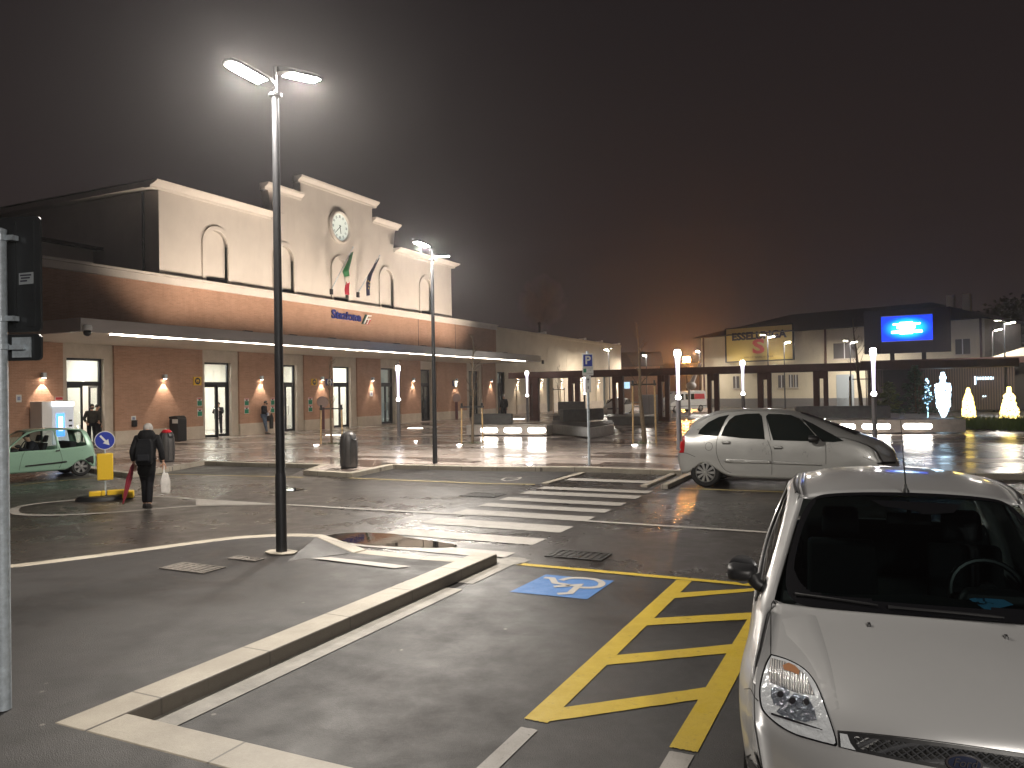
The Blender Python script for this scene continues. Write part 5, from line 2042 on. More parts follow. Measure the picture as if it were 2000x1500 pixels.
# ---------------------------------------------------------------- signs, bins, trees, benches
M_SIGNBLUE = mat('sign_blue', (.012, .035, .36), .35, emit=(.012, .035, .36), estr=.0)
M_SIGNWHITE = mat('sign_white', (.72, .72, .70), .4)
M_SIGNYEL = mat('sign_yellow', (.78, .50, .02), .45)
M_SIGNGREEN = mat('sign_green', (.01, .22, .12), .4)
M_SIGNBACK = mat('sign_back', (.030, .034, .038), .38, .3, var=.2, vscale=3)
M_TXT = mat('sign_dark_text', (.03, .03, .05), .5)
M_RED = mat('poster_red', (.55, .04, .05), .5)


def facing_cam(x, y):
    """Angle that turns a plate (front -Y) towards the photographer's side."""
    return math.atan2(y, x) - PI / 2


# galvanised post with two dark sign backs, at the left edge
g_ = G(8, 1385, PAVE)
t = thing('sign_post', (g_.x, g_.y, PAVE), 'galvanised post at the pavement edge carrying two sign panels seen from behind', 'sign post')
MB().tube([(0, 0, 0), (0, 0, 3.06)], .043, 20).build('pole', M_GALV, t, smooth=True)
MB().lathe([(.045, 3.055), (.045, 3.075), (.02, 3.085)], 16).build('pole_cap', M_GALV, t, smooth=True)
sg = math.atan2(.30, .95)                             # direction of the panels' width
ux, uy = math.cos(sg), math.sin(sg)


def onp(a, off, z):
    return (ux * a - uy * off, uy * a + ux * off, z)


def panel(nm, a0, a1, z0, z1, off, m, rnd=.03, th=.018):
    r = rnd
    pts = []
    for cx, cz, s0 in ((a1 - r, z1 - r, 0), (a0 + r, z1 - r, 90), (a0 + r, z0 + r, 180), (a1 - r, z0 + r, 270)):
        for k in range(5):
            an = R(s0 + 22.5 * k)
            pts.append((cx + r * math.cos(an), cz + r * math.sin(an)))
    mb = MB()
    n = len(pts)
    mb.add([onp(a, off, z) for a, z in pts] + [onp(a, off + th, z) for a, z in pts], [tuple(range(n)), tuple(range(2 * n - 1, n - 1, -1))] + [(k, (k + 1) % n, n + (k + 1) % n, n + k) for k in range(n)])
    return mb


pn = panel('p', -.30, .245, 2.415, 3.165, .055, None).build('sign_panel', M_SIGNBACK, t)
pn.data.materials.append(M_SIGNBACK)
for z in (3.02, 2.50):
    mb = MB().lathe([(.047, z - .02), (.050, z - .018), (.050, z + .018), (.047, z + .02)], 18)
    mb.obx(onp(.075, .02, z), .05, .05, .032, sg)
    mb.build('clamp', M_GALV, t)
mb = MB()
for a0, a1 in ((.05, .075), (.155, .205)):
    mb.add([onp(a0, .047, 2.45), onp(a1, .047, 2.45), onp(a1, .047, 3.13), onp(a0, .047, 3.13), onp(a0, .056, 2.45), onp(a1, .056, 2.45), onp(a1, .056, 3.13), onp(a0, .056, 3.13)],
           [(0, 1, 2, 3), (4, 7, 6, 5), (0, 4, 5, 1), (1, 5, 6, 2), (2, 6, 7, 3), (3, 7, 4, 0)])
mb.build('back_rail', M_SIGNBACK, t)
st = MB().add([onp(.10, .0445, 2.72), onp(.205, .0445, 2.725), onp(.205, .0445, 2.80), onp(.10, .0445, 2.795)], [(0, 1, 2, 3)]).build('sticker', mat('sticker_grey', (.32, .35, .37), .5), t)
tx = MB()
for z0, a0, a1 in ((2.775, .11, .19), (2.757, .115, .18), (2.738, .11, .16)):
    tx.add([onp(a0, .0435, z0), onp(a1, .0435, z0 + .002), onp(a1, .0435, z0 + .012), onp(a0, .0435, z0 + .010)], [(0, 1, 2, 3)])
tx.build('print', M_TXT, st)
panel('p', -.30, .245, 2.23, 2.40, .055, None).build('lower_panel', M_SIGNBACK, t)
mb = MB().lathe([(.047, 2.30), (.050, 2.302), (.050, 2.338), (.047, 2.34)], 18)
mb.obx(onp(.115, .045, 2.315), .13, .012, .13, sg).obx(onp(.10, .03, 2.315), .10, .03, .03, sg)
mb.build('clamp', M_GALV, t)

# keep-right refuge
g_ = G(206, 975, 0)
t = thing('keep_right_sign', (g_.x, g_.y, 0), 'blue keep right arrow disc above a yellow block on the refuge', 'traffic sign', rot=facing_cam(g_.x, g_.y))
MB().tube([(0, 0, 0), (0, 0, 1.36)], .018, 10).build('pole', M_GALV, t, smooth=True)
MB().bx(-.15, .15, -.07, .07, .40, .95).build('yellow_block', M_SIGNYEL, t, bevel=.02)
MB().lathe([(.192, -.04), (.192, -.028)], 32, (0, 0, 1.22), 'y').build('disc', M_SIGNWHITE, t)
MB().lathe([(.178, -.046), (.178, -.04)], 32, (0, 0, 1.22), 'y').build('blue_face', M_SIGNBLUE, t)
arrow = [(-.03, .20), (.03, .20), (.03, -.03), (.10, -.03), (0, -.20), (-.10, -.03), (-.03, -.03)]
ca, sa = math.cos(R(40)), math.sin(R(40))
MB().prism([((a * ca - b * sa) * .66, 1.22 + (a * sa + b * ca) * .66) for a, b in arrow], -.050, -.046, 'y').build('arrow', M_SIGNWHITE, t)
t2 = thing('refuge_island', (g_.x, g_.y, 0), 'low dark traffic refuge with yellow front blocks under the keep right sign', 'traffic island', rot=facing_cam(g_.x, g_.y))
mb = MB().loft([[((.0 + .56 * k * math.cos(a)), .34 * k * math.sin(a), z) for a in [2 * PI * q / 24 for q in range(24)]] for k, z in ((1, .0), (.97, .05), (.90, .085), (.5, .095))])
mb.build('base', M_BLACKP, t2, smooth=True)
yb_ = MB().bx(-.30, -.08, -.14, -.02, .08, .19).bx(-.075, .0, -.14, -.02, .08, .19)
yb_.bx(.03, .36, -.12, .02, .08, .19)
yb_.prism([(.30, -.36), (.52, -.30), (.54, -.10), (.40, .0), (.34, -.12)], .02, .17)
yb_.build('yellow_block', M_SIGNYEL, t2, bevel=.02)

# parking sign
g_ = G(1151, 908, PAVE)
t = thing('parking_sign', (g_.x, g_.y, PAVE), 'blue parking sign on a slim post at the ramp to the square', 'traffic sign', rot=facing_cam(g_.x, g_.y))
t.rotation_euler[2] += R(6)
MB().tube([(0, 0, 0), (0, 0, 3.0)], .035, 12).build('pole', M_GALV, t, smooth=True)
MB().bx(-.145, .145, -.06, -.045, 2.36, 2.94).build('plate', M_SIGNWHITE, t, bevel=.008)
MB().bx(-.115, .115, -.064, -.060, 2.60, 2.91).build('blue_face', M_SIGNBLUE, t)
p_ = text_mesh('P', .30, M_SIGNWHITE, 'letter', t, .003, bold=.008)
p_.rotation_euler = (PI / 2, 0, 0)
p_.location = (0, -.067, 2.755)
MB().bx(-.12, -.045, -.064, -.060, 2.44, 2.54).build('green_field', M_SIGNGREEN, t)
for i, (s_, z, sz, x) in enumerate((('PARCHEGGIO', 2.555, .034, .02), ('ZONA', 2.50, .03, .05), ('STAZIONE', 2.41, .034, .04))):
    o = text_mesh(s_, sz, M_TXT, 'lettering', t, .002)
    o.rotation_euler = (PI / 2, 0, 0)
    o.location = (x, -.063, z)
MB().bx(-.075, .075, -.06, -.045, 1.92, 2.345).build('lower_plate', M_SIGNWHITE, t, bevel=.006)
MB().prism([(-.008, 2.16), (.008, 2.16), (.008, 2.24), (.032, 2.24), (0, 2.30), (-.032, 2.24), (-.008, 2.24)], -.064, -.061, 'y').bx(-.01, .01, -.064, -.061, 2.0, 2.08).build('arrow', M_TXT, t)


# litter bins
def litter_bin(px, py, label, red=False, s=1.0):
    g_ = G(px, py, PAVE)
    t = thing('litter_bin', (g_.x, g_.y, PAVE), label, 'litter bin', rot=facing_cam(g_.x, g_.y))
    mb = MB()
    prof = [(.205, .03), (.225, .06), (.232, .55), (.228, .72), (.205, .84), (.16, .92), (.09, .965), (.01, .975)]
    n = 16
    secs = []
    for r, z in prof:
        secs.append([(r * s * (1.0 if k % 2 else .965) * math.cos(2 * PI * k / 32), r * s * (1.0 if k % 2 else .965) * math.sin(2 * PI * k / 32) * .9, z * s) for k in range(32)])
    mb.loft(secs)
    mb.build('body', mat('bin_grey', (.085, .08, .078), .45, .3, var=.2, vscale=8), t, smooth=True, angle=50)
    MB().lathe([(.21 * s, 0), (.21 * s, .03)], 24).build('foot', M_BLACKM, t)
    a = R(-50)
    c = Vector((math.cos(a) * .165 * s, math.sin(a) * .15 * s, .80 * s))
    nn = Vector((math.cos(a), math.sin(a), .55)).normalized()
    u_ = Vector((-math.sin(a), math.cos(a), 0))
    v_ = nn.cross(u_)
    ring = [c + nn * .035 + u_ * .085 * s * math.cos(q) + v_ * .075 * s * math.sin(q) for q in [2 * PI * k / 16 for k in range(16)]]
    MB().sheet([tuple(p) for p in ring]).build('opening', M_BLACKM, t)
    ring2 = ring + ring[:1]
    MB().tube(ring2, .012, 6, caps=False).build('rim', M_STEEL, t, smooth=True)
    for k in range(8):
        a2 = 2 * PI * k / 8
    ribs = MB()
    for k in range(8):
        a2 = 2 * PI * k / 8 + .2
        q = [(r * s * 1.015 * math.cos(a2), r * s * .92 * math.sin(a2), z * s) for r, z in prof[1:6]]
        ribs.tube(q, .009, 6)
    ribs.build('rib', M_STEEL, t, smooth=True)
    if red:
        MB().lathe([(.13 * s, .955 * s), (.15 * s, .90 * s), (.165 * s, .93 * s), (.10 * s, 1.0 * s), (.02, 1.01 * s)], 20).build('red_cap', mat('bin_red', (.55, .02, .03), .35), t, smooth=True)
    return t


litter_bin(682, 914, 'ribbed grey litter bin at the tip of the kerb')
litter_bin(326, 902, 'grey litter bin with a red cap beside the walking person', True, .98)
q = G(328, 861, PAVE)
t = thing('wall_bin', (FX + .55, FY(331), PAVE), 'dark two-part waste container against the brick pier', 'litter bin')
MB().bx(-.28, .28, -.25, .25, 0, 1.0).build('body', M_BLACKP, t, bevel=.04)
MB().loft([[(-.29, -.26, 1.0), (.29, -.26, 1.0), (.29, .26, 1.0), (-.29, .26, 1.0)], [(-.29, -.26, 1.1), (.12, -.26, 1.14), (.12, .26, 1.14), (-.29, .26, 1.1)]]).build('lid', M_STEEL, t, bevel=.03)
MB().bx(-.05, .285, -.27, -.255, .8, .98).build('sticker', M_SIGNWHITE, t)


# ---- young trees tied between stakes
def young_tree(px, py, label, h=3.0, seed=1, stakes=((-.42, 0), (.42, 0)), th=.05, lean=.0, spread=.5, sh=1.35):
    rnd = random.Random(seed)
    g_ = G(px, py, PAVE)
    ang = facing_cam(g_.x, g_.y)
    t = thing('young_tree', (g_.x, g_.y, PAVE), label, 'tree', rot=ang)
    tr = [(0, 0, 0)]
    x = y = 0.0
    n = 7
    for k in range(1, n + 1):
        x += rnd.uniform(-.04, .04) + lean / n
        y += rnd.uniform(-.03, .03)
        tr.append((x, y, h * k / n))
    rad = [th * (1 - .85 * k / n) for k in range(n + 1)]
    MB().tube(tr, rad, 8).build('trunk', M_BARK, t, smooth=True)
    br = MB()
    for k in range(16):
        f = rnd.uniform(.42, .97)
        i = min(int(f * n), n - 1)
        u = f * n - i
        p = Vector(tr[i]).lerp(Vector(tr[i + 1]), u)
        a = rnd.uniform(0, 2 * PI)
        L = spread * rnd.uniform(.35, 1.0) * (1.25 - f)
        d = Vector((math.cos(a) * .62, math.sin(a) * .62, .78))
        p1 = p + d * L * .5 + Vector((rnd.uniform(-.04, .04), 0, rnd.uniform(-.03, .05)))
        p2 = p + d * L + Vector((rnd.uniform(-.08, .08), 0, .08))
        br.tube([p, p1, p2], [.020 * (1.35 - f), .012 * (1.35 - f) + .002, .004], 5)
        for q in range(3):
            s0 = p1.lerp(p2, rnd.random())
            d2 = (d + Vector((rnd.uniform(-.9, .9), rnd.uniform(-.9, .9), rnd.uniform(-.2, .5)))).normalized()
            br.tube([s0, s0 + d2 * rnd.uniform(.1, .28)], [.007, .003], 4)
    br.build('branches', M_BARK, t, smooth=True)
    gr = MB()
    for k in range(90):
        a, r = rnd.uniform(0, 2 * PI), rnd.uniform(.0, .42)
        b = Vector((math.cos(a) * r, math.sin(a) * r, 0))
        d = Vector((rnd.uniform(-.04, .04), rnd.uniform(-.04, .04), rnd.uniform(.04, .10)))
        w = Vector((-.006, .004, 0))
        gr.add([b - w, b + w, b + d], [(0, 1, 2)])
    go = gr.build('grass_tuft', mat('grass_green', (.05, .085, .02), .8), t)
    s = thing('tree_stakes', (g_.x, g_.y, PAVE), 'wooden stakes with a dark crossbar holding ' + label.split(' tree ')[0].replace('bare ', 'the bare ') + ' tree', 'tree stakes', rot=ang)
    for sx, sy in stakes:
        MB().tube([(sx, sy, 0), (sx * .94, sy, sh + .2)], [.035, .032], 8).build('stake', M_WOOD, s, smooth=True)
        MB().lathe([(.04, sh + .0), (.04, sh + .2)], 8, (sx * .94, sy, 0)).build('stake_band', M_BLACKP, s)
    MB().obx((0, .05, sh + .05), .92, .03, .05).build('crossbar', M_BLACKM, s)
    return t, s


T_ = [young_tree(648, 867, 'thin bare tree behind the grey litter bin', 3.4, 3),
      young_tree(923, 866, 'bare tree beside the lit bench', 4.2, 5, ((-.42, 0), (.40, -.1)), .06),
      young_tree(1259, 865, 'forked bare tree in front of the pergola', 4.4, 8, ((-.42, 0), (.42, .1)), .095, -.15, 1.1, 2.1),
      young_tree(1092, 808, 'small bare tree near the cream annex', 4.0, 12, ((-.5, 0), (.5, 0)), .05, 0, .9, 2.0)]
for (a, b), lab in zip(T_, ('pale wooden stakes holding the thin tree behind the litter bin', 'pale wooden stakes holding the tree beside the lit bench', 'tall wooden stakes holding the forked tree before the pergola', 'dark stakes holding the small tree near the cream annex')):
    b['label'] = lab
# bare tree in the planter on the right
g_ = G(1686, 832, PAVE + .5)
t, s = young_tree(1686, 829, 'large bare tree rising from the stone planter', 5.4, 21, ((-.62, 0), (.50, .1)), .12, -.35, 1.7, 2.25)
s['label'] = 'rough wooden stakes holding the large bare tree in the planter'

# ---- benches
M_GLOWB = emitter('bench_light', (1, .93, .84), 15)


def rbox(x0, x1, y0, y1, z0, z1):
    return MB().bx(x0, x1, y0, y1, z0, z1)


def stadium(cx, cz, hw, hh, y, n=8):
    pts = []
    for k in range(n + 1):
        a = -PI / 2 + PI * k / n
        pts.append((cx + hw - hh + hh * math.cos(a), cz + hh * math.sin(a)))
    for k in range(n + 1):
        a = PI / 2 + PI * k / n
        pts.append((cx - hw + hh + hh * math.cos(a), cz + hh * math.sin(a)))
    return MB().sheet([(a, y, b) for a, b in pts])


a, b = G(911, 852, PAVE), G(1068, 852.5, PAVE)
ang = math.atan2(b.y - a.y, b.x - a.x)
L = (b - a).length
t = thing('lit_bench', (a.x, a.y, PAVE), 'stone bench with three bright oblong lights under its seat', 'bench', rot=ang)
rbox(0, L, .0, .85, .05, .50).build('seat_block', M_BENCHL, t, bevel=.02)
rbox(.05, L * .52, .55, .85, .50, .98).build('backrest', M_BENCH, t, bevel=.04)
rbox(.12, L - .1, .08, .8, .0, .05).build('plinth', M_BLACKM, t)
for k in range(3):
    c = L * (.29 + .295 * k)
    stadium(c, .27, L * .108, .105, -.004).build('bench_light', M_GLOWB, t)
# dark benches beyond
a, b = G(1085, 842, PAVE), G(1152, 855, PAVE)


def block_bench(pts, z0, z1, label, m, nm='stone_bench', back=None):
    q = [G(x, y, PAVE) for x, y in pts]
    c = sum(q, Vector()) / len(q)
    t = thing(nm, (c.x, c.y, PAVE), label, 'bench')
    MB().prism([(p.x - c.x, p.y - c.y) for p in q], z0, z1).build('seat_block', m, t, bevel=.02)
    if back:
        qa, qb = G(*back[0], PAVE), G(*back[1], PAVE)
        d = (qb - qa).normalized()
        n = Vector((-d.y, d.x, 0)) * .3
        MB().prism([(p.x - c.x, p.y - c.y) for p in (qa, qb, qb + n, qa + n)], z1, back[2]).build('backrest', M_BENCH, t, bevel=.03)
    return t


block_bench([(1076, 848), (1148, 856), (1198, 846), (1196, 838), (1150, 843), (1080, 838)], .04, .46, 'dark angled bench in the middle of the square', M_BENCH, back=((1100, 842), (1180, 838), 1.05))
block_bench([(1150, 857), (1199, 848), (1199, 842), (1150, 850)], .0, .42, 'pale wedge of wet stone at the angled bench', M_BENCHL, 'stone_wedge')
block_bench([(1080, 829), (1150, 829), (1150, 824), (1082, 824)], .0, .5, 'dark bench behind the angled bench', M_BENCH, back=((1090, 827), (1142, 827), 1.3))
block_bench([(1186, 829), (1286, 829), (1286, 823), (1186, 823)], .0, .45, 'long low dark wall bench under the pergola', M_BENCH, 'wall_bench')
# planter bench on the right
a, b = G(1560, 848, PAVE), G(1887, 847, PAVE)
ang = math.atan2(b.y - a.y, b.x - a.x)
L = (b - a).length
t = thing('lit_planter', (a.x, a.y, PAVE), 'long stone planter with bright oblong lights along its foot', 'planter', rot=ang)
rbox(0, L, 0, 1.6, .05, .58).build('stone_edge', M_BENCHL, t, bevel=.02)
for fx in (.06, .20, .30, .475, .72):
    stadium(L * fx, .30, L * (.035 if fx < .25 else .05 if fx < .4 else .085), .11, -.004).build('planter_light', M_GLOWB, t)
MB().bx(.1, L * .62, 1.62, 2.2, .05, 1.1).build('rear_wall', M_BENCH, t, bevel=.02)
gp = MB()
rnd = random.Random(4)


# ground spots and strips
M_SPOTG = emitter('ground_spot', (1, .93, .85), 14)
M_SPOTS = emitter('ground_strip', (1, .88, .74), 5)
k = 0
for px, py, lab in ((617.6, 870, 'round ground spot near the thin tree'), (897, 869.4, 'round ground spot before the tree by the lit bench'), (1240, 870, 'round ground spot at the foot of the stakes before the pergola'), (1034, 908.5, 'small ground spot near the kerb'), (812, 862.5, 'faint ground spot between bin and lamp')):
    g_ = G(px, py, PAVE)
    t = thing('ground_spot', (g_.x, g_.y, PAVE), lab, 'ground light', group='round spots set in the paving')
    s_ = .6 if k > 2 else 1
    MB().lathe([(.14 * s_, 0), (.14 * s_, .010), (.11 * s_, .014)], 20).build('ring', M_CHROME, t, smooth=True)
    MB().lathe([(.11 * s_, .014), (.06 * s_, .030), (.01, .034)], 20, caps=False).build('lens', M_SPOTG, t, smooth=True)
    k += 1
for pa, pb, lab in (((636, 850), (662, 850), 'light strip in the paving before the third door'), ((796, 836.6), (824, 836.6), 'light strip in the paving before the closed doors'), ((1000, 818.4), (1023, 818.4), 'light strip in the paving near the lone standing person')):
    a, b = G(*pa, PAVE), G(*pb, PAVE)
    d = (b - a).normalized()
    n = Vector((-d.y, d.x, 0)) * .16
    c = (a + b) / 2
    t = thing('ground_strip', (c.x, c.y, PAVE), lab, 'ground light', group='light strips set in the paving')
    MB().prism([(p.x - c.x, p.y - c.y) for p in (a, b, b + n, a + n)], 0, .012).build('lens', M_SPOTS, t)

# ---- pergola of brown steel
cols_px = [(1041, 726), (1120, 724), (1206, 721), (1295, 718.5), (1392, 716), (1492, 713), (1604, 710)]
zb = 3.36
P0, P1 = G(1000, 727.5, zb), G(1604, 710, zb)
dP = (P1 - P0)
dP.z = 0
dP.normalize()
nP = Vector((-dP.y, dP.x, 0))
PG = thing('pergola', (P0.x, P0.y, PAVE), 'long brown steel pergola with paired slotted posts across the back of the square', 'pergola')


def along(px, py, z):
    """Point of the pergola's line seen at a pixel column."""
    d = ray(px, py)
    # intersect the vertical plane through P0 with direction dP
    n = Vector((nP.x, nP.y, 0))
    o = Vector((0, 0, CAM_H))
    t_ = (P0 - o).dot(n) / d.dot(n)
    p = o + d * t_
    return (p - P0).dot(dP)


def seg(mb, s0, s1, w0, w1, z0, z1):
    q = [P0 + dP * s0 + nP * w0, P0 + dP * s1 + nP * w0, P0 + dP * s1 + nP * w1, P0 + dP * s0 + nP * w1]
    mb.prism([(p.x - P0.x, p.y - P0.y) for p in q], z0, z1)


END = along(1990, 700, zb) if True else 0
bm_ = MB()
seg(bm_, -.3, END, 0, .35, zb - PAVE - .42, zb - PAVE)
bm_.build('beam', M_BROWN, PG, bevel=.02)
bm2 = MB()
seg(bm2, -.3, END, 3.2, 3.5, zb - PAVE - .40, zb - PAVE - .02)
bm2.build('rear_beam', M_BROWN, PG)
for k in range(15):
    s0 = END * k / 14.0
    m = MB()
    seg(m, s0 - .06, s0 + .06, .36, 3.19, zb - PAVE - .30, zb - PAVE - .03)
    m.build('cross_beam', M_BROWN, PG)
for (xa, xb, sa, sb) in ((1033, 1050, 1036.5, 1039.5), (1109, 1130, 1116.5, 1122), (1195, 1216, 1201, 1207), (1284, 1306, 1292, 1298), (1381, 1403, 1388, 1394), (1479, 1506, 1490, 1498), (1588, 1617, 1600, 1608)):
    e = [along(v, 760, 1) for v in (xa, xb, sa, sb)]
    m = MB()
    zt = zb - PAVE - .42
    seg(m, e[0], e[2], .02, .33, 0, zt)
    seg(m, e[3], e[1], .02, .33, 0, zt)
    seg(m, e[2], e[3], .02, .33, zt - .42, zt)
    seg(m, e[2], e[3], .02, .33, 0, .25)
    m.build('slotted_post', M_BROWN, PG, bevel=.015)
# ---------------------------------------------------------------- house with billboard, screen, pavilion and the far side
D0 = 88.0
hA = DEP(1368, 660, D0)                               # far corner (left in the photograph)
hB = DEP(1925, 640, D0 * 136 / 178)                   # near corner
hA.z = hB.z = 0
dH = (hB - hA).normalized()
LH = (hB - hA).length
HT = hA_top = DEP(1378, 655, D0).z
HS = thing('yellowish_house', (hA.x, hA.y, 0), 'long two-storey yellowish house with a dark hipped roof behind the pergola', 'house', rot=math.atan2(dH.y, dH.x))
nH = Vector((-dH.y, dH.x, 0))


def hpos(px, py):
    """Point on the house's front seen at a pixel: (distance along, height)."""
    d = ray(px, py)
    o = Vector((0, 0, CAM_H))
    t_ = (hA - o).dot(nH) / d.dot(nH)
    p = o + d * t_
    return (p - hA).dot(dH), p.z


EH = hpos(1660, 640)[1]
L0, L1 = hpos(1370, 700)[0], hpos(1924, 700)[0]
MB().bx(L0, L1, 0, 11, 0, EH).build('wall', M_HOUSE, HS)
o_ = .9
MB().add([(L0 - o_, -o_, EH), (L1 + o_, -o_, EH), (L1 + o_, 11 + o_, EH), (L0 - o_, 11 + o_, EH), (L0 + 8, 5.5, EH + 2.3), (L1 - 6, 5.5, EH + 2.3)],
         [(0, 1, 5, 4), (1, 2, 5), (2, 3, 4, 5), (3, 0, 4), (0, 3, 2, 1)]).build('roof', M_ROOF, HS)
wins = [((1432, 735), (1444, 758)), ((1520, 733), (1534, 757)), ((1541, 732), (1549, 756)), ((1551, 732), (1559, 756)), ((1628, 671), (1672, 699)), ((1866, 663), (1895, 691)), ((1453, 728), (1460, 760))][:6]
M_SHUT = mat('window_shutter', (.10, .09, .085), .6, var=.2, vscale=20)
for (a, b) in wins:
    x0, z1 = hpos(*a)
    x1, z0 = hpos(*b)
    w = MB().bx(x0, x1, -.05, .0, z0, z1).build('window', M_SHUT, HS)
    MB().bx(x0 - .1, x1 + .1, -.12, -.051, z0 - .12, z0).build('sill', M_TRAV, w)
    MB().bx((x0 + x1) / 2 - .04, (x0 + x1) / 2 + .04, -.075, -.051, z0, z1).build('mullion', M_WHITEP, w)
for px in (1375, 1613, 1917):
    x, _ = hpos(px, 700)
    MB().bx(x - .08, x + .08, -.12, -.0, 0, EH).build('downpipe', mat('copper_pipe', (.12, .06, .045), .5), HS)
x0, z1 = hpos(1634, 732)
x1, z0 = hpos(1669, 786)
MB().bx(x0, x1, -.10, 0, 0, z1).build('door', mat('pale_door', (.36, .40, .42), .5), HS)
x0, _ = hpos(1404, 780)
MB().bx(L0, L1, -.10, -.0, 0, .9).build('base_band', mat('grey_band', (.17, .16, .15), .7), HS)
for px in (1830, 1862):
    x, _ = hpos(px, 640)
    MB().bx(x - .3, x + .3, 3.5, 4.1, EH + .8, EH + 2.6).build('chimney', M_HOUSE, HS)


def hworld(x, y, z):
    return hA + dH * x + nH * y + Vector((0, 0, z))


# billboard on the house
(x0, z1), (x1, z0) = hpos(1423, 644), hpos(1553, 701)
BBW, BBH = x1 - x0, z1 - z0
c = hworld((x0 + x1) / 2, -.45, (z0 + z1) / 2)
BB = thing('billboard', c, 'yellow billboard with dark capital letters and a large red letter below', 'billboard', rot=HS.rotation_euler[2])
BBM = NT('billboard_print', .5)
BBM.b.inputs['Base Color'].default_value = (.58, .44, .15, 1)
BBM = BBM.m
MB().bx(-BBW / 2, BBW / 2, -.03, .03, -BBH / 2, BBH / 2).build('panel', BBM, BB)
f = MB().bx(-BBW / 2 - .16, -BBW / 2, -.08, .06, -BBH / 2 - .1, BBH / 2 + .1).bx(BBW / 2, BBW / 2 + .16, -.08, .06, -BBH / 2 - .1, BBH / 2 + .1)
f.bx(-BBW / 2, BBW / 2, -.08, .06, -BBH / 2 - .12, -BBH / 2).bx(-BBW / 2, BBW / 2, -.08, .06, BBH / 2, BBH / 2 + .12)
f.build('frame', M_STEEL, BB)
mk = lambda s_, sz, z, m, nm, bold=0, sx=1: (lambda o: (setattr(o, 'rotation_euler', (PI / 2, 0, 0)), setattr(o, 'location', (0, -.05, z)), o)[2])(text_mesh(s_, sz, m, nm, BB, .02, bold=bold, sx=sx))
mk('ESSELUNGA', BBH * .30, BBH * .24, mat('billboard_black', (.03, .025, .05), .5), 'letters', .05, 1.12)
mk('S', BBH * .58, -BBH * .10, mat('billboard_red', (.62, .06, .06), .5), 'red_letter', .07, 1.5)
mk('VIA LE SARDEGNA', BBH * .085, -BBH * .40, mat('billboard_small', (.22, .13, .03), .5), 'small_letters', 0, 1.4)
for k in (-.28, .28):
    MB().bx(k * BBW - .4, k * BBW + .4, -.9, -.6, -BBH / 2 - .75, -BBH / 2 - .55).build('lamp_bar', M_WHITEP, BB)
    sp = spot('billboard_light', (k * BBW, -1.6, -BBH / 2 - .6), (0, 1.0, .85), 55, 100, .6, (1, .86, .55), BB, .1)

# LED screen on its frame
ds = 62.0
sA, sB = DEP(1721, 617, ds), DEP(1821, 612, ds * .97)
sA.z = sB.z = 0
dS = (sB - sA).normalized()
SW = (sB - sA).length
ztop, zbot = DEP(1721, 619.5, ds).z, DEP(1721, 667.5, ds).z
SC_ = thing('led_screen', (sA.x, sA.y, 0), 'big blue glowing LED screen in a dark steel frame on posts', 'screen', rot=math.atan2(dS.y, dS.x))
SM = NT('screen_picture')
tcs = SM.n('TexCoord').outputs['Object']
sx_ = SM.n('SeparateXYZ')
SM.l(tcs, sx_.inputs[0])
u = SM.math('DIVIDE', SM.math('SUBTRACT', sx_.outputs['X'], SW * .5), SW * .5)
v = SM.math('DIVIDE', SM.math('SUBTRACT', sx_.outputs['Z'], (ztop + zbot) / 2), (ztop - zbot) / 2)
rr = SM.math('ADD', SM.math('MULTIPLY', u, u), SM.math('MULTIPLY', v, v))
rs = SM.math('SQRT', rr)
glow = SM.ramp(rs, [(.0, (.05, .75, 1)), (.45, (.01, .35, 1)), (.85, (.002, .05, .62)), (1.0, (.006, .02, .40))])
em = SM.n('Emission')
em.inputs['Strength'].default_value = 1.7
SM.l(glow.outputs['Color'], em.inputs['Color'])
SM.l(em.outputs[0], SM.t.nodes['Material Output'].inputs[0])
SM.t.nodes.remove(SM.b)
MB().bx(0, SW, -.02, .0, zbot, ztop).build('display', SM.m, SC_)
M_SCRW = emitter('screen_white', (.75, .97, 1), 4)
mw = MB()
hS = ztop - zbot
yb2 = lambda v: (ztop + zbot) / 2 + v * hS / 2
mw.bx(SW * .23, SW * .77, -.04, -.021, yb2(.28), yb2(.40)).bx(SW * .31, SW * .67, -.04, -.021, yb2(-.02), yb2(.18)).bx(SW * .20, SW * .80, -.04, -.021, yb2(-.38), yb2(-.18)).bx(SW * .36, SW * .62, -.045, -.041, yb2(-.46), yb2(.5))
mw.build('shown_letters', M_SCRW, SC_)
fr_ = MB()
fr_.bx(-1.25, -.02, -.15, .5, zbot - .95, ztop + .5).bx(SW + .02, SW + 1.2, -.15, .5, zbot - .95, ztop + .5)
fr_.bx(-.02, SW + .02, -.15, .5, ztop + .05, ztop + .5)
fr_.build('frame', mat('screen_frame', (.030, .022, .030), .5), SC_)
MB().bx(-.02, SW + .02, -.05, .5, zbot - .95, zbot - .05).build('lower_panel', mat('screen_lower', (.045, .035, .045), .5), SC_)
for x in (SW * .2, SW * .82):
    MB().bx(x - .15, x + .15, .1, .4, 0, zbot - .95).build('post', M_STEEL, SC_)

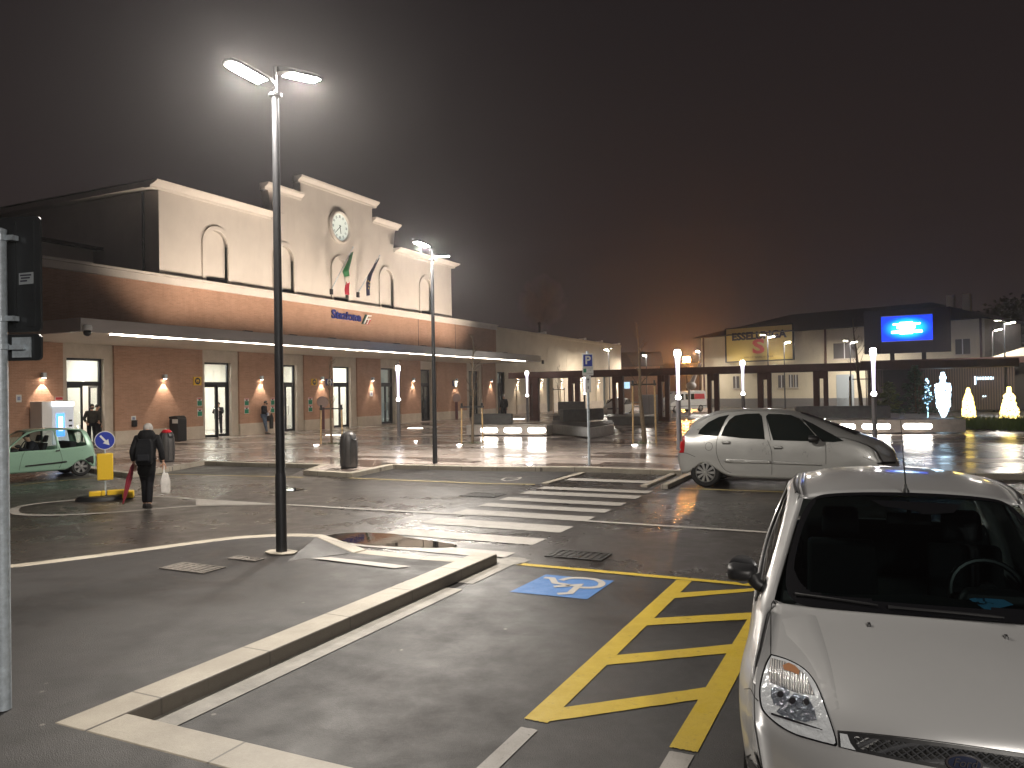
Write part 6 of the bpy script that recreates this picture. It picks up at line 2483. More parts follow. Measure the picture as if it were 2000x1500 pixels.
# dark slatted pavilion on the right
pa = DEP(1690, 715, 60.0)
pb = DEP(2060, 715, 54.0)
pa.z = pb.z = 0
dV = (pb - pa).normalized()
LV = (pb - pa).length
PV = thing('slatted_pavilion', (pa.x, pa.y, PAVE), 'dark brown slatted pavilion behind the conifers', 'pavilion', rot=math.atan2(dV.y, dV.x))
M_SLAT = mat('slat_brown', (.085, .055, .045), .5, .1)
MB().bx(0, LV, 1.2, 5, 0, 3.4).build('room', mat('pavilion_dark', (.018, .014, .014), .6), PV)
n = int(LV / .16)
for f0, f1 in ((0, .12), (.3, .82), (.9, 1)):
    sl = MB()
    for k in range(int(n * f0), int(n * f1)):
        x = LV * k / n
        sl.bx(x, x + .07, .0, .10, .1, 3.3)
    sl.build('slat_screen', M_SLAT, PV)
MB().bx(-.3, LV + .3, -.2, 5.3, 3.4, 3.85).build('flat_roof', M_BROWN, PV)
MB().bx(LV * .615, LV * .70, 1.10, 1.19, 2.25, 2.45).bx(LV * .60, LV * .612, 1.10, 1.19, 1.9, 2.5).bx(LV * .64, LV * .66, 1.1, 1.19, 1.0, 1.08).build('inner_lamp', emitter('pavilion_lamp', (.62, .86, 1), 2.5), PV)
sgn = MB()
for k in range(11):
    if k in (7,):
        continue
    x = LV * .63 + k * LV * .016
    sgn.bx(x, x + LV * .010, -.23, -.2, 3.55, 3.72)
sgn.build('roof_lettering', M_WHITEP, PV)
MB().bx(LV * .70, LV + 3, 4.5, 12, 0, 3.9).prism([(LV * .68, 3.9), (LV + 3.5, 3.9), (LV + 3.5, 6.2)], 4.0, 12, 'y').build('gabled_part', M_HOUSE, PV)

# grass bed and conifers
q = [G(1888, 838, PAVE), G(2100, 846, PAVE), G(2100, 820, PAVE), G(1840, 822, PAVE)]
gm = MB()
rnd = random.Random(9)
for k in range(3800):
    a, b = rnd.random(), rnd.random()
    p = (q[0] * (1 - a) + q[1] * a) * (1 - b) + (q[3] * (1 - a) + q[2] * a) * b
    h = rnd.uniform(.12, .45)
    an = rnd.uniform(0, PI)
    w = Vector((math.cos(an), math.sin(an), 0)) * .022
    d = Vector((rnd.uniform(-.12, .12), rnd.uniform(-.12, .12), h))
    gm.add([p - w, p + w, p + d], [(0, 1, 2)])
tag(gm.build('grass', mat('bed_grass', (.12, .19, .04), .7, var=.4, vscale=2)), 'grass bed under the lit figures', 'grass', kind='stuff')
tag(MB().sheet([(p.x, p.y, PAVE + .004) for p in q]).build('soil_ground', mat('bed_soil', (.03, .028, .015), .9)), 'soil of the grass bed', 'ground', kind='structure')


def conifer(px, py, h, w, label, col, seed, boxw=.9):
    rnd = random.Random(seed)
    g_ = G(px, py, PAVE)
    t = thing('conifer', (g_.x, g_.y, PAVE), label, 'conifer', rot=rnd.uniform(0, 6))
    MB().tube([(0, 0, .3), (0, 0, h)], [.06, .01], 8).build('trunk', M_BARK, t, smooth=True)
    mb = MB()
    for k in range(1500):
        f = rnd.random() ** 1.35
        z = .55 + f * (h - .55)
        rmax = w * (1 - f) ** .8 * (.75 + .35 * math.sin(f * 23 + rnd.random() * 2))
        r = rmax * math.sqrt(rnd.uniform(.15, 1))
        a = rnd.uniform(0, 2 * PI)
        p = Vector((math.cos(a) * r, math.sin(a) * r, z + rnd.uniform(-.05, .05)))
        out = Vector((math.cos(a), math.sin(a), rnd.uniform(-.35, .35))).normalized()
        L = rnd.uniform(.10, .24)
        s = out.cross(Vector((0, 0, 1))).normalized() * rnd.uniform(.02, .045)
        up = Vector((0, 0, rnd.uniform(-.03, .06)))
        mb.add([p - s, p + s, p + out * L * .6 + s * .7 + up, p + out * L, p + out * L * .6 - s * .7 + up], [(0, 1, 2, 3, 4)])
    mb.build('crown', col, t)
    pot = thing('planter_box', (g_.x, g_.y, PAVE), 'pale planter box holding ' + label, 'planter')
    MB().loft([[(-boxw / 2 * .9, -.35, 0), (boxw / 2 * .9, -.35, 0), (boxw / 2 * .9, .35, 0), (-boxw / 2 * .9, .35, 0)], [(-boxw / 2, -.4, .5), (boxw / 2, -.4, .5), (boxw / 2, .4, .5), (-boxw / 2, .4, .5)]]).build('box', mat('planter_grey', (.42, .42, .43), .5), pot, bevel=.02)
    MB().bx(-boxw / 2 + .06, boxw / 2 - .06, -.34, .34, .49, .515).build('soil', mat('pot_soil', (.03, .02, .012), .9), pot)
    pot.rotation_euler = (0, 0, facing_cam(g_.x, g_.y))
    return t


conifer(1737, 824, 2.1, .85, 'the rounded yellow-green conifer', mat('conifer_yellow', (.16, .21, .05), .6, var=.5, vscale=6), 3, 1.0)
conifer(1789, 826, 2.9, 1.15, 'the taller blue-green conifer', mat('conifer_blue', (.05, .13, .085), .6, var=.5, vscale=6), 5, 1.1)
for px, lab in ((1737, 'rounded yellow-green conifer in a pale box'), (1789, 'taller blue-green conifer in a pale box')):
    for o in bpy.data.objects:
        if o.get('category') == 'conifer' and o['label'].startswith('the ' + lab.split(' ')[0]):
            o['label'] = lab


# wire figures wrapped in fairy lights
def lit_figure(px, py, prof, label, color, strength, seed, n=420):
    rnd = random.Random(seed)
    g_ = G(px, py, PAVE)
    t = thing('lit_figure', (g_.x, g_.y, PAVE), label, 'light figure')
    mb, wire = MB(), MB()
    H_ = prof[-1][1]

    def rad(z):
        for (r0, z0), (r1, z1) in zip(prof[:-1], prof[1:]):
            if z0 <= z <= z1:
                return r0 + (r1 - r0) * (z - z0) / max(z1 - z0, 1e-6)
        return .02
    for k in range(n):
        z = rnd.uniform(.05, H_)
        a = rnd.uniform(0, 2 * PI)
        r = rad(z) * rnd.uniform(.70, 1.22)
        p = (math.cos(a) * r, math.sin(a) * r, z)
        s = rnd.uniform(.022, .042)
        mb.add([(p[0] + s, p[1], p[2]), (p[0], p[1] + s, p[2]), (p[0] - s, p[1], p[2]), (p[0], p[1] - s, p[2]), (p[0], p[1], p[2] + s), (p[0], p[1], p[2] - s)],
               [(0, 1, 4), (1, 2, 4), (2, 3, 4), (3, 0, 4), (1, 0, 5), (2, 1, 5), (3, 2, 5), (0, 3, 5)])
    pts = [(math.cos(q * .8) * rad(.05 + q * (H_ - .1) / 60), math.sin(q * .8) * rad(.05 + q * (H_ - .1) / 60), .05 + q * (H_ - .1) / 60) for q in range(61)]
    wire.tube(pts, .012, 5)
    wire.build('wire_frame', M_GALV, t, smooth=True)
    mb.build('fairy_lights', emitter('fairy_' + str(seed), color, strength), t)
    return t


lit_figure(1843, 816, [(.06, 0), (.18, .35), (.30, .7), (.36, 1.9), (.30, 2.0), (.10, 2.05), (.13, 2.35), (.06, 2.65)], 'tall figure outlined in white and bluish fairy lights', (.55, .80, 1), 4, 11, 1500)
lit_figure(1892, 816, [(.33, 0), (.29, .4), (.21, 1.1), (.16, 1.3), (.10, 1.45), (.05, 1.72)], 'cone of yellow fairy lights on the grass bed', (1, .70, .16), 4, 12, 1000)
lit_figure(1972, 820, [(.40, 0), (.38, .4), (.24, 1.0), (.22, 1.3), (.09, 1.45), (.06, 1.75)], 'skirt-shaped yellow light figure at the picture edge', (1, .72, .18), 4, 13, 1100)
lit_figure(1812, 818, [(.20, .9), (.26, 1.3), (.10, 1.6), (.16, 1.9), (.04, 2.3)], 'small blue and yellow light figure behind the tall white one', (.35, .72, 1), 2.5, 14, 130)

# dark tree far right, low roofs and orange-lit backdrop on the left of the house
def far_tree(px, py, h, w, label, seed):
    rnd = random.Random(seed)
    g_ = DEP(px, py, 92)
    t = thing('far_tree', (g_.x, g_.y, 0), label, 'tree')
    MB().tube([(0, 0, 0), (.2, 0, h * .5), (0, .1, h * .8)], [.3, .2, .05], 8).build('trunk', M_BARK, t, smooth=True)
    mb = MB()
    cl = [(rnd.uniform(-w, w) * .7, rnd.uniform(-w, w) * .7, h * rnd.uniform(.45, .95), rnd.uniform(.25, .45) * w) for _ in range(16)]
    for k in range(2600):
        cx, cy, cz, cr = rnd.choice(cl)
        d = Vector((rnd.gauss(0, 1), rnd.gauss(0, 1), rnd.gauss(0, .8)))
        d = d.normalized() * cr * rnd.uniform(.5, 1.1)
        p = Vector((cx, cy, cz)) + d
        a, b = Vector((rnd.gauss(0, 1), rnd.gauss(0, 1), rnd.gauss(0, 1))).normalized() * .22, Vector((rnd.gauss(0, 1), rnd.gauss(0, 1), rnd.gauss(0, 1))).normalized() * .22
        mb.add([p - a, p - b, p + a, p + b], [(0, 1, 2, 3)])
    mb.build('crown', mat('far_foliage', (.03, .04, .02), .8, var=.5, vscale=1), t)


far_tree(1955, 690, 11.5, 5.0, 'dark tree mass behind the end of the yellowish house', 2)
far_tree(2010, 690, 12.5, 5.0, 'dark tree at the edge of the picture behind the pavilion', 6)


def low_house(px, py_top, depth, w, d_, eave, ridge, label, m, rot=0.0):
    g_ = DEP(px, 760, depth)
    t = thing('low_house', (g_.x, g_.y, 0), label, 'house', rot=rot)
    MB().bx(-w / 2, w / 2, 0, d_, 0, eave).build('wall', m, t)
    MB().add([(-w / 2 - .5, -.5, eave), (w / 2 + .5, -.5, eave), (w / 2 + .5, d_ + .5, eave), (-w / 2 - .5, d_ + .5, eave), (-w / 2 - .5, d_ / 2, ridge), (w / 2 + .5, d_ / 2, ridge)],
             [(0, 1, 5, 4), (2, 3, 4, 5), (1, 2, 5), (3, 0, 4), (0, 3, 2, 1)]).build('roof', M_ROOF, t)
    return t


lh = low_house(1236, 700, 108, 7.5, 9, 5.2, 7.4, 'low house with a sloping dark roof beside the end of the cream annex', M_BRICK, .35)
MB().bx(-2.8, -.4, -.06, 0, 2.2, 3.1).build('lit_window', emitter('bluish_window', (.5, .78, 1), .55), lh)
low_house(1330, 712, 128, 22, 9, 5.0, 6.4, 'orange-lit low building under the sodium floodlight', mat('orange_house', (.5, .42, .33), .8), .3)

# grey cabinet and railing behind the forked tree
g_ = G(1268, 812, PAVE)
t = thing('grey_cabinet', (g_.x, g_.y, PAVE), 'pale grey cabinet standing under the pergola behind the forked tree', 'cabinet', rot=facing_cam(g_.x, g_.y))
MB().bx(-.72, .72, 0, .6, .12, 1.55).build('body', mat('cabinet_grey', (.5, .51, .53), .45), t, bevel=.03)
MB().bx(-.68, .68, .05, .55, 0, .12).build('foot', M_BLACKM, t)
MB().bx(-.008, .008, -.006, 0, .2, 1.5).build('door_gap', M_GAP, t)
g0, g1 = G(1226, 813, PAVE), G(1300, 812, PAVE)
t = thing('low_railing', (g0.x, g0.y, PAVE), 'low pale railing beside the grey cabinet', 'railing')
dv = g1 - g0
m = MB()
for z in (.35, .7, 1.0):
    m.tube([(0, 1.2, z), (dv.x, dv.y + 1.2, z)], .025, 6)
m.build('rail', M_GALV, t)
for k in range(5):
    MB().tube([(dv.x * k / 4, dv.y * k / 4 + 1.2, 0), (dv.x * k / 4, dv.y * k / 4 + 1.2, 1.05)], .03, 6).build('post', M_GALV, t)
# white mast with dish behind the van
g_ = DEP(1347, 800, 62)
t = thing('dish_mast', (g_.x, g_.y, 0), 'white slanted mast with a dish rising behind the van', 'dish')
rt = Vector((math.cos(YAW), math.sin(YAW), 0))
MB().tube([(0, 0, 0), (0, 0, 2.1), tuple(rt * .25 + Vector((0, 0, 2.6))), tuple(rt * .9 + Vector((0, 0, 4.1)))], [.10, .12, .20, .10], 8).build('mast', M_WHITEP, t)
c_ = rt * .15 + Vector((0, 0, 2.3))
MB().ball(tuple(c_), .42, .42, .32, 12, 8).build('dish', M_WHITEP, t, smooth=True)
# chimney pipe and its steam
g_ = DEP(1054, 650, 84)
t = thing('chimney_pipe', (g_.x, g_.y, 7.3), 'thin chimney pipe steaming above the cream annex', 'chimney')
zt = DEP(1054, 634, 84).z
MB().tube([(0, 0, 0), (0, 0, zt - 7.3)], .14, 10).build('pipe', M_STEEL, t, smooth=True)
MB().lathe([(.2, zt - 7.3), (.2, zt - 7.1), (.05, zt - 7.0)], 10).build('cowl', M_STEEL, t)
# steam drifting from the chimney
ctr = DEP(1058, 590, 84)
stm = MB().ball((0, 0, 0), 1, 1, 1, 20, 14)
sm = bpy.data.materials.new('steam')
sm.use_nodes = True
nt_ = sm.node_tree
nt_.nodes.clear()
pv_ = nt_.nodes.new('ShaderNodeVolumePrincipled')
pv_.inputs['Color'].default_value = (.9, .82, .78, 1)
pv_.inputs['Density Attribute'].default_value = ''
pv_.inputs['Anisotropy'].default_value = .2
tc_ = nt_.nodes.new('ShaderNodeTexCoord')
no_ = nt_.nodes.new('ShaderNodeTexNoise')
no_.inputs['Scale'].default_value = 1.25
no_.inputs['Detail'].default_value = 2
nt_.links.new(tc_.outputs['Object'], no_.inputs['Vector'])
no_.inputs['Distortion'].default_value = .8
ln_ = nt_.nodes.new('ShaderNodeVectorMath')
ln_.operation = 'LENGTH'
nt_.links.new(tc_.outputs['Object'], ln_.inputs[0])
mr_ = nt_.nodes.new('ShaderNodeMapRange')
mr_.inputs['From Min'].default_value = .42
mr_.inputs['From Max'].default_value = .78
nt_.links.new(no_.outputs['Fac'], mr_.inputs['Value'])
fa_ = nt_.nodes.new('ShaderNodeMapRange')
fa_.inputs['From Min'].default_value = .98
fa_.inputs['From Max'].default_value = .35
nt_.links.new(ln_.outputs['Value'], fa_.inputs['Value'])
mu_ = nt_.nodes.new('ShaderNodeMath')
mu_.operation = 'MULTIPLY'
nt_.links.new(mr_.outputs['Result'], mu_.inputs[0])
nt_.links.new(fa_.outputs['Result'], mu_.inputs[1])
mv_ = nt_.nodes.new('ShaderNodeMath')
mv_.operation = 'MULTIPLY'
mv_.inputs[1].default_value = 1.0
nt_.links.new(mu_.outputs[0], mv_.inputs[0])
nt_.links.new(mv_.outputs[0], pv_.inputs['Density'])
ou_ = nt_.nodes.new('ShaderNodeOutputMaterial')
nt_.links.new(pv_.outputs[0], ou_.inputs['Volume'])
so_ = stm.build('steam', sm)
so_.location = ctr
so_.scale = (2.9, 2.9, 3.3)
tag(so_, 'puff of steam drifting from the chimney pipe', 'steam', kind='stuff')
# ---------------------------------------------------------------- people
M_SKIN = mat('skin', (.42, .24, .16), .55)
M_HAIRD = mat('dark_hair', (.016, .012, .010), .6)
M_HAIRG = mat('grey_hair', (.32, .30, .28), .7)
M_COATB = mat('black_coat', (.006, .006, .007), .75, var=.4, vscale=9, bump=.3, bscale=18, spec=.15)
M_COATO = mat('olive_jacket', (.032, .030, .024), .8, var=.4, vscale=9, bump=.3, bscale=18, spec=.15)
M_COATG = mat('grey_green_coat', (.10, .105, .085), .8, var=.3, vscale=9)
M_NAVY = mat('navy_jacket', (.018, .019, .026), .75, var=.4, vscale=9, bump=.3, bscale=18, spec=.15)
M_TROUS = mat('dark_trousers', (.007, .007, .009), .8, var=.3, vscale=12, spec=.15)
M_JEANS = mat('blue_jeans', (.075, .11, .17), .8, var=.4, vscale=14)
M_SHOE = mat('dark_shoes', (.012, .011, .011), .5)
M_SHOEB = mat('brown_shoes', (.24, .13, .06), .6)


def skin(name, chains, m, parent, sub=2):
    """One continuous surface grown round connected bones. chains: lists of (point, radius[, radius2]); a chain may start at an existing point."""
    V, E, Rr, idx = [], [], [], {}
    for ch in chains:
        prev = None
        for q in ch:
            p, r = q[0], q[1]
            k = tuple(round(c, 4) for c in p)
            if k not in idx:
                idx[k] = len(V)
                V.append(k)
                Rr.append((r, q[2] if len(q) > 2 else r))
            i = idx[k]
            if prev is not None and prev != i:
                E.append((prev, i))
            prev = i
    me = bpy.data.meshes.new(name)
    me.from_pydata(V, E, [])
    o = bpy.data.objects.new(name, me)
    COL.objects.link(o)
    me.materials.append(m)
    o.parent = parent
    md = o.modifiers.new('skin', 'SKIN')
    md.use_smooth_shade = True
    if not me.skin_vertices:
        bpy.context.view_layer.update()
    for i, r in enumerate(Rr):
        me.skin_vertices[0].data[i].radius = r
    me.skin_vertices[0].data[0].use_root = True
    s = o.modifiers.new('subsurf', 'SUBSURF')
    s.levels = s.render_levels = sub
    # bake to a plain mesh
    bpy.context.view_layer.update()
    ev = o.evaluated_get(bpy.context.evaluated_depsgraph_get())
    nm = bpy.data.meshes.new_from_object(ev)
    o.modifiers.clear()
    o.data = nm
    for p in nm.polygons:
        p.use_smooth = True
    return o


def add_hand(mb, w, d, side, r=.009):
    """Palm with five slightly curled fingers; w wrist point, d direction of the fingers."""
    d = Vector(d).normalized()
    sx = Vector((1, 0, 0)) if abs(d.x) < .8 else Vector((0, 1, 0))
    a = (sx - d * sx.dot(d)).normalized()
    b = d.cross(a)
    w = Vector(w)
    mb.loft([[w + a * .022 * math.cos(t) + b * .016 * math.sin(t) + d * s for t in [2 * PI * k / 8 for k in range(8)]] for s in (0, .03)] +
            [[w + a * .040 * math.cos(t) + b * .015 * math.sin(t) + d * s for t in [2 * PI * k / 8 for k in range(8)]] for s in (.06, .09)])
    for k, L in enumerate((.062, .074, .070, .055)):
        p = w + d * .085 + a * (-.030 + .020 * k)
        p1 = p + d * L * .5 + b * .008
        p2 = p1 + (d * .75 + b * .6).normalized() * L * .55
        mb.tube([p, p1, p2], [.0095, .009, .007], 6)
    p = w + d * .04 + a * -.035 * side
    mb.tube([p, p - a * .025 * side + d * .02 + b * .01, p - a * .028 * side + d * .055 + b * .02], [.011, .010, .008], 6)


def person(x, y, z, rot, label, pose, coat, trousers, shoes, hair, h=1.72, coat_len=.0, hairlen=0.0, cat='person', group=None, seated=False, mask=None, hood=False):
    t = thing('person', (x, y, z), label, cat, rot=rot, group=group)
    k = h / 1.72
    S = lambda p: (p[0] * k, p[1] * k, p[2] * k)
    lean = pose.get('lean', 0.0)

    def L(p):                                         # forward lean from the hips
        dz = max(0, p[2] - .95)
        return S((p[0], p[1] + dz * lean, p[2] - dz * abs(lean) * .18))
    pel, wai, che, nec = L((0, 0, .96)), L((0, 0, 1.10)), L((0, 0, 1.28)), L((0, 0, 1.44))
    nod = pose.get('nod', 0.0)
    hb = L((0, .01, 1.50))
    hc = (hb[0] + pose.get('turn', 0), hb[1] + (.02 + nod) * k, hb[2] + (.115 - abs(nod) * .5) * k)
    sh = {s: L((.185 * s, 0, 1.39)) for s in (-1, 1)}
    arms = {s: [L(q) for q in pose['arms'][s]] for s in (-1, 1)}
    legs = {s: [S(q) for q in pose['legs'][s]] for s in (-1, 1)}
    hip = {s: S((.095 * s, 0, .93)) for s in (-1, 1)}
    ch = [[(pel, .13 * k, .10 * k), (wai, .125 * k, .095 * k), (che, .145 * k, .10 * k), (nec, .052 * k), (hb, .05 * k), (hc, .078 * k, .088 * k), ((hc[0], hc[1] + .0, hc[2] + .075 * k), .06 * k)]]
    for s in (-1, 1):
        ch.append([(che, .145 * k), (sh[s], .062 * k), (arms[s][0], .042 * k), (arms[s][1], .028 * k)])
        ch.append([(pel, .13 * k), (hip[s], .085 * k), (legs[s][0], .058 * k), (legs[s][1], .040 * k), ((legs[s][1][0], legs[s][1][1] + .03, legs[s][1][2] - .045 * k), .038 * k)])
    body = skin('body', ch, M_SKIN, t)
    # face and hands are worked into the same mesh
    mb = MB()
    mb.ball((hc[0], hc[1] + .088 * k, hc[2] - .005 * k), .013 * k, .022 * k, .020 * k, 8, 6)
    for s in (-1, 1):
        mb.ball((hc[0] + .078 * k * s, hc[1] - .005, hc[2]), .010 * k, .018 * k, .028 * k, 8, 6)
        e, w = Vector(arms[s][0]), Vector(arms[s][1])
        add_hand(mb, w, (w - e) if not seated else (w - e), s)
    bm = bmesh.new()
    bm.from_mesh(body.data)
    b2 = bpy.data.meshes.new('tmp')
    b2.from_pydata(mb.v, [], mb.f)
    bm.from_mesh(b2)
    bm.to_mesh(body.data)
    bm.free()
    bpy.data.meshes.remove(b2)
    for p in body.data.polygons:
        p.use_smooth = True
    fm = MB()
    for s in (-1, 1):
        fm.ball((hc[0] + .032 * k * s, hc[1] + .079 * k, hc[2] + .015 * k), .012 * k, .008 * k, .008 * k, 8, 6)
    fm.build('eyes', M_BLACKP, t, smooth=True)
    if mask:
        MB().loft([[(hc[0] + r * math.cos(a) * k, hc[1] + (.02 + r * 1.0 * math.sin(a)) * k, hc[2] + zz * k) for a in [PI * q / 10 for q in range(11)]] for r, zz in ((.066, -.075), (.080, -.05), (.083, -.015))], closed=False, caps=False).build('face_mask', mask, t, smooth=True)
    # hair: cap over the back and top of the head
    hm = MB()
    n, m_ = 16, 8
    secs = []
    for j in range(m_ + 1):
        th = PI / 2 * j / m_ * 1.25
        rr = math.sin(th)
        secs.append([(hc[0] + .091 * k * rr * math.cos(a), hc[1] - .012 * k + .100 * k * rr * math.sin(a) * (1 if math.sin(a) < 0 else .82 - .25 * max(0, th - 1.0)), hc[2] + .028 * k + .098 * k * math.cos(th) - (hairlen * max(0, th - 1.3) * (1 if math.sin(a) < .3 else 0))) for a in [2 * PI * q / n for q in range(n)]])
    hm.loft(secs, closed=True, caps=True)
    hm.build('hair', hair, t, smooth=True)
    # jacket: torso with both sleeves
    zb_ = .90 - coat_len
    cb = [(S((0, 0, zb_)) if coat_len else L((0, 0, .93)))]
    jk = [[(cb[0], .185 * k, .145 * k), (L((0, 0, 1.02)), .178 * k, .140 * k), (L((0, 0, 1.22)), .19 * k, .14 * k), (L((0, 0, 1.36)), .15 * k, .115 * k), (L((0, .0, 1.455)), .078 * k, .075 * k)]]
    for s in (-1, 1):
        e, w = Vector(arms[s][0]), Vector(arms[s][1])
        wl = tuple(e.lerp(w, .88))
        jk.append([(L((0, 0, 1.36)), .15 * k), (sh[s], .083 * k), (tuple(Vector(sh[s]).lerp(e, .5)), .07 * k), (tuple(e), .06 * k), (wl, .048 * k)])
    jo = skin('jacket', jk, coat, t)
    if hood:
        MB().loft([[(math.cos(a) * rx * k, L((0, 0, 1.42))[1] + (-.05 + math.sin(a) * ry) * k, (zz) * k + L((0, 0, 1.42))[2] - 1.42 * k) for a in [2 * PI * q / 16 for q in range(16)]] for rx, ry, zz in ((.12, .10, 1.33), (.165, .135, 1.40), (.16, .13, 1.48), (.12, .10, 1.545), (.06, .05, 1.56))]).build('hood', coat, t, smooth=True)
    # trousers
    tr = []
    for s in (-1, 1):
        a = Vector(legs[s][1])
        kn = Vector(legs[s][0])
        tr.append([(S((0, 0, .98)), .135 * k, .115 * k), (hip[s], .098 * k), (tuple(Vector(hip[s]).lerp(kn, .55)), .085 * k), (tuple(kn), .070 * k), (tuple(kn.lerp(a, .55)), .064 * k), (tuple(a + Vector((0, 0, .01))), .058 * k)])
    skin('trousers', tr, trousers, t)
    for s in (-1, 1):
        a = legs[s][1]
        up = pose.get('toe', {}).get(s, 0)
        z0 = a[2] - .085 * k
        so = MB()
        secs = []
        for dy, w_, hh in ((-.075, .032, .07), (-.05, .042, .085), (.02, .045, .085), (.09, .048, .060), (.15, .042, .045), (.185, .022, .03)):
            zz = z0 + max(0, -dy * up)
            secs.append([(a[0] - w_, a[1] + dy, zz), (a[0] + w_, a[1] + dy, zz), (a[0] + w_ * .8, a[1] + dy, zz + hh), (a[0] - w_ * .8, a[1] + dy, zz + hh)])
        so.loft(secs)
        so.build('shoe', shoes, t, bevel=.012)
    return t


STAND = {-1: [(-.11, 0, .50), (-.12, 0, .085)], 1: [(.11, .01, .50), (.12, .02, .085)]}
HANG = {-1: [(-.25, -.02, 1.12), (-.27, .06, .88)], 1: [(.25, -.02, 1.12), (.27, .06, .88)]}

# walker seen from behind; local +Y is the way he walks (away from the photographer)
g_ = G(287, 994, 0)
va = math.atan2(g_.y, g_.x)
WK = person(g_.x, g_.y, 0, va - PI / 2 - R(8), 'person in a long black coat walking away with rucksack, umbrella and white bag', {
    'lean': .28, 'nod': .10, 'arms': {-1: [(-.25, -.05, 1.12), (-.23, .05, .90)], 1: [(.27, -.06, 1.13), (.30, .02, .90)]},
    'legs': {-1: [(-.05, .10, .50), (-.06, .20, .085)], 1: [(.06, .02, .50), (.06, -.14, .105)]}, 'toe': {1: .5}}, M_COATB, M_TROUS, M_SHOE, M_HAIRG, 1.66, .30, hood=True)
bk = thing('rucksack', WK.location, 'black rucksack on the back of the walking person', 'rucksack', rot=WK.rotation_euler[2])
MB().loft([[(x * w, -.20 + .22 * lv - d * dd, z) for x, d in ((-.15, 0), (-.13, .8), (.13, .8), (.15, 0), (.13, -.1), (-.13, -.1))] for z, w, dd, lv in ((.86, .85, .16, -.1), (.90, 1, .22, -.06), (1.10, 1.02, .22, .1), (1.25, .95, .19, .22), (1.32, .7, .12, .28))]).build('bag', mat('rucksack_black', (.005, .0055, .007), .8, bump=.3, bscale=20, spec=.12), bk, bevel=.03)
MB().bx(-.10, .10, -.43, -.40, .93, 1.05).build('front_pocket', mat('rucksack_pocket', (.008, .009, .012), .7, spec=.2), bk, bevel=.02)
um = thing('umbrella', WK.location, 'folded dark red umbrella hanging from the hand of the walking person', 'umbrella', rot=WK.rotation_euler[2])
u0, u1 = Vector((-.235, .05, .86)), Vector((-.40, -.05, .12))
mb = MB()
secs = []
for f, r in ((0.0, .012), (.06, .03), (.35, .055), (.75, .035), (.95, .014), (1.0, .006)):
    c = u0.lerp(u1, f)
    secs.append([(c.x + r * (1 if q % 2 else .72) * math.cos(2 * PI * q / 16), c.y + r * (1 if q % 2 else .72) * math.sin(2 * PI * q / 16), c.z) for q in range(16)])
mb.loft(secs)
mb.build('folded_canopy', mat('umbrella_red', (.20, .015, .030), .6), um, smooth=True)
MB().tube([u0 + Vector((0, 0, -.02)), u0 + Vector((.01, 0, .10)), u0 + Vector((.04, 0, .13)), u0 + Vector((.06, 0, .10))], .010, 8).build('handle', M_BLACKP, um, smooth=True)
sb = thing('shopping_bag', WK.location, 'white shopping bag hanging from the hand of the walking person', 'bag', rot=WK.rotation_euler[2])
MB().loft([[(.26, -.10, .30), (.40, -.10, .28), (.40, .12, .28), (.26, .12, .30)], [(.25, -.11, .52), (.40, -.11, .50), (.40, .13, .50), (.25, .13, .52)], [(.28, -.06, .66), (.36, -.06, .66), (.36, .08, .66), (.28, .08, .66)]]).build('bag', mat('bag_white', (.50, .47, .44), .6, var=.2, vscale=10), sb, bevel=.01)
MB().tube([(.30, -.02, .65), (.305, .0, .80), (.31, .03, .65)], .006, 6).build('handle', M_WHITEP, sb)

# people at the first door
yd = FY(176)
person(FX + .25, yd - .1, PAVE, R(-90 - 15), 'person in a dark olive jacket and mask standing in the first doorway', {
    'nod': .02, 'arms': {-1: [(-.27, -.06, 1.13), (-.22, .14, 1.02)], 1: [(.27, -.04, 1.13), (.24, .12, 1.0)]}, 'legs': STAND}, M_COATO, M_TROUS, M_SHOE, M_HAIRD, 1.74, mask=M_BLACKP)
person(FX - .10, yd + .38, PAVE, R(-90 + 30), 'person in brown shoes half hidden behind the olive jacket', {
    'nod': .02, 'arms': HANG, 'legs': STAND}, M_COATO, M_TROUS, M_SHOEB, M_HAIRD, 1.72)
# inside the second door
yd = FY(418)
person(FX - 1.6, yd + .5, PAVE, R(-80), 'person in a grey green coat inside behind the second door', {'nod': .03, 'arms': {-1: [(-.26, 0, 1.13), (-.12, .22, 1.10)], 1: HANG[1]}, 'legs': STAND}, M_COATG, M_COATG, M_SHOE, M_HAIRD, 1.70, .2)
person(FX - 1.3, yd + 1.55, PAVE, R(-150), 'person in black raising a phone inside the second door', {'nod': .04, 'arms': {-1: [(-.24, .12, 1.15), (-.10, .30, 1.32)], 1: [(.24, .12, 1.15), (.10, .30, 1.30)]}, 'legs': STAND}, M_COATB, M_TROUS, M_SHOE, M_HAIRD, 1.68)
# leaning on the wall with a phone
yd = FY(508)
PW = person(FX + .28, yd, PAVE, R(-90 + 25), 'person in dark jacket and jeans reading a phone against the pier', {
    'lean': .03, 'nod': .06, 'arms': {-1: [(-.25, .03, 1.12), (-.08, .24, 1.14)], 1: [(.25, .02, 1.12), (.10, .24, 1.12)]},
    'legs': {-1: [(-.09, .06, .50), (-.09, .10, .085)], 1: [(.09, .08, .50), (.10, .18, .085)]}}, M_NAVY, M_JEANS, M_SHOE, M_HAIRD, 1.72, mask=M_BLACKP)
ph = thing('phone', PW.location, 'phone in the hands of the person against the pier', 'phone', rot=PW.rotation_euler[2])
MB().obx((.0, .33, 1.17), .075, .012, .14, 0, Matrix.Rotation(R(-50), 3, 'X')).build('case', M_BLACKP, ph, bevel=.006)
MB().obx((.0, .322, 1.178), .066, .004, .125, 0, Matrix.Rotation(R(-50), 3, 'X')).build('display', emitter('phone_glow', (.8, .9, 1), .6), ph)
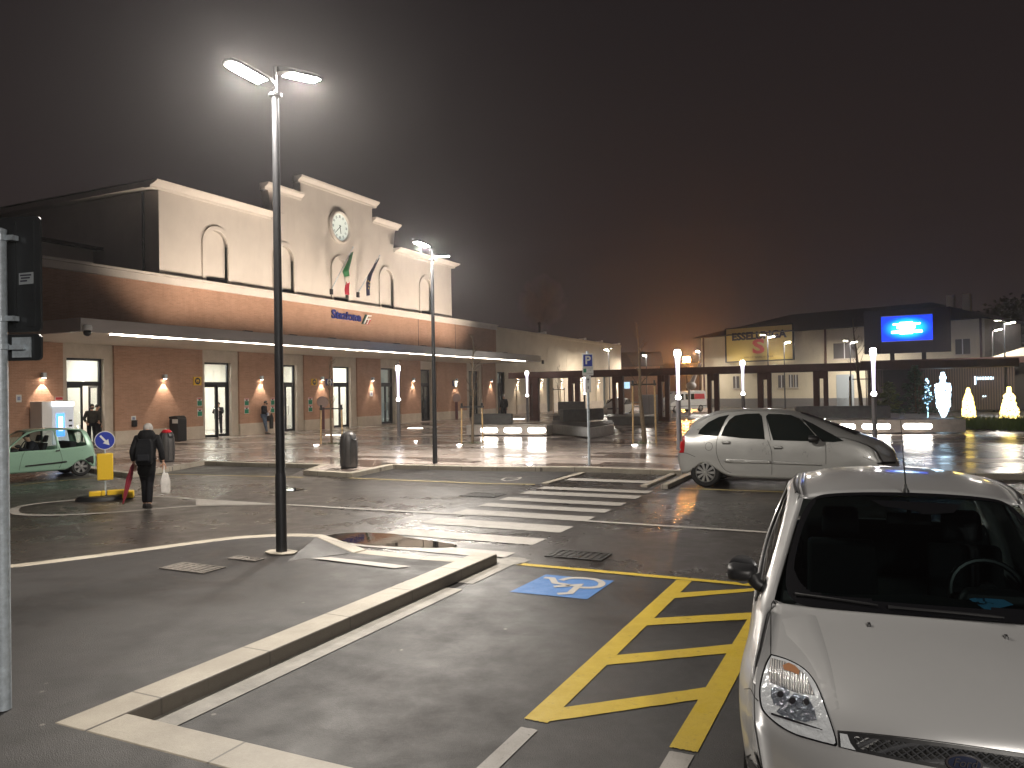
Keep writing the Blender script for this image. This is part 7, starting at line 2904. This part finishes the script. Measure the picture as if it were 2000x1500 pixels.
hb_ = thing('holdall', PW.location + Vector((.1, .42, 0)), 'dark long bag hanging beside the person against the pier', 'bag')
MB().loft([[(-.06, -.09, .25), (.06, -.09, .25), (.06, .09, .25), (-.06, .09, .25)], [(-.07, -.10, .80), (.07, -.10, .80), (.07, .10, .80), (-.07, .10, .80)], [(-.03, -.02, 1.05), (.03, -.02, 1.05), (.03, .02, 1.05), (-.03, .02, 1.05)]]).build('bag', M_BLACKP, hb_, bevel=.02)
# far lone person seen from behind
g_ = G(985, 823, PAVE)
person(g_.x, g_.y, PAVE, R(60), 'lone person in a black jacket standing by the last door of the station', {'nod': .0, 'arms': HANG, 'legs': STAND}, M_COATB, M_TROUS, M_SHOE, M_HAIRG, 1.74)
# driver of the green car, leaning forward to the wheel
c = CG.matrix_world @ Vector((-1.80, .34, 0))
DR = person(c.x, c.y, -.40, CG.rotation_euler[2] - PI / 2, 'driver bent forward at the wheel of the green car', {
    'lean': .42, 'nod': .05, 'arms': {-1: [(-.24, .18, 1.18), (-.14, .40, 1.28)], 1: [(.24, .18, 1.18), (.14, .40, 1.28)]},
    'legs': {-1: [(-.12, .40, .98), (-.12, .66, .72)], 1: [(.12, .40, .98), (.12, .66, .72)]}}, M_NAVY, M_TROUS, M_SHOE, M_HAIRD, 1.68, seated=True)

# ---------------------------------------------------------------- things on the station's wall


def wall_sign(px0, py0, px1, py1, name, label, cat, m, th=.03, group=None, x=None):
    x = FX if x is None else x
    a, b = WX(px0, py0, x), WX(px1, py1, x)
    y0, y1, z0, z1 = a.y, b.y, min(a.z, b.z), max(a.z, b.z)
    t = thing(name, (x, (y0 + y1) / 2, (z0 + z1) / 2), label, cat, group=group)
    MB().bx(.004, th, -(y1 - y0) / 2, (y1 - y0) / 2, -(z1 - z0) / 2, (z1 - z0) / 2).build('plate', m, t, bevel=.004)
    return t, (y1 - y0), (z1 - z0)


M_SIGNBLUE2 = mat('pictogram_blue', (.012, .02, .16), .4)
for (x0, y0, x1, y1, lab, kind) in ((377, 736, 392, 752.5, 'yellow ticket machine sign beside the second door', 'y'), (607.5, 740, 618, 752.5, 'yellow ticket machine sign left of a wall lamp', 'y'), (635.5, 740, 648, 753, 'dark blue pictogram sign behind the thin tree', 'b'), (883.5, 743, 894, 754, 'dark blue lift sign over a wall lamp', 'b')):
    t, w, h = wall_sign(x0, y0, x1, y1, 'pictogram_sign', lab, 'sign', M_SIGNYEL if kind == 'y' else M_SIGNBLUE2, .05)
    m1, m2 = (M_TXT, M_SIGNYEL) if kind == 'y' else (M_SIGNWHITE, M_SIGNBLUE2)
    MB().lathe([(.36 * w, .051), (.36 * w, .056)], 24, (0, 0, 0), 'x').build('disc', m1, t)
    MB().bx(.057, .060, -.17 * w, .17 * w, -.15 * h, .17 * h).build('symbol', m2, t)
    MB().bx(.061, .063, -.09 * w, .09 * w, -.10 * h, .02 * h).build('symbol_detail', m1, t)

k = 0
posters = [(384.5, 777, 394.5, 793, 'upper poster left of the second door'), (385, 798, 395, 813, 'lower poster left of the second door'), (477, 778, 486, 792, 'upper poster right of the second door'), (477, 794, 486, 808, 'lower poster right of the second door'),
           (528.5, 777, 536, 791, 'upper poster left of the third door'), (528.5, 792.5, 536, 806, 'lower poster left of the third door'), (601.5, 776, 610, 790, 'upper poster right of the third door'), (602, 791.5, 610, 804, 'lower poster right of the third door')]
for x0, y0, x1, y1, lab in posters:
    t, w, h = wall_sign(x0, y0, x1, y1, 'wall_poster', 'green and white ' + lab, 'poster', M_SIGNWHITE, .012, 'green and white posters on the piers')
    MB().bx(.0125, .015, -w * .44, w * .44, -h * .45, h * .12).build('green_field', M_SIGNGREEN, t)
    MB().bx(.0125, .015, -w * .44, w * .44, h * .36, h * .46).build('red_strip', M_RED, t)
    MB().bx(.0125, .0145, -w * .22, w * .22, h * .16, h * .33).build('print', M_TXT, t)
for x0, y0, x1, y1, lab in ((31, 771, 42, 785.5, 'small pale notice left of the vending kiosk'), (722, 764, 728, 774, 'small notice under the lamp on the narrow pier'), (256, 812.5, 265.5, 822, 'white square notice above the ash box on the wide pier'), (519, 803, 525, 813, 'white square notice beside the leaning person')):
    t, w, h = wall_sign(x0, y0, x1, y1, 'wall_notice', lab, 'notice', M_SIGNWHITE, .012)
    MB().bx(.0125, .0145, -w * .28, w * .28, -h * .25, h * .25).build('print', mat('notice_print', (.25, .30, .45), .5), t)
for px, py, lab in ((260.5, 827, 'dark ash box on the wide pier'), (523, 817, 'dark ash box beside the leaning person')):
    q = WX(px, py, FX)
    t = thing('ash_box', (FX, q.y, q.z), lab, 'ash box')
    MB().bx(.0, .14, -.10, .10, -.14, .12).build('box', M_BLACKP, t, bevel=.02)
    MB().bx(.0, .15, -.11, .11, .12, .14).build('lid', M_STEEL, t, bevel=.005)
# vending kiosk at the left
a, b = WX(57, 788, FX), WX(119, 784, FX)
t = thing('vending_kiosk', (FX, (a.y + b.y) / 2, PAVE), 'white kiosk with a lit blue panel against the brick wall', 'kiosk')
kw = b.y - a.y
MB().bx(.03, .75, -kw / 2, kw / 2, 0, 1.88).build('cabinet', M_WHITEP, t, bevel=.02)
MB().bx(.755, .78, -kw * .20, kw / 2 - .02, .25, 1.86).build('front_panel', mat('kiosk_front', (.72, .75, .78), .3, emit=(.7, .82, 1), estr=.10), t, bevel=.01)
MB().bx(.785, .80, -kw * .08, kw * .18, .55, 1.42).build('lit_panel', emitter('kiosk_blue', (.10, .32, 1), 1.1), t)
MB().bx(.802, .806, -kw * .02, kw * .12, .75, 1.3).build('shown_picture', emitter('kiosk_white', (.7, .85, 1), 1.3), t)
MB().bx(.76, .80, -kw * .20, kw / 2 - .02, 1.70, 1.86).build('light_box', emitter('kiosk_top', (.8, .9, 1), 2.2), t)
for z in (.7, .9, 1.1):
    MB().bx(.781, .80, kw * .32, kw * .42, z, z + .07).build('slot', M_BLACKP, t)
t, w, h = wall_sign(107, 775, 123, 790, 'wall_poster', 'red and white notice beside the vending kiosk', 'poster', M_SIGNWHITE, .015)
MB().bx(.016, .018, -w * .45, w * .45, h * .1, h * .45).build('red_field', M_RED, t)
# red bike-share style totems seen behind stakes: slim round-topped posts with a pale disc
for px, py, lab in ((631, 839, 'slim dark red totem with a clear round head near the thin tree'), (892, 818, 'slim dark red totem with a pale round head near the bare tree')):
    g_ = G(px, py, PAVE)
    t = thing('totem', (g_.x, g_.y, PAVE), lab, 'totem', rot=facing_cam(g_.x, g_.y))
    MB().bx(-.10, .10, -.05, .05, 0, 1.25).build('post', mat('totem_red', (.10, .022, .026), .4), t, bevel=.02)
    MB().lathe([(.30, -.03), (.32, .0), (.30, .03)], 24, (0, 0, 1.55), 'y').build('round_head', mat('totem_glass', (.40, .30, .28), .15), t, smooth=True)
# clock
q = WX(667.7, 439, UX)
t = thing('wall_clock', (UX, YC, 12.05), 'big round white clock on the stepped gable', 'clock')
MB().lathe([(.98, .0), (1.0, .12), (.90, .20), (.82, .17), (.80, .06)], 40, (0, 0, 0), 'x', caps=False).build('surround', M_PLASTER, t, smooth=True)
MB().lathe([(.001, .06), (.81, .06)], 40, (0, 0, 0), 'x', caps=False).build('face', mat('clock_face', (.80, .84, .78), .5, emit=(.85, 1, .92), estr=.16), t)
nm = MB()
for k in range(12):
    a = 2 * PI * k / 12
    c = Vector((0, math.sin(a) * .62, math.cos(a) * .62))
    u_, v_ = Vector((0, math.sin(a), math.cos(a))), Vector((0, math.cos(a), -math.sin(a)))
    for off in ((-.035, .035) if k % 3 else (-.05, 0, .05)):
        p0 = c + v_ * off
        q = [p0 - v_ * .013 - u_ * .08, p0 + v_ * .013 - u_ * .08, p0 + v_ * .013 + u_ * .08, p0 - v_ * .013 + u_ * .08]
        nm.add([(.066, r.y, r.z) for r in q], [(0, 1, 2, 3)])
nm.build('numerals', M_TXT, t)
for ang, L_, w_, nm_ in ((R(360 * 38 / 60), .66, .022, 'minute_hand'), (R(30 * 5.63), .42, .034, 'hour_hand')):
    # seen from the front (+X), clockwise is towards -Y... the numerals run with +Y to the viewer's right
    u_, v_ = Vector((0, math.sin(ang), math.cos(ang))), Vector((0, math.cos(ang), -math.sin(ang)))
    q = [-u_ * .12 - v_ * w_, -u_ * .12 + v_ * w_, u_ * L_ + v_ * w_ * .4, u_ * L_ - v_ * w_ * .4]
    MB().add([(.075 + x, r.y, r.z) for x in (0, .012) for r in q], [(0, 1, 2, 3), (7, 6, 5, 4), (0, 4, 5, 1), (1, 5, 6, 2), (2, 6, 7, 3), (3, 7, 4, 0)]).build(nm_, M_BLACKM, t)
# station lettering and logo
M_LET = mat('letter_blue', (.018, .028, .20), .4)
t = thing('station_lettering', (FX + .02, 37.75, 6.74), 'dark blue raised station lettering on the brick band', 'lettering')
o = text_mesh('Stazione', .70, M_LET, 'letters', t, .06, bold=.022)
bbx = [v.co.x for v in o.data.vertices]
sc_ = 2.78 / (max(bbx) - min(bbx))
for v in o.data.vertices:
    v.co.x *= sc_
o.rotation_euler = (PI / 2, 0, PI / 2)
o.location = (.05, 0, .0)
t = thing('railway_logo', (FX + .02, 39.78, 6.68), 'slanted green, white and red railway emblem after the lettering', 'emblem')
sl_ = .18
MB().prism([(-.36 - sl_, -.30), (.02 - sl_, -.30), (.16 + sl_ * .4, .30), (-.22 + sl_ * .4, .30)], .0, .05, 'x').build('green_block', mat('emblem_green', (.012, .055, .035), .4), t)
MB().prism([(.0 - sl_, -.30), (.30 - sl_, -.30), (.40 + sl_ * .1, .02), (.12 + sl_ * .1, .02)], .002, .052, 'x').build('red_block', mat('emblem_red', (.42, .02, .03), .4), t)
fm = MB()
fm.prism([(-.20 - sl_, -.27), (-.08 - sl_, -.27), (.06, .14), (.10, .20), (.44, .22), (.48, .30), (.04, .30), (-.04, .20)], .05, .06, 'x')
fm.prism([(-.20, -.02), (.34, .02), (.37, .09), (-.17, .05)], .0605, .064, 'x')
fm.prism([(.10 - sl_, -.28), (.20 - sl_, -.28), (.26, .06), (.16, .06)], .0535, .0595, 'x')
fm.build('white_letters', M_SIGNWHITE, t)

# flags


def flag_pole(name, label, base_px, top_px, out, rows, cols, drop):
    b = WX(*base_px, UX)
    tp = WX(*top_px, UX + out)
    t = thing(name, (b.x, b.y, b.z), label, 'flag')
    d = tp - b
    MB().tube([(0, 0, 0), tuple(d)], [.035, .022], 8).build('pole', M_GALV, t, smooth=True)
    MB().ball(tuple(d * 1.01), .05, n=8, m=6).build('finial', M_GALV, t, smooth=True)
    MB().bx(-.02, .10, -.10, .10, -.22, .10).build('bracket', M_STEEL, t)
    pts = []
    for i, (lp, rp) in enumerate(rows):
        A, B = WX(*lp, UX + drop), WX(*rp, UX + drop)
        row = []
        for k in range(9):
            u = k / 8
            p = A.lerp(B, u) + Vector((.10 * math.sin(u * 9 + i * .7), 0, 0))
            row.append(p - b)
        pts.append(row)
    fine = []
    for i in range(len(pts) - 1):
        for q in range(4):
            fine.append([pts[i][k].lerp(pts[i + 1][k], q / 4) for k in range(9)])
    fine.append(pts[-1])
    n = len(fine)
    for (r0, r1, m, nm_) in cols:
        i0, i1 = int(r0 * (n - 1)), int(round(r1 * (n - 1)))
        mb = MB()
        mb.loft(fine[i0:i1 + 1], closed=False, caps=False)
        o = mb.build(nm_, m, t, smooth=True, angle=80, fixn=False)
        solidify(o, .006)
    return t


flag_pole('italian_flag', 'green, white and red flag hanging limp from a slanted pole', (646, 568), (689, 484), 1.6,
          [((684, 497), (688, 491)), ((675, 516), (685, 510)), ((666, 531), (683, 528)), ((672, 541), (684, 538)), ((675, 556), (685, 549)), ((675, 567), (682, 562)), ((676, 575), (681, 576))],
          [(0, .50, mat('flag_green', (.02, .16, .05), .7), 'green_field'), (.50, .66, mat('flag_white', (.62, .58, .52), .7), 'white_field'), (.66, 1, mat('flag_red', (.50, .03, .06), .7), 'red_field')], 1.35)
eu = flag_pole('blue_flag', 'dark blue flag with gold stars hanging limp from a slanted pole', (698, 574), (741, 500), 1.6,
               [((736, 509), (739, 504)), ((728, 524), (733, 518)), ((717, 540), (727, 534)), ((715, 555), (724, 549)), ((716, 565), (723, 560)), ((718, 578), (722, 576))],
               [(0, 1, mat('flag_blue', (.012, .014, .055), .7), 'blue_field')], 1.35)
st_ = MB()
for px, py in ((721, 557), (720, 563), (722.5, 551), (719, 549)):
    p = WX(px, py, UX + 1.50) - eu.location
    r = [(p.x, p.y + (.07 if q % 2 else .03) * math.sin(2 * PI * q / 10), p.z + (.07 if q % 2 else .03) * math.cos(2 * PI * q / 10)) for q in range(10)]
    st_.sheet(r)
st_.build('gold_stars', mat('flag_gold', (.6, .42, .05), .6), eu)
# dome camera under the canopy corner and a small camera at its far end
t = thing('dome_camera', (CX + .06, WX(168, 640, CX).y, SOF + .1), 'white dome camera with a black lens hanging at the canopy corner', 'camera')
MB().lathe([(.12, .12), (.15, .06), (.15, -.04), (.11, -.06)], 18).build('housing', M_WHITEP, t, smooth=True)
MB().ball((0, 0, -.13), .125, .125, .12, 16, 10).build('dome', mat('dome_black', (.01, .01, .012), .08), t, smooth=True)
q = WX(1060, 706, CX)
t = thing('small_camera', (CX, CY1 - .05, SOF + .15), 'small dark camera at the far end of the canopy', 'camera')
MB().tube([(0, 0, 0), (0, .35, .02)], .025, 8).build('arm', M_WHITEP, t)
MB().bx(-.08, .08, .30, .46, -.30, -.02).build('body', M_BLACKP, t, bevel=.02)
# ---------------------------------------------------------------- night sky, air and render settings
wd = bpy.data.worlds.new('World')
scene.world = wd
wd.use_nodes = True
nt = wd.node_tree
bg = nt.nodes['Background']
tcw = nt.nodes.new('ShaderNodeTexCoord')
sep = nt.nodes.new('ShaderNodeSeparateXYZ')
nt.links.new(tcw.outputs['Generated'], sep.inputs[0])
rp = nt.nodes.new('ShaderNodeValToRGB')
rp.color_ramp.elements[0].position = 0.0
rp.color_ramp.elements[0].color = (.026, .0185, .0175, 1)
rp.color_ramp.elements[1].position = .55
rp.color_ramp.elements[1].color = (.0125, .0102, .0110, 1)
nt.links.new(sep.outputs['Z'], rp.inputs['Fac'])
nt.links.new(rp.outputs['Color'], bg.inputs['Color'])
bg.inputs['Strength'].default_value = WORLD_STR

hz = MB().bx(-150, 120, -40, 190, -1.0, 40).build('haze', None)
hm = bpy.data.materials.new('haze_air')
hm.use_nodes = True
t = hm.node_tree
t.nodes.clear()
pv = t.nodes.new('ShaderNodeVolumePrincipled')
pv.inputs['Color'].default_value = (.95, .93, .95, 1)
pv.inputs['Density'].default_value = HAZE
pv.inputs['Anisotropy'].default_value = .84
pv.inputs['Density Attribute'].default_value = ''
ou = t.nodes.new('ShaderNodeOutputMaterial')
t.links.new(pv.outputs[0], ou.inputs['Volume'])
hz.data.materials.append(hm)
tag(hz, 'thin night mist in the air', 'haze', kind='stuff')
hz.display_type = 'WIRE'

vs = scene.view_settings
vs.view_transform = 'Standard'
vs.look = 'None'
vs.exposure = EXPO
vs.gamma = 1
cy = scene.cycles
cy.use_denoising = True
cy.max_bounces = 6
cy.diffuse_bounces = 2
cy.glossy_bounces = 3
cy.transmission_bounces = 4
cy.transparent_max_bounces = 12
cy.volume_bounces = 0
cy.sample_clamp_indirect = 4.0
cy.sample_clamp_direct = 0.0
cy.caustics_reflective = False
cy.caustics_refractive = False
cy.use_light_tree = True
cy.blur_glossy = .5
